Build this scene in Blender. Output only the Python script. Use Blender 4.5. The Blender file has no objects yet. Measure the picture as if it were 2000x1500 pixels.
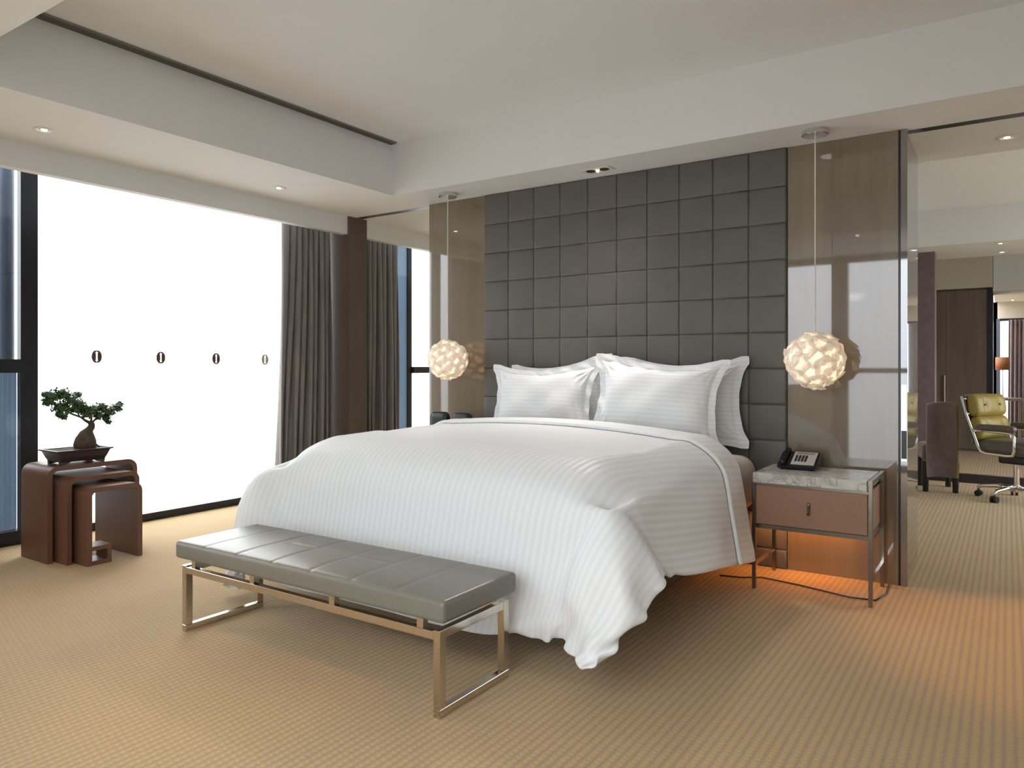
import bpy, bmesh, math, random
from mathutils import Vector, Matrix, noise
random.seed(7)
sc = bpy.context.scene
C = sc.collection
PI = math.pi

# ------------------------------------------------------------ camera, world, lights, exposure
cam = bpy.data.cameras.new('camera'); co = bpy.data.objects.new('camera', cam); C.objects.link(co)
co.location = (0, 0, 1.25); co.rotation_euler = (PI/2, 0, 0.591659)
cam.sensor_width = 36; cam.lens = 1438.94/2000*36; cam.shift_y = -0.0172; cam.clip_start = .05
sc.camera = co
sc.view_settings.view_transform = 'Standard'; sc.view_settings.look = 'None'
sc.view_settings.gamma = 1; sc.view_settings.use_curve_mapping = False
sc.view_settings.exposure = 0.12
WORLD = 6.4
w = bpy.data.worlds.new('hazy_sky'); sc.world = w; w.use_nodes = True
nt = w.node_tree; nt.nodes.clear()
out = nt.nodes.new('ShaderNodeOutputWorld'); bg = nt.nodes.new('ShaderNodeBackground')
tc = nt.nodes.new('ShaderNodeTexCoord'); sp = nt.nodes.new('ShaderNodeSeparateXYZ'); rp = nt.nodes.new('ShaderNodeValToRGB')
mr = nt.nodes.new('ShaderNodeMapRange'); mr.inputs[1].default_value = -.35; mr.inputs[2].default_value = .4
nt.links.new(tc.outputs['Generated'], sp.inputs[0]); nt.links.new(sp.outputs[2], mr.inputs[0]); nt.links.new(mr.outputs[0], rp.inputs[0])
e = rp.color_ramp.elements
e[0].position = 0; e[0].color = (.36, .36, .35, 1); e[1].position = 1; e[1].color = (.97, .985, 1, 1)
m1 = rp.color_ramp.elements.new(.30); m1.color = (.40, .40, .40, 1)
m2 = rp.color_ramp.elements.new(.48); m2.color = (.55, .56, .57, 1)
nt.links.new(rp.outputs[0], bg.inputs[0]); bg.inputs[1].default_value = WORLD
nt.links.new(bg.outputs[0], out.inputs[0])

def portal(name, loc, rot, sx, sy):
    l = bpy.data.lights.new(name, 'AREA'); l.shape = 'RECTANGLE'; l.size = sx; l.size_y = sy
    l.cycles.is_portal = True
    o = bpy.data.objects.new(name, l); C.objects.link(o); o.location = loc; o.rotation_euler = rot
portal('window_portal', (-5.76, 3.5, 1.35), (0, -PI/2, 0), 2.7, 9.0)
portal('window_portal', (-1.7, -.33, 1.3), (-PI/2, 0, 0), 8.0, 2.6)
portal('window_portal', (2.55, 8.2, 1.3), (0, PI/2, 0), 2.2, 3.6)
for p_ in [o for o in C.objects if o.type == 'LIGHT']:
    pass
def spot(loc, power, ang=70, col=(1, .66, .36), rad=.03, target=None, blend=.7):
    l = bpy.data.lights.new('downlight_lamp', 'SPOT'); l.energy = power; l.spot_size = math.radians(ang); l.spot_blend = blend
    l.color = col; l.shadow_soft_size = rad
    o = bpy.data.objects.new('downlight_lamp', l); C.objects.link(o); o.location = loc
    if target is not None:
        d = Vector(target)-Vector(loc); o.rotation_euler = d.to_track_quat('-Z', 'Y').to_euler()
    return o

# ------------------------------------------------------------ helpers
def rootloc(p):
    v = Vector((0, 0, 0))
    while p is not None:
        v += p.location; p = p.parent
    return v
def obj(name, bm, mat, parent=None, smooth=False, local=False, angle=None):
    if parent is not None and not local:
        bmesh.ops.translate(bm, verts=bm.verts, vec=-rootloc(parent))
    me = bpy.data.meshes.new(name)
    bmesh.ops.recalc_face_normals(bm, faces=bm.faces); bm.to_mesh(me); bm.free()
    o = bpy.data.objects.new(name, me); C.objects.link(o)
    if mat is not None: me.materials.append(mat)
    if smooth:
        for p in me.polygons: p.use_smooth = True
        if angle: me.set_sharp_from_angle(angle=math.radians(angle))
    if parent is not None: o.parent = parent
    return o
def thing(name, label, cat, loc=(0, 0, 0), rz=0, group=None):
    o = bpy.data.objects.new(name, None); C.objects.link(o); o.empty_display_size = .1
    o.location = loc; o.rotation_euler = (0, 0, rz)
    o['label'] = label; o['category'] = cat
    if group: o['group'] = group
    return o
def tag(o, label, cat, group=None):
    o['label'] = label; o['category'] = cat
    if group: o['group'] = group
    return o
def struct_(name, bm, mat, parent=None, **k):
    o = obj(name, bm, mat, parent, **k)
    if parent is None: o['kind'] = 'structure'
    return o
def dup(root, loc, rz=None, label=None):
    r = root.copy(); C.objects.link(r); r.location = loc
    if rz is not None: r.rotation_euler = (0, 0, rz)
    if label: r['label'] = label
    for ch in [o for o in list(C.objects) if o.parent == root]:
        c = ch.copy(); C.objects.link(c); c.parent = r
        for g in [o for o in list(C.objects) if o.parent == ch]:
            d = g.copy(); C.objects.link(d); d.parent = c
    return r
def B(): return bmesh.new()
def box(bm, x0, x1, y0, y1, z0, z1, bev=0, seg=2):
    r = bmesh.ops.create_cube(bm, size=1)
    vs = r['verts']
    for v in vs:
        v.co = Vector(((x0+x1)/2+v.co.x*(x1-x0), (y0+y1)/2+v.co.y*(y1-y0), (z0+z1)/2+v.co.z*(z1-z0)))
    if bev:
        es = list({e for v in vs for e in v.link_edges})
        bmesh.ops.bevel(bm, geom=es, offset=bev, segments=seg, profile=.5, affect='EDGES')
    return bm
def cyl(bm, p0, p1, r0, r1=None, n=20, caps=True):
    r1 = r0 if r1 is None else r1
    p0 = Vector(p0); p1 = Vector(p1); d = (p1-p0).normalized()
    a = Vector((1, 0, 0)) if abs(d.x) < .9 else Vector((0, 1, 0))
    u = d.cross(a).normalized(); v = d.cross(u)
    A = [bm.verts.new(p0+(u*math.cos(2*PI*k/n)+v*math.sin(2*PI*k/n))*r0) for k in range(n)]
    Bv = [bm.verts.new(p1+(u*math.cos(2*PI*k/n)+v*math.sin(2*PI*k/n))*r1) for k in range(n)]
    for k in range(n): bm.faces.new((A[k], Bv[k], Bv[(k+1) % n], A[(k+1) % n]))
    if caps: bm.faces.new(A); bm.faces.new(Bv[::-1])
def tube(bm, pts, rad, n=10, closed=False, sx=1):
    pts = [Vector(p) for p in pts]; N = len(pts)
    rs = rad if isinstance(rad, (list, tuple)) else [rad]*N
    rings = []; up = None
    for i, p in enumerate(pts):
        if closed: d = (pts[(i+1) % N]-pts[i-1]).normalized()
        else: d = (pts[min(i+1, N-1)]-pts[max(i-1, 0)]).normalized()
        if up is None:
            a = Vector((0, 0, 1)) if abs(d.z) < .9 else Vector((1, 0, 0))
            up = (a-d*a.dot(d)).normalized()
        else: up = (up-d*up.dot(d)).normalized()
        s = d.cross(up)
        rings.append([bm.verts.new(p+(up*math.cos(2*PI*k/n)*rs[i]+s*math.sin(2*PI*k/n)*rs[i]*sx)) for k in range(n)])
    M = N if closed else N-1
    for i in range(M):
        a = rings[i]; b = rings[(i+1) % N]
        for k in range(n): bm.faces.new((a[k], a[(k+1) % n], b[(k+1) % n], b[k]))
    if not closed: bm.faces.new(rings[0][::-1]); bm.faces.new(rings[-1])
def lathe(bm, prof, c, n=32):
    rings = []
    for r, z in prof:
        if r < 1e-5: rings.append([bm.verts.new((c[0], c[1], c[2]+z))])
        else: rings.append([bm.verts.new((c[0]+r*math.cos(2*PI*k/n), c[1]+r*math.sin(2*PI*k/n), c[2]+z)) for k in range(n)])
    for a, b in zip(rings, rings[1:]):
        if len(a) == 1 and len(b) == 1: continue
        for k in range(n):
            if len(a) == 1: bm.faces.new((a[0], b[(k+1) % n], b[k]))
            elif len(b) == 1: bm.faces.new((a[k], a[(k+1) % n], b[0]))
            else: bm.faces.new((a[k], a[(k+1) % n], b[(k+1) % n], b[k]))
def prism(bm, pts, axis, a0, a1):
    """pts in the two other axes, extruded along axis"""
    def mk(p, a):
        if axis == 'X': return (a, p[0], p[1])
        if axis == 'Y': return (p[0], a, p[1])
        return (p[0], p[1], a)
    A = [bm.verts.new(mk(p, a0)) for p in pts]; Bv = [bm.verts.new(mk(p, a1)) for p in pts]
    n = len(pts)
    fs = [bm.faces.new((A[k], A[(k+1) % n], Bv[(k+1) % n], Bv[k])) for k in range(n)]
    fs += [bm.faces.new(A[::-1]), bm.faces.new(Bv)]
    bmesh.ops.recalc_face_normals(bm, faces=fs)
def cushion(bm, x0, x1, y0, y1, z0, z1, r=.03, nx=20, ny=12, puff=.01, seam=None):
    """soft box; seam(x,y)-> depth on the top face"""
    cx, cy, cz = (x0+x1)/2, (y0+y1)/2, (z0+z1)/2
    hx, hy, hz = (x1-x0)/2, (y1-y0)/2, (z1-z0)/2
    def axis(n, h):
        a = [-h, -h+r*.3, -h+r*.7, -h+r]+[-h+r+(2*h-2*r)*k/n for k in range(1, n)]+[h-r, h-r*.7, h-r*.3, h]
        return a
    X = axis(nx, hx); Y = axis(ny, hy); Z = axis(2, hz); vs = {}
    def P(i, j, k):
        key = (i, j, k)
        if key not in vs:
            p = Vector((X[i], Y[j], Z[k]))
            q = Vector((max(-hx+r, min(hx-r, p.x)), max(-hy+r, min(hy-r, p.y)), max(-hz+r, min(hz-r, p.z))))
            d = p-q
            if d.length > 1e-6:
                inf = max(abs(d.x), abs(d.y), abs(d.z)); d = d.normalized()*inf
            p = q+d
            fx = 1-(p.x/hx)**4; fy = 1-(p.y/hy)**4
            if k == len(Z)-1:
                p.z += puff*max(0, fx)*max(0, fy)
                if seam: p.z -= seam(cx+p.x, cy+p.y)
            vs[key] = bm.verts.new((cx+p.x, cy+p.y, cz+p.z))
        return vs[key]
    a, b, c = len(X)-1, len(Y)-1, len(Z)-1
    for i in range(a):
        for j in range(b):
            bm.faces.new((P(i, j, c), P(i+1, j, c), P(i+1, j+1, c), P(i, j+1, c)))
            bm.faces.new((P(i, j, 0), P(i, j+1, 0), P(i+1, j+1, 0), P(i+1, j, 0)))
    for i in range(a):
        for k in range(c):
            bm.faces.new((P(i, 0, k), P(i+1, 0, k), P(i+1, 0, k+1), P(i, 0, k+1)))
            bm.faces.new((P(i, b, k), P(i, b, k+1), P(i+1, b, k+1), P(i+1, b, k)))
    for j in range(b):
        for k in range(c):
            bm.faces.new((P(0, j, k), P(0, j, k+1), P(0, j+1, k+1), P(0, j+1, k)))
            bm.faces.new((P(a, j, k), P(a, j+1, k), P(a, j+1, k+1), P(a, j, k+1)))

# ------------------------------------------------------------ materials
def base(name):
    m = bpy.data.materials.new(name); m.use_nodes = True
    n = m.node_tree; return m, n, n.nodes['Principled BSDF']
def noise_col(n, c0, c1, scale, stretch=(1, 1, 1), detail=4, coord='Object'):
    t = n.nodes.new('ShaderNodeTexCoord'); mp = n.nodes.new('ShaderNodeMapping'); mp.inputs['Scale'].default_value = stretch
    ns = n.nodes.new('ShaderNodeTexNoise'); ns.inputs['Scale'].default_value = scale; ns.inputs['Detail'].default_value = detail
    r = n.nodes.new('ShaderNodeValToRGB'); r.color_ramp.elements[0].position = .3; r.color_ramp.elements[1].position = .7
    r.color_ramp.elements[0].color = (*c0, 1); r.color_ramp.elements[1].color = (*c1, 1)
    n.links.new(t.outputs[coord], mp.inputs[0]); n.links.new(mp.outputs[0], ns.inputs[0]); n.links.new(ns.outputs[0], r.inputs[0])
    return r.outputs[0], ns.outputs[0]
def bump(n, p, h, strength=.2, dist=.01):
    b = n.nodes.new('ShaderNodeBump'); b.inputs['Strength'].default_value = strength; b.inputs['Distance'].default_value = dist
    n.links.new(h, b.inputs['Height']); n.links.new(b.outputs[0], p.inputs['Normal'])
def simple(name, c, rough=.5, metal=0, var=.06, scale=30, bstr=0, stretch=(1, 1, 1), **k):
    m, n, p = base(name)
    c0 = tuple(x*(1-var) for x in c); c1 = tuple(min(1, x*(1+var)) for x in c)
    o, h = noise_col(n, c0, c1, scale, stretch)
    n.links.new(o, p.inputs['Base Color']); p.inputs['Roughness'].default_value = rough; p.inputs['Metallic'].default_value = metal
    if bstr: bump(n, p, h, bstr, .003)
    for kk, v in k.items(): p.inputs[kk.replace('_', ' ')].default_value = v
    return m
def math_(n, op, a, b=None, c=None):
    x = n.nodes.new('ShaderNodeMath'); x.operation = op
    for i, v in enumerate((a, b, c)):
        if v is None: continue
        if isinstance(v, (int, float)): x.inputs[i].default_value = v
        else: n.links.new(v, x.inputs[i])
    return x.outputs[0]
def mixc(n, f, a, b):
    x = n.nodes.new('ShaderNodeMix'); x.data_type = 'RGBA'
    for s, v in ((x.inputs[0], f), (x.inputs[6], a), (x.inputs[7], b)):
        if isinstance(v, (int, float)): s.default_value = v
        elif isinstance(v, tuple): s.default_value = (*v, 1)
        else: n.links.new(v, s)
    return x.outputs[2]

paint = simple('ceiling_paint', (.78, .782, .785), .9, var=.01, scale=3)
wallp = simple('wall_paint', (.62, .58, .49), .9, var=.02, scale=3)
frame_m = simple('dark_window_frame', (.018, .019, .026), .35, .3, var=.1)
chrome = simple('chrome', (.72, .72, .73), .07, 1, var=.02)
nickel = simple('champagne_steel', (.62, .56, .49), .13, 1, var=.03, scale=60)
bronze = simple('dark_nickel', (.26, .235, .21), .22, 1, var=.05)
leather_hb = simple('headboard_leather', (.118, .112, .102), .46, var=.06, scale=6, bstr=.05)
leather_b = simple('bench_leather', (.165, .155, .132), .36, var=.05, scale=40, bstr=.06)
leather_n = simple('drawer_leather', (.30, .165, .105), .45, var=.05, scale=50, bstr=.04)
walnut = simple('nest_table_wood', (.14, .062, .036), .45, var=.12, scale=9, stretch=(1, 1, .15))
darkwood = simple('wardrobe_wood', (.17, .13, .095), .5, var=.18, scale=7, stretch=(1, 1, .12))
colwood = simple('column_fabric', (.12, .088, .070), .6, var=.12, scale=9, stretch=(1, 1, .2))
black = simple('black_plastic', (.008, .008, .012), .3, var=.1)
blackleather = simple('black_leather', (.01, .01, .012), .35, var=.1)
basewood = simple('bed_base', (.06, .045, .033), .6, var=.1)
potm = simple('bonsai_pot', (.035, .02, .018), .4, var=.15)
bark = simple('bonsai_bark', (.075, .055, .04), .85, var=.3, scale=40, bstr=.6)
leafm = simple('bonsai_leaf', (.045, .10, .03), .5, var=.45, scale=60)
soilm = simple('bonsai_soil', (.05, .04, .03), .95, var=.3, scale=90)
purple = simple('purple_velvet', (.17, .125, .135), .75, var=.12, scale=14, Sheen_Weight=.4)
olive = simple('olive_leather', (.30, .22, .045), .42, var=.10, scale=20)
greyl = simple('grey_leather', (.11, .095, .085), .35, var=.08, scale=20)
shade_m = simple('copper_lamp_shade', (.30, .12, .05), .6, var=.08)
white_pl = simple('white_trim', (.75, .74, .71), .5, var=.02)
ventm = simple('vent_grey', (.23, .215, .18), .7, var=.04)
navy = simple('navy_cladding', (.03, .05, .09), .35, var=.08)
paleblue = simple('pale_blue_panel', (.36, .45, .55), .35, var=.04, scale=4)
_n = paleblue.node_tree; _t = _n.nodes.new('ShaderNodeBsdfTranslucent'); _t.inputs[0].default_value = (.26, .34, .44, 1); _m = _n.nodes.new('ShaderNodeMixShader'); _m.inputs[0].default_value = .5
_n.links.new(_n.nodes['Principled BSDF'].outputs[0], _m.inputs[1]); _n.links.new(_t.outputs[0], _m.inputs[2]); _n.links.new(_m.outputs[0], _n.nodes['Material Output'].inputs[0])
keyp = simple('phone_faceplate', (.52, .50, .48), .4, var=.05)
sheet = simple('bed_sheet', (.72, .66, .62), .8, var=.02, scale=5)

def marble_m():
    m, n, p = base('grey_marble')
    o, h = noise_col(n, (.50, .49, .46), (.70, .69, .66), 14, detail=8)
    o2, h2 = noise_col(n, (.30, .29, .27), (1, 1, 1), 11, detail=12)
    v = math_(n, 'ABSOLUTE', math_(n, 'SUBTRACT', h2, .5)); v = math_(n, 'MULTIPLY', v, 30); v = math_(n, 'MINIMUM', v, 1)
    n.links.new(mixc(n, v, (.38, .37, .35), o), p.inputs['Base Color']); p.inputs['Roughness'].default_value = .18
    return m
marble = marble_m()

def carpet_m():
    m, n, p = base('ribbed_carpet')
    t = n.nodes.new('ShaderNodeTexCoord'); s = n.nodes.new('ShaderNodeSeparateXYZ'); n.links.new(t.outputs['Object'], s.inputs[0])
    nz = n.nodes.new('ShaderNodeTexNoise'); nz.inputs['Scale'].default_value = 60; nz.inputs['Detail'].default_value = 3
    n.links.new(t.outputs['Object'], nz.inputs[0])
    wob = math_(n, 'MULTIPLY', math_(n, 'SUBTRACT', nz.outputs[0], .5), .012)
    x = math_(n, 'ADD', s.outputs[0], wob)
    rib = math_(n, 'SINE', math_(n, 'MULTIPLY', x, 2*PI/.0318)); rib = math_(n, 'MULTIPLY_ADD', rib, .5, .5)
    # knots along each rib, shifted on every second rib
    fl = math_(n, 'FLOOR', math_(n, 'MULTIPLY', x, 1/.0318)); ph = math_(n, 'MULTIPLY', fl, 2.1)
    kn = math_(n, 'SINE', math_(n, 'ADD', math_(n, 'MULTIPLY', math_(n, 'ADD', s.outputs[1], wob), 2*PI/.024), ph)); kn = math_(n, 'MULTIPLY_ADD', kn, .5, .5)
    h = math_(n, 'MULTIPLY', math_(n, 'POWER', rib, .5), math_(n, 'MULTIPLY_ADD', kn, .42, .58))
    nf = n.nodes.new('ShaderNodeTexNoise'); nf.inputs['Scale'].default_value = 260; nf.inputs['Detail'].default_value = 3
    n.links.new(t.outputs['Object'], nf.inputs[0])
    hh = math_(n, 'ADD', h, math_(n, 'MULTIPLY', math_(n, 'SUBTRACT', nf.outputs[0], .5), .5))
    c1 = mixc(n, nf.outputs[0], (.44, .29, .12), (.58, .415, .21))
    cc = mixc(n, math_(n, 'MINIMUM', math_(n, 'MAXIMUM', hh, 0), 1), (.345, .25, .16), c1)
    n.links.new(cc, p.inputs['Base Color']); p.inputs['Roughness'].default_value = .95
    p.inputs['Specular IOR Level'].default_value = .15
    p.inputs['Sheen Weight'].default_value = .15
    bump(n, p, hh, .5, .004)
    return m
carpet = carpet_m()

def lacquer_m(name, c0, c1, gl):
    m, n, p = base(name)
    o, h = noise_col(n, c0, c1, 2.2, (1.6, 1, .25), 6)
    w_, h2 = noise_col(n, (.95, .95, .95), (1.04, 1.04, 1.04), 30, (1, 1, .08), 3)
    mm = n.nodes.new('ShaderNodeMix'); mm.data_type = 'RGBA'; mm.blend_type = 'MULTIPLY'; mm.inputs[0].default_value = 1
    n.links.new(o, mm.inputs[6]); n.links.new(w_, mm.inputs[7]); n.links.new(mm.outputs[2], p.inputs['Base Color'])
    p.inputs['Roughness'].default_value = .35
    g = n.nodes.new('ShaderNodeBsdfGlossy'); g.inputs['Roughness'].default_value = .03; g.inputs['Color'].default_value = (.92, .93, 1, 1)
    fr = n.nodes.new('ShaderNodeFresnel'); fr.inputs['IOR'].default_value = 1.5
    f = math_(n, 'MINIMUM', math_(n, 'ADD', fr.outputs[0], gl), 1)
    mx = n.nodes.new('ShaderNodeMixShader'); n.links.new(f, mx.inputs[0]); n.links.new(p.outputs[0], mx.inputs[1]); n.links.new(g.outputs[0], mx.inputs[2])
    n.links.new(mx.outputs[0], n.nodes['Material Output'].inputs[0])
    return m
lacquer = lacquer_m('gloss_lacquer', (.15, .106, .058), (.21, .16, .095), .05)
mirror_strip = lacquer_m('bronze_mirror_trim', (.10, .075, .055), (.13, .10, .08), .16)

def satin_m(name, axis, pitch, col=(.755, .775, .815), dark=.945):
    m, n, p = base(name)
    uv = n.nodes.new('ShaderNodeUVMap'); s = n.nodes.new('ShaderNodeSeparateXYZ'); n.links.new(uv.outputs[0], s.inputs[0])
    a = s.outputs[axis]
    st = math_(n, 'SINE', math_(n, 'MULTIPLY', a, 2*PI/pitch)); st = math_(n, 'MULTIPLY_ADD', st, 3, .5)
    st = math_(n, 'MINIMUM', math_(n, 'MAXIMUM', st, 0), 1)
    n.links.new(mixc(n, st, tuple(c*dark for c in col), col), p.inputs['Base Color'])  # darker stripe tone paints in the satin's difference in gloss
    n.links.new(math_(n, 'MULTIPLY_ADD', st, -.30, .80), p.inputs['Roughness'])
    p.inputs['Sheen Weight'].default_value = .1
    t = n.nodes.new('ShaderNodeTexCoord')
    nz = n.nodes.new('ShaderNodeTexNoise'); nz.inputs['Scale'].default_value = 5; nz.inputs['Detail'].default_value = 5; nz.inputs['Distortion'].default_value = .6
    n.links.new(t.outputs['Object'], nz.inputs[0]); bump(n, p, nz.outputs[0], .35, .02)
    return m
duvet_m = satin_m('satin_stripe_duvet', 0, .036)
pillow_m = satin_m('satin_stripe_pillow', 1, .034, (.80, .82, .86), .95)

def curtain_m():
    m, n, p = base('curtain_cloth')
    o, h = noise_col(n, (.19, .17, .17), (.25, .23, .23), 20, (1, 1, .2))
    n.links.new(o, p.inputs['Base Color']); p.inputs['Roughness'].default_value = .6; p.inputs['Sheen Weight'].default_value = .3
    bump(n, p, h, .1, .003); return m
curtain_mat = curtain_m()

def glass_m():
    m = bpy.data.materials.new('window_glass'); m.use_nodes = True; n = m.node_tree; n.nodes.clear()
    o = n.nodes.new('ShaderNodeOutputMaterial'); t = n.nodes.new('ShaderNodeBsdfTransparent'); g = n.nodes.new('ShaderNodeBsdfGlossy')
    t.inputs[0].default_value = (.97, .985, .98, 1); g.inputs['Roughness'].default_value = 0
    f = n.nodes.new('ShaderNodeLayerWeight')
    k = math_(n, 'MULTIPLY_ADD', math_(n, 'POWER', f.outputs['Facing'], 5), .7, .03)
    mx = n.nodes.new('ShaderNodeMixShader'); n.links.new(k, mx.inputs[0]); n.links.new(t.outputs[0], mx.inputs[1]); n.links.new(g.outputs[0], mx.inputs[2])
    n.links.new(mx.outputs[0], o.inputs[0]); return m
glass = glass_m()
def emit(name, c, s):
    m = bpy.data.materials.new(name); m.use_nodes = True; n = m.node_tree; n.nodes.clear()
    o = n.nodes.new('ShaderNodeOutputMaterial'); e_ = n.nodes.new('ShaderNodeEmission'); e_.inputs[0].default_value = (*c, 1); e_.inputs[1].default_value = s
    n.links.new(e_.outputs[0], o.inputs[0]); return m
bulb_m = emit('warm_bulb', (1, .80, .55), 7)
def rosette_m():
    m, n, p = base('capiz_rosette')
    o, h = noise_col(n, (.86, .82, .76), (.95, .93, .90), 40)
    n.links.new(o, p.inputs['Base Color']); p.inputs['Roughness'].default_value = .25
    tr = n.nodes.new('ShaderNodeBsdfTranslucent'); n.links.new(o, tr.inputs[0])
    mx = n.nodes.new('ShaderNodeMixShader'); mx.inputs[0].default_value = .35
    n.links.new(p.outputs[0], mx.inputs[1]); n.links.new(tr.outputs[0], mx.inputs[2]); n.links.new(mx.outputs[0], n.nodes['Material Output'].inputs[0])
    return m
rosette = rosette_m()

# ------------------------------------------------------------ the room
D = 4.72           # plane of the headboard wall
CZ = 2.60          # low ceiling
TZ = 3.00          # raised tray
GX = -5.80         # window wall glass
b = B(); box(b, -6.2, 2.7, -.6, 16.2, -.12, 0); struct_('floor', b, carpet)

b = B()
box(b, -4.93, -4.03, -.5, 8.4, CZ, CZ+.14)           # strip along the window wall
box(b, -4.03, 2.7, -.5, 1.335, CZ, CZ+.14)           # strip at the near side
box(b, -4.03, 2.7, 4.31, 4.765, CZ, CZ+.14)          # strip above the bed head
box(b, -4.03, 2.7, 4.84, 5.56, CZ, CZ+.14)
box(b, -4.03, -.9, 5.56, 8.4, CZ, CZ+.14)
box(b, 1.4, 2.7, 1.335, 4.31, CZ, CZ+.14)
box(b, -4.03, 2.7, 4.765, 4.84, CZ+.06, CZ+.14)      # bottom of the sliding-door slot
# upstands of the tray
box(b, -4.10, -4.03, 1.265, 4.38, CZ+.14, TZ); box(b, -4.03, 1.4, 1.265, 1.335, CZ+.14, TZ)
box(b, -4.03, 1.4, 4.31, 4.38, CZ+.14, TZ); box(b, 1.4, 1.47, 1.265, 4.38, CZ+.14, TZ)
box(b, -4.10, 1.47, 1.265, 4.38, TZ, TZ+.08)
# second room
box(b, -.9, 2.7, 5.5, 5.56, CZ+.14, TZ+.08); box(b, -.96, -.9, 5.56, 9.5, CZ, TZ+.08)
box(b, -1.8, 2.7, 9.5, 10.75, CZ, CZ+.14); box(b, -1.8, 2.7, 9.5, 9.56, CZ+.14, TZ+.08)
box(b, -.96, 2.7, 5.5, 9.56, TZ, TZ+.08); box(b, -1.8, 2.7, 10.75, 12.75, TZ, TZ+.08); box(b, -1.8, 2.7, 10.70, 10.76, CZ+.14, TZ+.08)
box(b, -.17, 2.7, 12.75, 16.2, 2.34, 2.46); box(b, -1.95, -.96, 8.4, 9.5, CZ, CZ+.14)
box(b, -.17, 2.7, 12.75, 12.85, 2.46, TZ)
struct_('ceiling', b, paint)
b = B(); box(b, -4.9, -4.0, 4.768, 4.837, CZ-.001, CZ+.055); box(b, -.47, 2.6, 4.768, 4.837, CZ-.001, CZ+.055); struct_('trim_1', b, frame_m)      # sliding-door track; flush black fill paints in the dark of its slot

# bulkhead in front of the window head, with the curtain pocket behind it
b = B(); box(b, -5.0, -4.93, -.5, 4.68, 2.44, CZ+.3); box(b, -5.0, -4.93, 4.90, 8.4, 2.44, CZ+.3)
box(b, -5.9, -4.93, -.5, 8.4, 2.86, 2.95); struct_('wall_left', b, paint)
# pier between the two curtains
b = B(); box(b, -5.74, -4.905, 4.68, 4.90, 0, CZ, .004); struct_('trim_2', b, colwood)

# window wall: frames and panes
def window(name, rects_frame, rects_glass, axis_x=True):
    b = B()
    for r in rects_frame: box(b, *r)
    f = struct_(name, b, frame_m)
    for r in rects_glass:
        g = B(); box(g, *r); obj('pane', g, glass, f)
    return f
window('window_1', [(-5.84, -5.76, 2.50, 6.44, 0, .062), (-5.84, -5.76, 2.50, 6.44, 2.80, 2.86), (-5.85, -5.793, 2.388, 2.50, 0, 2.86), (-5.84, -5.793, 6.45, 6.515, 0, 2.86)],
       [(-5.804, -5.796, 2.50, 6.44, .062, 2.80)])
window('window_2', [(-5.84, -5.76, -.4, 2.395, 0, .097), (-5.84, -5.76, -.4, 2.395, 1.205, 1.30), (-5.84, -5.76, -.4, 2.395, 2.80, 2.86), (-5.86, -5.70, 1.30, 1.38, 0, 2.86), (-5.86, -5.70, -.48, -.4, 0, 2.86)],
       [(-5.804, -5.796, 1.38, 2.395, .097, 1.205), (-5.804, -5.796, 1.38, 2.395, 1.30, 2.80), (-5.804, -5.796, -.4, 1.30, .097, 1.205), (-5.804, -5.796, -.4, 1.30, 1.30, 2.80)])
window('window_3', [(-5.84, -5.76, 6.515, 8.3, 0, .097), (-5.84, -5.76, 6.515, 8.3, 1.17, 1.245), (-5.84, -5.76, 6.515, 8.3, 2.80, 2.86), (-5.86, -5.70, 8.3, 8.38, 0, 2.86)],
       [(-5.804, -5.796, 6.515, 8.3, .097, 1.17), (-5.804, -5.796, 6.515, 8.3, 1.245, 2.80)])
b = B(); box(b, -5.87, -5.62, .95, 2.15, 0, 2.86); struct_('trim_5', b, colwood)
# cladding that stands outside beside the frames
b = B(); cyl(b, (-6.25, 2.47, 1.15), (-6.25, 2.47, 3.1), .062, n=32); 
tag(obj('facade_tube', b, navy, smooth=True, angle=40), 'dark navy vertical facade tube outside the far left window above its rail', 'facade tube')
b = B()
for k in range(4): box(b, -5.895, -5.875, 2.28+.03*k, 2.306+.03*k, .05, 1.22)
tag(obj('cladding_board', b, paleblue), 'pale blue ribbed board outside the lower far left window', 'cladding')
b = B(); box(b, -5.835, -5.815, 6.27, 6.448, .063, 2.79)
tag(obj('cladding_strip', b, paleblue), 'pale blue vertical strip outside between the far curtain and the dark frame', 'cladding')

# near wall behind the photographer: parapet, glass and posts
b = B(); box(b, -6.0, -5.0, -.55, -.4, 0, 2.95)
box(b, -2.35, -1.72, -.44, -.36, 0, 1.02); box(b, -5.0, -2.75, -.55, -.36, 0, 2.95); box(b, .25, 2.7, -.55, -.36, 0, 2.95); struct_('wall_near', b, wallp)
window('window_4', [(-2.75, .25, -.42, -.34, 0, .08), (-2.75, .25, -.42, -.34, 2.52, 2.60), (-1.80, -1.62, -.44, -.34, 0, 2.6), (-2.75, -2.6, -.44, -.34, 0, 2.6), (.1, .25, -.44, -.34, 0, 2.6), (-2.75, .25, -.42, -.35, 1.17, 1.23)],
       [(-2.6, -1.80, -.385, -.375, .08, 2.52), (-1.62, .1, -.385, -.375, .08, 2.52)])
b = B(); box(b, 2.6, 2.75, -.5, 6.3, 0, TZ+.08); box(b, 2.6, 2.75, 10.1, 16.2, 0, TZ+.08); box(b, 2.6, 2.75, 6.3, 10.1, 2.4, TZ+.08); struct_('wall_right', b, wallp)
window('added_window', [(2.62, 2.70, 6.3, 10.1, 0, .07), (2.62, 2.70, 6.3, 10.1, 2.33, 2.4), (2.62, 2.70, 8.15, 8.25, .07, 2.33)],
       [(2.655, 2.665, 6.3, 8.15, .07, 2.33), (2.655, 2.665, 8.25, 10.1, .07, 2.33)])  # unseen window added to bring daylight into the next room

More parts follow.
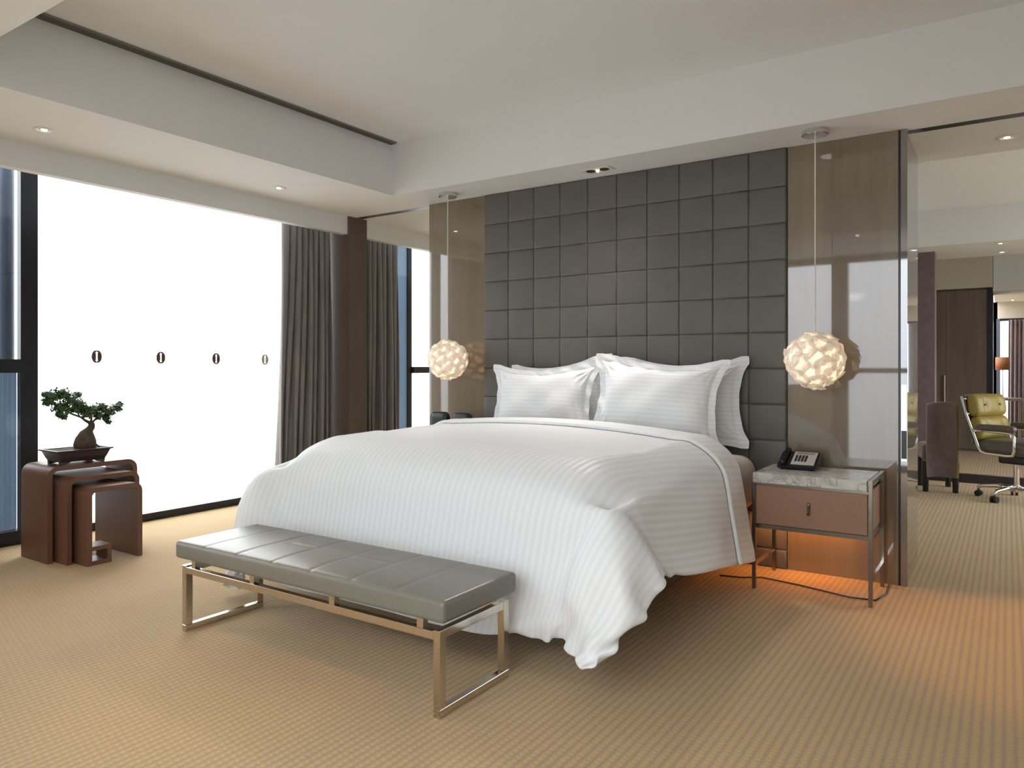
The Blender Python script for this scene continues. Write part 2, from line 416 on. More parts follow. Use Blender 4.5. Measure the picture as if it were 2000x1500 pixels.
# headboard wall core, and the wall that shuts the passage behind it
b = B(); box(b, -3.985, -.515, D+.02, D+.13, 0, CZ); struct_('wall_back', b, wallp)
b = B(); box(b, -6.0, -1.9, 8.4, 8.5, 0, 2.95); box(b, -1.95, -1.8, 8.4, 12.75, 0, TZ); box(b, -1.2, -1.0, 5.56, 8.4, 0, 2.7); struct_('wall_passage', b, wallp)

# lacquered wall panels
b = B(); box(b, -1.12, -.515, D-.004, D+.019, .0, CZ-.002)
for x in (-1.12+.2, -1.12+.4): pass
tag(obj('wall_panel', b, lacquer), 'glossy brown lacquered wall panel right of the headboard behind the nightstand', 'wall panel')
b = B(); box(b, -4.0, -3.427, D-.004, D+.019, 0, CZ-.002)
tag(obj('wall_panel', b, lacquer), 'narrow glossy brown lacquered wall panel left of the headboard', 'wall panel')
# sliding door parked in its pocket at the opening
b = B(); box(b, -.502, -.468, D-.008, D+.028, 0, CZ-.006)
dr = struct_('door_1', b, mirror_strip)
b = B(); box(b, -.5145, -.5035, D-.002, D+.10, 0, CZ-.004); obj('gap_fill', b, black, dr)  # black filler: the dark of the gap is put into its colour
b = B(); box(b, -.498, -.472, D-.011, D-.006, .725, .885); obj('door_pull', b, black, dr)
b = B(); box(b, -.498, -.472, D-.012, D-.007, .885, 1.145); box(b, -.498, -.472, D-.013, D-.007, .712, .725); obj('door_plate', b, chrome, dr)
b = B(); box(b, -.515, -.478, D+.05, 5.40, 0, CZ-.004); obj('door_leaf', b, lacquer, dr)

# ------------------------------------------------------------ headboard of padded squares
xs = [-3.424+i*.2297 for i in range(11)]
zs = [0, .117, .342, .567, .79, 1.013, 1.236, 1.461, 1.686, 1.912, 2.136, 2.362, 2.598]
b = B(); Yf = D-.022
def tile(b, x0, x1, z0, z1):
    gx, gz = .0014, .0008
    rings = []
    for ins, dep in ((0, -.004), (.002, -.008), (.007, -.0112), (.016, -.0125)):
        rings.append([b.verts.new((x, Yf+.012+dep, z)) for x, z in ((x0+gx+ins, z0+gz+ins), (x1-gx-ins, z0+gz+ins), (x1-gx-ins, z1-gz-ins), (x0+gx+ins, z1-gz-ins))])
    for p, q in zip(rings, rings[1:]):
        for k in range(4): b.faces.new((p[k], p[(k+1) % 4], q[(k+1) % 4], q[k]))
    b.faces.new(rings[-1])
for i in range(10):
    for j in range(12): tile(b, xs[i], xs[i+1], zs[j], zs[j+1])
box(b, xs[0], xs[-1], Yf+.011, D+.018, 0, 2.598)
tag(obj('headboard', b, leather_hb, smooth=True, angle=50), 'tall dark taupe leather headboard of stitched squares reaching the ceiling', 'headboard')

# ------------------------------------------------------------ ceiling fittings
b = B(); box(b, -4.018, -3.951, 1.36, 4.27, TZ-.012, TZ-.001)
v = tag(obj('air_diffuser', b, ventm), 'long narrow slotted air diffuser in the raised ceiling beside the window side', 'air vent')
b = B()
for k in range(3): box(b, -4.010+.021*k, -3.998+.021*k, 1.37, 4.26, TZ-.016, TZ-.0125)
obj('slat', b, simple('vent_slat', (.12, .11, .09), .7), v)
def downlight(x, y, z, label, power, tgt=None, ang=75, grp=None, r=.042, strength=14, col=(1, .68, .4)):
    t = thing('downlight', label, 'ceiling light', (x, y, z), group=grp)
    b = B(); lathe(b, [(r*.72, .0), (r*.78, -.005), (r*1.25, -.004), (r*1.3, -.0005)], (x, y, z), 32); obj('trim_ring', b, white_pl, t, smooth=True)
    b = B(); lathe(b, [(r*.72, -.001), (0, -.001)], (x, y, z), 24); obj('reflector', b, nickel, t)
    b = B(); lathe(b, [(r*.40, -.002), (r*.3, -.005), (0, -.007)], (x, y, z), 20); obj('bulb', b, emit('downlight_bulb', (1, .85, .65), strength), t, smooth=True)
    if power: spot((x, y, z-.02), power, ang, col, target=tgt or (x, y, 0))
downlight(-4.56, 2.00, CZ, 'left downlight in the low ceiling strip above the big window', 10)
downlight(-4.57, 3.64, CZ, 'right downlight in the low ceiling strip nearer the curtain', 10)
downlight(0.0, 5.23, CZ, 'downlight in the ceiling just inside the right hand opening', 16)
downlight(-.06, 9.70, CZ, 'nearer of the two downlights deep in the next room', 14)
downlight(-.05, 10.45, CZ, 'farther of the two downlights deep in the next room', 10)
downlight(.075, 14.6, 2.34, 'small downlight at the far end above the distant window', 6)
# off-frame fittings of the near strip that throw the warm pools on the carpet
downlight(-1.28, 1.15, CZ, 'downlight in the near ceiling strip mirrored in the lacquered panel', 8)
downlight(-2.75, 1.10, CZ, 'downlight in the near ceiling strip over the carpet before the bench', 34, col=(1, .52, .22), tgt=(-2.62, 1.78, 0), ang=34)
downlight(.12, 4.50, CZ, 'downlight in the ceiling strip at the right opening', 95, col=(1, .52, .22), tgt=(.18, 4.0, 0), ang=42)
t = thing('twin_downlight', 'rectangular twin spotlight plate in the ceiling above the headboard', 'ceiling light', (-2.33, 4.52, CZ))
b = B(); box(b, -2.44, -2.22, 4.465, 4.575, CZ-.006, CZ-.0005, .002); obj('plate', b, white_pl, t)
for dx in (-.05, .05):
    b = B(); lathe(b, [(.036, -.0065), (.03, -.009), (0, -.0085)], (-2.33+dx, 4.52, CZ), 24); obj('reflector', b, simple('brass_reflector', (.35, .2, .09), .2, 1), t, smooth=True)
b = B(); lathe(b, [(.012, -.009), (.008, -.018), (0, -.02)], (-2.33, 4.52, CZ), 16); obj('bulb', b, bulb_m, t)
for dx, tg in ((-.05, (-2.7, 3.3, .8)), (.05, (-1.9, 3.3, .8))): spot((-2.33+dx, 4.52, CZ-.03), 60, 120, (1, .93, .86), rad=.12, target=tg, blend=1)

# ------------------------------------------------------------ pendant lamps
def pendant(x, y, zc, r, label, seed):
    t = thing('pendant_lamp', label, 'pendant lamp', (x, y, zc), group='shell pendant lamps')
    b = B(); lathe(b, [(0, 0), (.068, 0), (.073, -.004), (.073, -.026), (.068, -.03), (0, -.03)], (x, y, CZ), 40); obj('canopy', b, chrome, t, smooth=True, angle=30)
    b = B(); cyl(b, (x, y, CZ-.02), (x, y, zc+r*.7), .0035, n=8); obj('cord', b, white_pl, t, smooth=True, angle=40)
    rnd = random.Random(seed); b = B(); N = 50
    for k in range(N):
        zz = 1-2*(k+.5)/N; a = k*2.399963; rr = math.sqrt(1-zz*zz)
        n = Vector((rr*math.cos(a), rr*math.sin(a), zz))
        n2 = (n+Vector((rnd.uniform(-.16, .16), rnd.uniform(-.16, .16), rnd.uniform(-.16, .16)))).normalized()
        u = n2.cross(Vector((.3, .2, .9))).normalized(); v = n2.cross(u)
        c = Vector((x, y, zc))+n*r*rnd.uniform(.84, .93); R = r*.36*rnd.uniform(.9, 1.12)
        ctr = b.verts.new(c+n2*R*.02); M = 20; prev = [ctr]
        for q, (f, h) in enumerate(((.3, .10), (.65, .14), (1, .0), (1.02, -.06))):
            ring = []
            for s in range(M):
                th = 2*PI*s/M; sc_ = f*(1+.12*math.cos(5*th+k)*(f > .5))
                ring.append(b.verts.new(c+(u*math.cos(th)+v*math.sin(th))*R*sc_+n2*R*(h+.04*math.cos(5*th+k))))
            for s in range(M):
                if q == 0: b.faces.new((ctr, ring[s], ring[(s+1) % M]))
                else: b.faces.new((prev[s], ring[s], ring[(s+1) % M], prev[(s+1) % M]))
            prev = ring
    obj('lamp_shade', b, rosette, t, smooth=True)
    b = B(); bmesh.ops.create_icosphere(b, subdivisions=2, radius=.026, matrix=Matrix.Translation((x, y, zc))); obj('bulb', b, bulb_m, t, smooth=True)
    l = bpy.data.lights.new('pendant_light', 'POINT'); l.energy = 1.6; l.color = (1, .76, .55); l.shadow_soft_size = .05
    o = bpy.data.objects.new('pendant_light', l); C.objects.link(o); o.location = (x, y, zc)
pendant(-.912, 4.47, 1.287, .166, 'round shell pendant lamp hanging over the nightstand with the phone', 3)
pendant(-3.629, 4.50, 1.30, .158, 'round shell pendant lamp hanging left of the bed by the window', 5)

# ------------------------------------------------------------ curtains
def curtain(y0, y1, x, z0, z1, n, lean, label, amp=.055, seed=1):
    rnd = random.Random(seed); b = B(); NU = n*14; NV = 26; g = []
    ph = [rnd.uniform(-.5, .5) for _ in range(n+2)]
    for j in range(NV+1):
        t = j/NV; z = z0+(z1-z0)*t
        row = []
        for i in range(NU+1):
            u = i/NU; k = u*n; kk = int(min(k, n-1e-6)); fr = k-kk
            phs = ph[kk]*(1-fr)+ph[kk+1]*fr
            a = 2*PI*k+phs*(1.6-t)
            sway = lean*(1-u)*math.sin(PI*min(1, (1-t)*1.0)*.5)**2
            yy = y0+(y1-y0)*u-sway+.012*math.sin(a*2+1+t*3)
            xx = x+amp*(.75+.25*(1-t))*math.sin(a)+.014*math.sin(3.1*k+2.5*t)+.01*math.sin(7*k+t*5)
            row.append(b.verts.new((xx, yy, z)))
        g.append(row)
    for j in range(NV):
        for i in range(NU): b.faces.new((g[j][i], g[j][i+1], g[j+1][i+1], g[j+1][i]))
    o = obj('curtain', b, curtain_mat, smooth=True)
    m = o.modifiers.new('thick', 'SOLIDIFY'); m.thickness = .004
    tag(o, label, 'curtain')
curtain(4.125, 4.655, -5.13, .015, 2.56, 8, .085, 'dark grey curtain gathered between the large window and the brown pier', seed=4)
curtain(4.94, 5.55, -5.13, .015, 2.56, 8, -.0, 'dark grey curtain hanging on the far side of the brown pier', seed=9)

# ------------------------------------------------------------ window decals: oval with an I left open
decal_m = simple('decal_brown', (.10, .045, .04), .5, var=.05); decal_f = simple('decal_faded', (.62, .54, .46), .5, var=.05)
def decal(y, z, m, label, grp='oval logo decals on the large window'):
    b = B(); X = -5.788; H_, W_ = .049, .038
    def half(s):
        outer = []; inner = []
        N = 14
        for k in range(N+1):
            t = -1+2*k/N; zz = H_*math.sin(t*PI/2)
            outer.append((s*W_*math.cos(t*PI/2)**.85+s*.0008, zz))
            w_ = .0095 if abs(zz) > H_*.55 else .0052
            if abs(zz) > H_*.78: w_ = .0004
            inner.append((s*min(w_, abs(outer[-1][0])-.0002), zz))
        for k in range(N):
            vs = [b.verts.new((X+dx, y+p[0], z+p[1])) for dx in (0, .001) for p in (outer[k], outer[k+1], inner[k+1], inner[k])]
            b.faces.new(vs[:4]); b.faces.new(vs[4:][::-1])
            for q in range(4): b.faces.new((vs[q], vs[(q+1) % 4], vs[4+(q+1) % 4], vs[4+q]))
    half(1); half(-1)
    bmesh.ops.remove_doubles(b, verts=b.verts, dist=1e-5)
    tag(obj('window_decal', b, m), label, 'decal', grp)
decal(2.910, 1.325, decal_m, 'leftmost brown oval logo on the large window, above the bonsai')
decal(3.425, 1.322, decal_m, 'second brown oval logo from the left on the large window')
decal(3.937, 1.318, decal_m, 'third brown oval logo from the left on the large window')
decal(4.452, 1.314, decal_f, 'faint beige oval logo on the large window right beside the curtain')

# ------------------------------------------------------------ bed
bed = thing('bed', 'king size bed with white striped bedding in front of the leather headboard', 'bed', (-2.28, 3.66, 0))
b = B(); box(b, -3.12, -1.46, 2.92, 4.685, .10, .36, .01); obj('bed_base', b, basewood, bed)
for lx in (-3.03, -1.53):
    for ly in (3.0, 4.47):
        b = B(); cyl(b, (lx, ly, 0), (lx, ly, .11), .028, .034, n=18); obj('leg', b, black, bed, smooth=True, angle=40)
b = B(); cushion(b, -3.29, -1.285, 2.86, 4.69, .36, .70, r=.105, nx=10, ny=10, puff=.0); mt = obj('mattress', b, sheet, bed, smooth=True)
def unpack(axes, q):
    # each axis is a list of steps from one vertex to the next
    out = []
    for steps in axes:
        acc = 0; l = []
        for v in steps:
            acc += v; l.append(acc*q)
        out.append(l)
    return list(zip(*out))
DN = (106, 72)
DV = unpack(([-3479,-27,-17,-17,-15,-10,20,26,5,2,23,18,-7,26,11,24,6,22,28,-3,19,27,24,26,28,27,20,27,28,27,28,27,28,16,26,25,28,27,28,28,28,28,28,28,28,28,28,28,
28,28,29,27,29,28,28,28,28,28,29,28,28,28,28,29,28,28,28,29,28,28,28,29,28,28,28,28,28,28,27,27,26,28,28,24,25,28,19,28,-3,28,25,16,18,-11,24,24,27,
28,-2,-2,10,19,24,20,26,26,-2264,-18,-20,-18,-10,-2,10,16,15,9,13,15,8,15,17,18,17,20,20,13,17,23,24,24,25,26,24,25,27,28,27,26,24,21,24,26,27,28,28,
28,28,28,28,28,28,28,28,29,28,28,28,28,28,28,29,28,28,28,28,28,28,29,28,28,28,28,28,29,28,28,28,28,28,28,28,29,28,27,28,27,27,28,27,25,24,25,22,22,14,
20,20,19,13,6,17,22,23,21,14,10,10,16,19,18,17,12,-2272,-7,-17,-18,-9,-1,8,13,18,13,11,15,13,14,17,19,19,19,19,18,18,22,22,23,23,25,25,25,27,27,27,24,
22,23,25,27,27,28,28,28,28,28,29,28,28,28,28,28,28,28,29,28,28,28,28,28,28,29,28,28,28,28,28,28,29,28,28,28,28,28,28,29,28,28,28,28,28,28,28,27,27,28,
27,24,24,24,23,22,20,17,19,20,14,11,14,20,21,19,17,15,16,16,17,16,14,2,-2293,5,-10,-16,-11,-2,9,12,16,13,13,14,17,17,19,20,19,18,18,20,21,20,21,20,24,
24,25,26,27,26,25,22,22,25,26,28,28,28,28,28,28,28,28,28,28,29,28,28,28,28,28,29,27,29,28,28,28,28,29,28,28,28,28,28,28,29,28,28,28,28,28,28,28,29,28,
28,28,28,28,27,28,28,26,23,24,24,23,23,21,19,18,20,17,13,12,18,22,19,17,15,18,19,16,16,16,13,-2339,15,2,-10,-13,-7,8,10,16,11,11,16,19,19,21,22,19,18,
19,21,21,20,18,20,24,25,25,27,26,25,22,22,23,27,27,28,28,28,28,28,29,28,28,28,28,28,28,29,28,28,28,28,28,28,29,28,28,28,28,29,28,28,28,28,28,28,29,28,
28,28,28,28,28,28,28,29,28,28,28,28,28,28,25,25,24,23,23,22,21,20,18,20,19,16,12,16,22,23,18,16,18,19,16,13,18,22,-2378,19,11,-1,-12,-11,3,11,16,10,
10,16,20,20,22,21,20,18,21,22,22,18,17,22,25,25,26,26,25,22,21,23,26,27,28,28,28,29,28,28,28,28,28,29,28,28,28,28,28,29,28,28,28,28,29,28,28,28,28,28,
29,28,28,28,28,28,29,28,28,28,28,28,28,28,29,28,28,28,28,28,29,27,26,26,25,23,23,21,21,20,15,19,20,21,15,15,21,24,21,18,19,20,16,12,11,21,-2400,19,15,
6,-7,-10,-1,8,16,11,7,16,20,21,22,21,20,20,23,23,23,17,18,23,25,26,26,25,22,21,23,25,27,28,28,28,28,28,28,28,29,28,28,28,28,28,29,28,28,28,29,28,28,
28,28,29,28,28,28,28,29,28,28,28,28,28,29,28,28,28,28,28,29,28,28,28,28,28,29,28,28,28,27,27,25,23,23,22,22,17,10,17,21,24,19,16,22,23,22,21,21,21,19,
11,3,1,-2392,10,12,11,3,-3,-5,2,12,11,9,15,20,22,21,21,20,22,25,24,23,17,19,25,26,26,25,22,21,22,24,27,28,28,28,28,28,29,28,28,28,28,28,29,28,28,28,
29,28,28,28,29,28,28,28,28,29,28,28,28,29,28,28,28,28,28,29,28,28,28,28,29,28,28,28,28,29,28,28,28,28,28,28,27,26,25,24,21,22,16,6,15,23,25,22,18,22,
23,22,23,23,22,21,14,0,-10,-2388,-4,6,13,11,3,-1,-2,6,9,9,14,19,21,20,21,22,24,26,24,22,18,23,26,26,25,23,20,21,24,26,28,28,28,28,29,28,28,28,28,29,
28,28,28,29,28,28,28,28,29,28,28,28,29,28,28,29,28,28,28,28,29,28,28,28,29,28,28,28,28,29,28,28,28,28,29,28,28,28,29,28,28,28,27,26,25,24,20,23,17,5,
16,24,24,24,21,23,23,22,23,23,23,23,16,3,-10,-2397,-15,-2,11,12,5,5,3,4,9,10,10,15,19,21,21,24,26,26,24,20,22,25,26,26,23,21,20,23,26,27,28,28,29,28,
28,28,28,29,28,28,28,29,28,28,28,29,28,28,28,29,28,28,28,29,28,28,29,28,28,28,29,28,28,28,29,28,28,28,29,28,28,28,29,28,28,28,28,29,28,28,28,28,27,26,
26,23,21,22,18,8,16,24,23,24,24,24,23,23,24,23,24,22,18,7,-8,-2405,-23,-11,5,8,5,9,8,7,9,10,10,12,18,22,22,25,26,26,23,23,24,26,26,24,21,20,22,25,27,
28,28,29,28,28,28,29,28,28,28,29,28,28,28,29,28,28,29,28,28,28,29,28,28,29,28,28,29,28,28,28,29,28,28,28,29,28,28,29,28,28,28,29,28,28,28,28,29,28,28,
28,29,28,28,26,26,23,22,20,18,10,18,24,22,24,25,25,24,24,24,25,23,22,17,10,1,-2435,-16,-12,-4,3,6,11,11,10,10,11,10,13,18,21,22,25,26,26,24,24,26,26,
24,22,20,22,24,27,28,28,29,28,28,28,29,28,28,29,28,28,28,29,28,28,29,28,28,29,28,28,29,28,28,28,29,28,28,29,28,28,29,28,28,29,28,28,28,29,28,28,29,28,
28,28,29,28,28,28,29,28,28,28,28,27,25,24,23,18,18,13,20,24,22,24,26,25,25,25,25,24,23,19,15,12,15,-2480,0,-5,-7,-2,5,11,12,12,11,11,11,13,17,21,23,
25,26,26,26,25,26,25,22,20,22,25,27,27,29,28,28,28,29,28,28,28,29,28,28,29,28,28,29,28,28,29,28,28,29,28,28,29,28,28,29,28,28,29,28,28,29,28,28,29,28,
28,29,28,28,28,29,28,28,29,28,28,28,29,28,28,28,29,28,27,25,25,22,19,17,16,21,25,22,25,26,26,25,25,25,24,18,14,10,10,17,-2501,10,5,-1,-2,2,8,11,12,12,
11,11,14,16,21,23,26,26,27,27,25,25,23,22,22,24,27,28,28,28,28,28,29,28,28,29,28,28,29,28,28,29,28,28,29,28,28,29,28,28,29,28,29,28,28,29,28,28,29,28,
28,29,28,28,29,28,28,29,28,28,29,28,28,29,28,28,29,28,28,28,29,28,28,28,28,27,25,23,20,16,16,23,24,24,25,27,26,25,26,24,18,13,7,7,9,8,-2506,15,13,8,4,
1,5,8,13,10,11,12,15,17,20,22,26,27,27,27,26,24,22,23,24,26,28,28,28,28,28,29,28,28,29,28,28,29,28,28,29,28,28,29,28,29,28,28,29,28,28,29,28,29,28,28,
29,28,29,28,28,29,28,28,29,28,28,29,28,29,28,28,29,28,28,29,28,28,28,29,28,28,29,28,28,27,26,24,22,18,16,22,25,24,26,27,26,26,24,20,14,9,7,7,11,19,
-2528,7,14,14,12,7,4,6,10,10,10,11,17,18,20,22,26,27,27,27,26,24,24,24,25,27,27,29,28,28,28,29,28,29,28,28,29,28,28,29,28,29,28,28,29,28,29,28,28,29,
28,29,28,29,28,28,29,28,28,29,28,29,28,28,29,28,29,28,28,29,28,28,29,28,29,28,28,29,28,28,29,28,28,28,29,27,26,24,25,21,16,21,25,26,26,27,26,25,22,17,
12,9,9,9,9,10,-2552,14,16,15,16,11,9,6,9,11,12,13,15,18,20,22,25,27,28,27,27,25,24,25,26,27,28,29,28,28,29,28,28,29,28,29,28,28,29,28,29,28,29,28,28,
29,28,29,28,29,28,28,29,28,29,28,29,28,28,29,28,29,28,28,29,28,29,28,29,28,28,29,28,29,28,28,29,28,28,29,28,28,29,28,28,27,27,26,25,23,18,22,25,26,27,
26,25,23,20,15,13,11,10,11,10,8,-2586,18,16,16,15,12,11,11,11,13,15,16,16,17,20,22,25,27,28,28,26,26,25,26,27,28,28,29,28,28,29,28,29,28,29,28,28,29,
28,29,28,29,28,29,28,29,28,28,29,28,29,28,29,28,28,29,28,29,28,29,28,29,28,29,28,28,29,28,29,28,29,28,28,29,28,29,28,28,29,28,29,28,28,28,28,28,27,27,
27,24,21,21,25,27,26,26,24,21,18,15,12,12,12,14,14,17,-2621,16,13,14,14,12,12,13,14,15,15,19,20,20,19,22,25,27,28,28,27,26,27,27,28,28,28,29,28,28,29,
28,29,28,29,28,29,28,29,28,29,28,29,28,29,28,29,28,29,28,29,28,29,28,28,29,28,29,28,29,28,29,28,29,28,28,29,28,29,28,29,28,29,28,29,28,29,28,28,29,28,
29,28,28,28,28,28,27,27,26,24,23,24,26,26,24,23,20,17,13,12,13,15,15,12,16,-2617,7,9,11,13,12,13,15,14,15,16,18,21,21,20,22,25,26,29,28,27,27,28,28,
28,29,28,29,28,29,28,29,28,29,28,29,28,29,29,28,29,28,29,28,29,28,28,29,28,29,28,29,28,29,28,29,28,29,28,29,28,29,28,29,28,29,28,29,28,29,28,29,28,29,
28,28,29,28,29,28,29,28,29,28,28,28,28,28,28,27,26,24,25,25,23,23,21,19,15,14,12,13,14,10,9,15,-2607,15,12,12,12,13,13,13,14,13,13,15,20,19,20,21,24,
26,29,28,28,28,28,28,29,28,29,28,29,29,28,29,29,28,29,28,29,29,28,29,28,29,28,29,28,29,28,29,28,29,28,29,28,29,28,29,28,29,28,28,29,28,29,29,28,29,28,
29,28,29,28,29,28,29,28,29,28,29,28,29,28,29,28,29,28,28,28,29,28,28,27,25,26,22,22,20,19,17,13,13,13,13,9,7,6,7,-2560,13,13,13,12,13,12,12,11,11,9,
11,16,17,19,21,24,26,27,28,29,28,28,28,28,30,29,29,28,29,29,28,29,29,28,29,29,28,29,28,29,28,29,28,29,28,29,28,29,28,29,28,29,28,29,28,29,28,29,28,29,
28,29,28,29,29,28,29,28,29,28,29,28,29,28,29,28,29,29,28,29,28,29,28,29,29,28,29,29,28,27,24,25,21,19,18,18,14,11,10,12,11,11,10,10,19,-2541,13,13,13,
12,11,9,8,8,8,9,11,14,16,18,20,22,24,27,29,30,29,26,27,28,30,30,29,28,29,29,28,29,29,28,29,29,28,29,28,29,28,29,28,29,28,29,28,29,28,29,28,29,29,28,
29,28,29,28,29,28,29,28,29,28,29,28,29,28,29,28,29,29,28,29,28,29,28,29,29,28,29,29,28,29,29,29,30,30,29,24,22,25,19,15,16,15,13,9,9,10,12,13,13,9,7,
-2492,11,12,11,10,7,6,5,6,8,9,13,14,16,17,19,19,22,26,28,31,28,27,27,29,31,29,29,28,29,28,29,28,29,29,28,29,28,29,28,29,28,29,28,29,29,28,29,28,29,28,
29,28,29,28,29,28,29,28,29,28,29,28,29,28,29,28,29,28,29,29,28,29,28,29,28,29,28,29,29,28,29,29,28,29,29,29,30,30,29,25,24,24,17,10,10,12,13,10,9,9,
11,13,13,10,11,-2459,8,9,9,6,5,4,4,6,8,12,14,15,15,16,17,16,19,24,28,29,29,29,30,30,29,28,28,29,28,28,29,29,28,29,28,29,28,29,28,29,28,29,28,29,28,29,
28,29,28,29,29,28,29,28,29,28,29,28,29,28,29,28,29,28,29,28,29,28,29,29,28,29,28,29,28,29,28,29,29,28,29,28,29,29,28,29,30,30,30,28,25,24,17,5,4,6,9,
9,10,12,11,13,13,8,-1,-2416,7,7,6,4,3,3,5,7,11,14,15,14,14,15,16,12,16,23,26,29,30,31,31,29,29,28,27,29,28,28,29,28,29,28,29,28,29,29,28,29,28,29,28,
29,28,29,28,29,28,29,28,29,29,28,29,28,29,28,29,28,29,28,29,28,29,28,29,28,29,29,28,29,28,29,28,29,28,29,29,28,29,28,29,28,29,29,29,29,30,30,28,24,16,
5,1,1,5,5,8,11,13,15,15,9,0,-2395,4,5,3,3,3,4,7,10,14,15,14,12,13,15,13,10,13,22,26,29,30,32,30,29,29,27,28,28,29,28,29,28,29,28,29,28,29,28,29,28,29,
28,29,29,28,29,28,29,28,29,28,29,28,29,28,29,28,29,29,28,29,28,29,28,29,28,29,28,29,28,29,29,28,29,28,29,28,29,29,28,29,28,29,28,29,28,29,29,30,30,28,
25,17,7,3,2,3,2,3,5,9,13,16,16,21,-2403,4,4,2,2,4,6,10,14,15,14,12,10,13,14,11,7,12,21,27,28,32,31,29,29,28,28,28,28,28,29,28,29,28,29,28,29,29,28,29,
28,29,28,29,28,29,28,29,28,29,29,28,29,28,29,28,29,28,29,28,29,28,29,29,28,29,28,29,28,29,28,29,29,28,29,28,29,29,28,29,28,29,28,29,28,29,28,29,29,29,
30,28,25,16,6,3,4,7,6,4,1,2,6,11,14,16,-2377,4,2,2,3,6,9,13,15,14,12,10,10,13,12,8,6,12,21,26,29,31,31,29,28,29,27,28,28,29,28,29,28,29,29,28,29,28,
29,28,29,28,29,28,29,29,28,29,28,29,28,29,28,29,29,28,29,28,29,28,29,28,29,28,29,29,28,29,28,29,28,29,29,28,29,28,29,29,28,29,28,29,28,29,28,29,28,29,
29,29,29,29,25,14,5,3,2,6,8,9,6,3,2,3,6,8,-2351,1,2,2,5,9,13,14,14,12,10,8,12,12,9,5,5,12,22,26,30,30,30,29,28,28,28,28,29,28,29,28,29,29,28,29,28,29,
28,29,28,29,28,29,29,28,29,28,29,28,29,29,28,29,28,29,28,29,28,29,29,28,29,28,29,28,29,29,28,29,28,29,29,28,29,28,29,29,28,29,28,29,29,28,28,28,29,29,
29,29,30,28,24,13,5,2,2,3,5,9,10,8,7,3,-2,-7,-2331,1,2,4,8,12,14,14,12,10,8,9,12,10,6,2,6,13,22,26,30,30,30,28,28,28,28,28,29,28,29,28,29,29,28,29,28,
29,29,28,29,28,29,29,28,29,28,29,29,28,29,28,29,28,29,29,28,29,28,29,28,29,29,28,29,28,29,29,28,29,29,28,29,28,29,29,28,29,28,29,29,28,29,28,28,28,29,
29,29,30,29,28,23,13,4,2,1,3,4,7,8,7,11,6,0,-6,-2330,2,3,6,11,13,14,13,10,8,8,10,10,8,3,2,5,14,22,26,30,30,30,28,28,27,29,29,29,28,28,28,29,29,28,29,
29,28,29,28,29,29,28,29,29,28,29,29,28,29,29,28,29,28,29,29,28,29,29,28,29,28,29,29,28,29,28,29,29,28,29,29,28,29,29,28,29,29,28,29,28,29,27,28,30,28,
28,29,30,29,30,27,22,12,4,1,1,3,5,6,6,7,10,7,2,-9,-2322,3,5,9,13,13,12,11,8,8,8,10,9,5,2,1,6,14,22,27,29,30,30,28,27,27,30,29,29,28,28,28,29,29,28,29,
29,28,29,29,28,29,29,28,29,29,28,29,29,28,29,29,28,29,29,28,29,29,28,29,29,28,29,29,28,29,29,28,29,29,28,29,28,29,29,28,29,29,28,29,28,28,27,29,31,27,
28,29,30,30,30,26,21,11,3,1,1,4,5,6,5,7,11,6,6,8,-2336,3,7,11,13,13,10,10,7,8,9,9,6,3,1,2,5,14,23,26,30,30,30,28,27,27,30,29,28,29,28,29,28,29,29,28,
29,29,28,29,29,28,29,29,28,29,29,29,28,29,29,28,29,29,28,29,29,28,29,29,28,29,29,28,29,29,28,29,29,28,29,29,28,29,29,28,29,29,28,29,28,28,28,28,32,27,
28,29,30,30,29,26,20,9,3,1,2,4,5,5,5,7,12,6,5,4,-2327,6,9,12,12,11,10,8,8,8,8,7,5,2,1,1,6,14,22,27,30,30,30,28,27,27,29,30,29,28,29,28,29,28,29,29,28,
29,29,29,28,29,29,28,29,29,28,29,29,29,28,29,29,28,29,29,29,28,29,29,28,29,29,28,29,29,28,29,29,29,28,29,29,28,29,29,28,29,28,29,28,28,28,29,31,27,28,
29,30,31,29,26,18,7,2,2,2,5,5,5,5,6,11,8,4,-4,-2312,7,10,12,11,10,9,8,8,7,8,5,4,1,1,2,5,14,22,27,31,30,30,28,27,26,30,30,29,28,29,28,29,29,28,29,29,
29,28,29,29,28,29,29,29,28,29,29,28,29,29,29,28,29,29,29,28,29,29,28,29,29,29,28,29,29,28,29,29,29,28,29,29,28,29,29,28,29,29,28,29,28,28,29,30,28,28,
29,30,31,28,25,17,6,2,2,3,4,5,6,5,6,8,9,7,-10,-2301,8,11,11,10,9,8,8,8,7,6,4,3,2,1,1,5,14,22,28,31,30,30,28,27,26,30,30,29,28,29,29,28,29,29,28,29,29,
29,28,29,29,29,28,29,29,29,28,29,29,29,28,29,29,29,28,29,29,29,28,29,29,28,29,29,29,28,29,29,29,28,29,29,29,28,29,29,28,29,29,28,29,28,29,30,27,28,30,
30,31,28,24,14,6,1,3,3,5,5,6,6,4,7,9,11,-2,-2305,9,10,11,9,9,7,8,7,6,5,4,3,2,1,1,5,13,22,28,31,31,30,28,27,26,30,30,29,28,29,29,29,28,29,29,29,28,29,
29,29,28,29,29,29,28,29,29,29,28,29,29,29,28,29,29,29,29,28,29,29,29,28,29,29,29,28,29,29,29,28,29,29,29,28,29,29,29,28,29,29,29,28,29,29,28,28,29,31,
31,27,22,13,5,2,3,4,5,5,6,6,4,6,10,14,5,-2310,10,10,9,9,8,7,7,7,5,5,4,2,2,2,2,4,12,22,28,32,31,30,28,27,26,30,30,29,29,28,29,29,29,28,29,29,29,28,29,
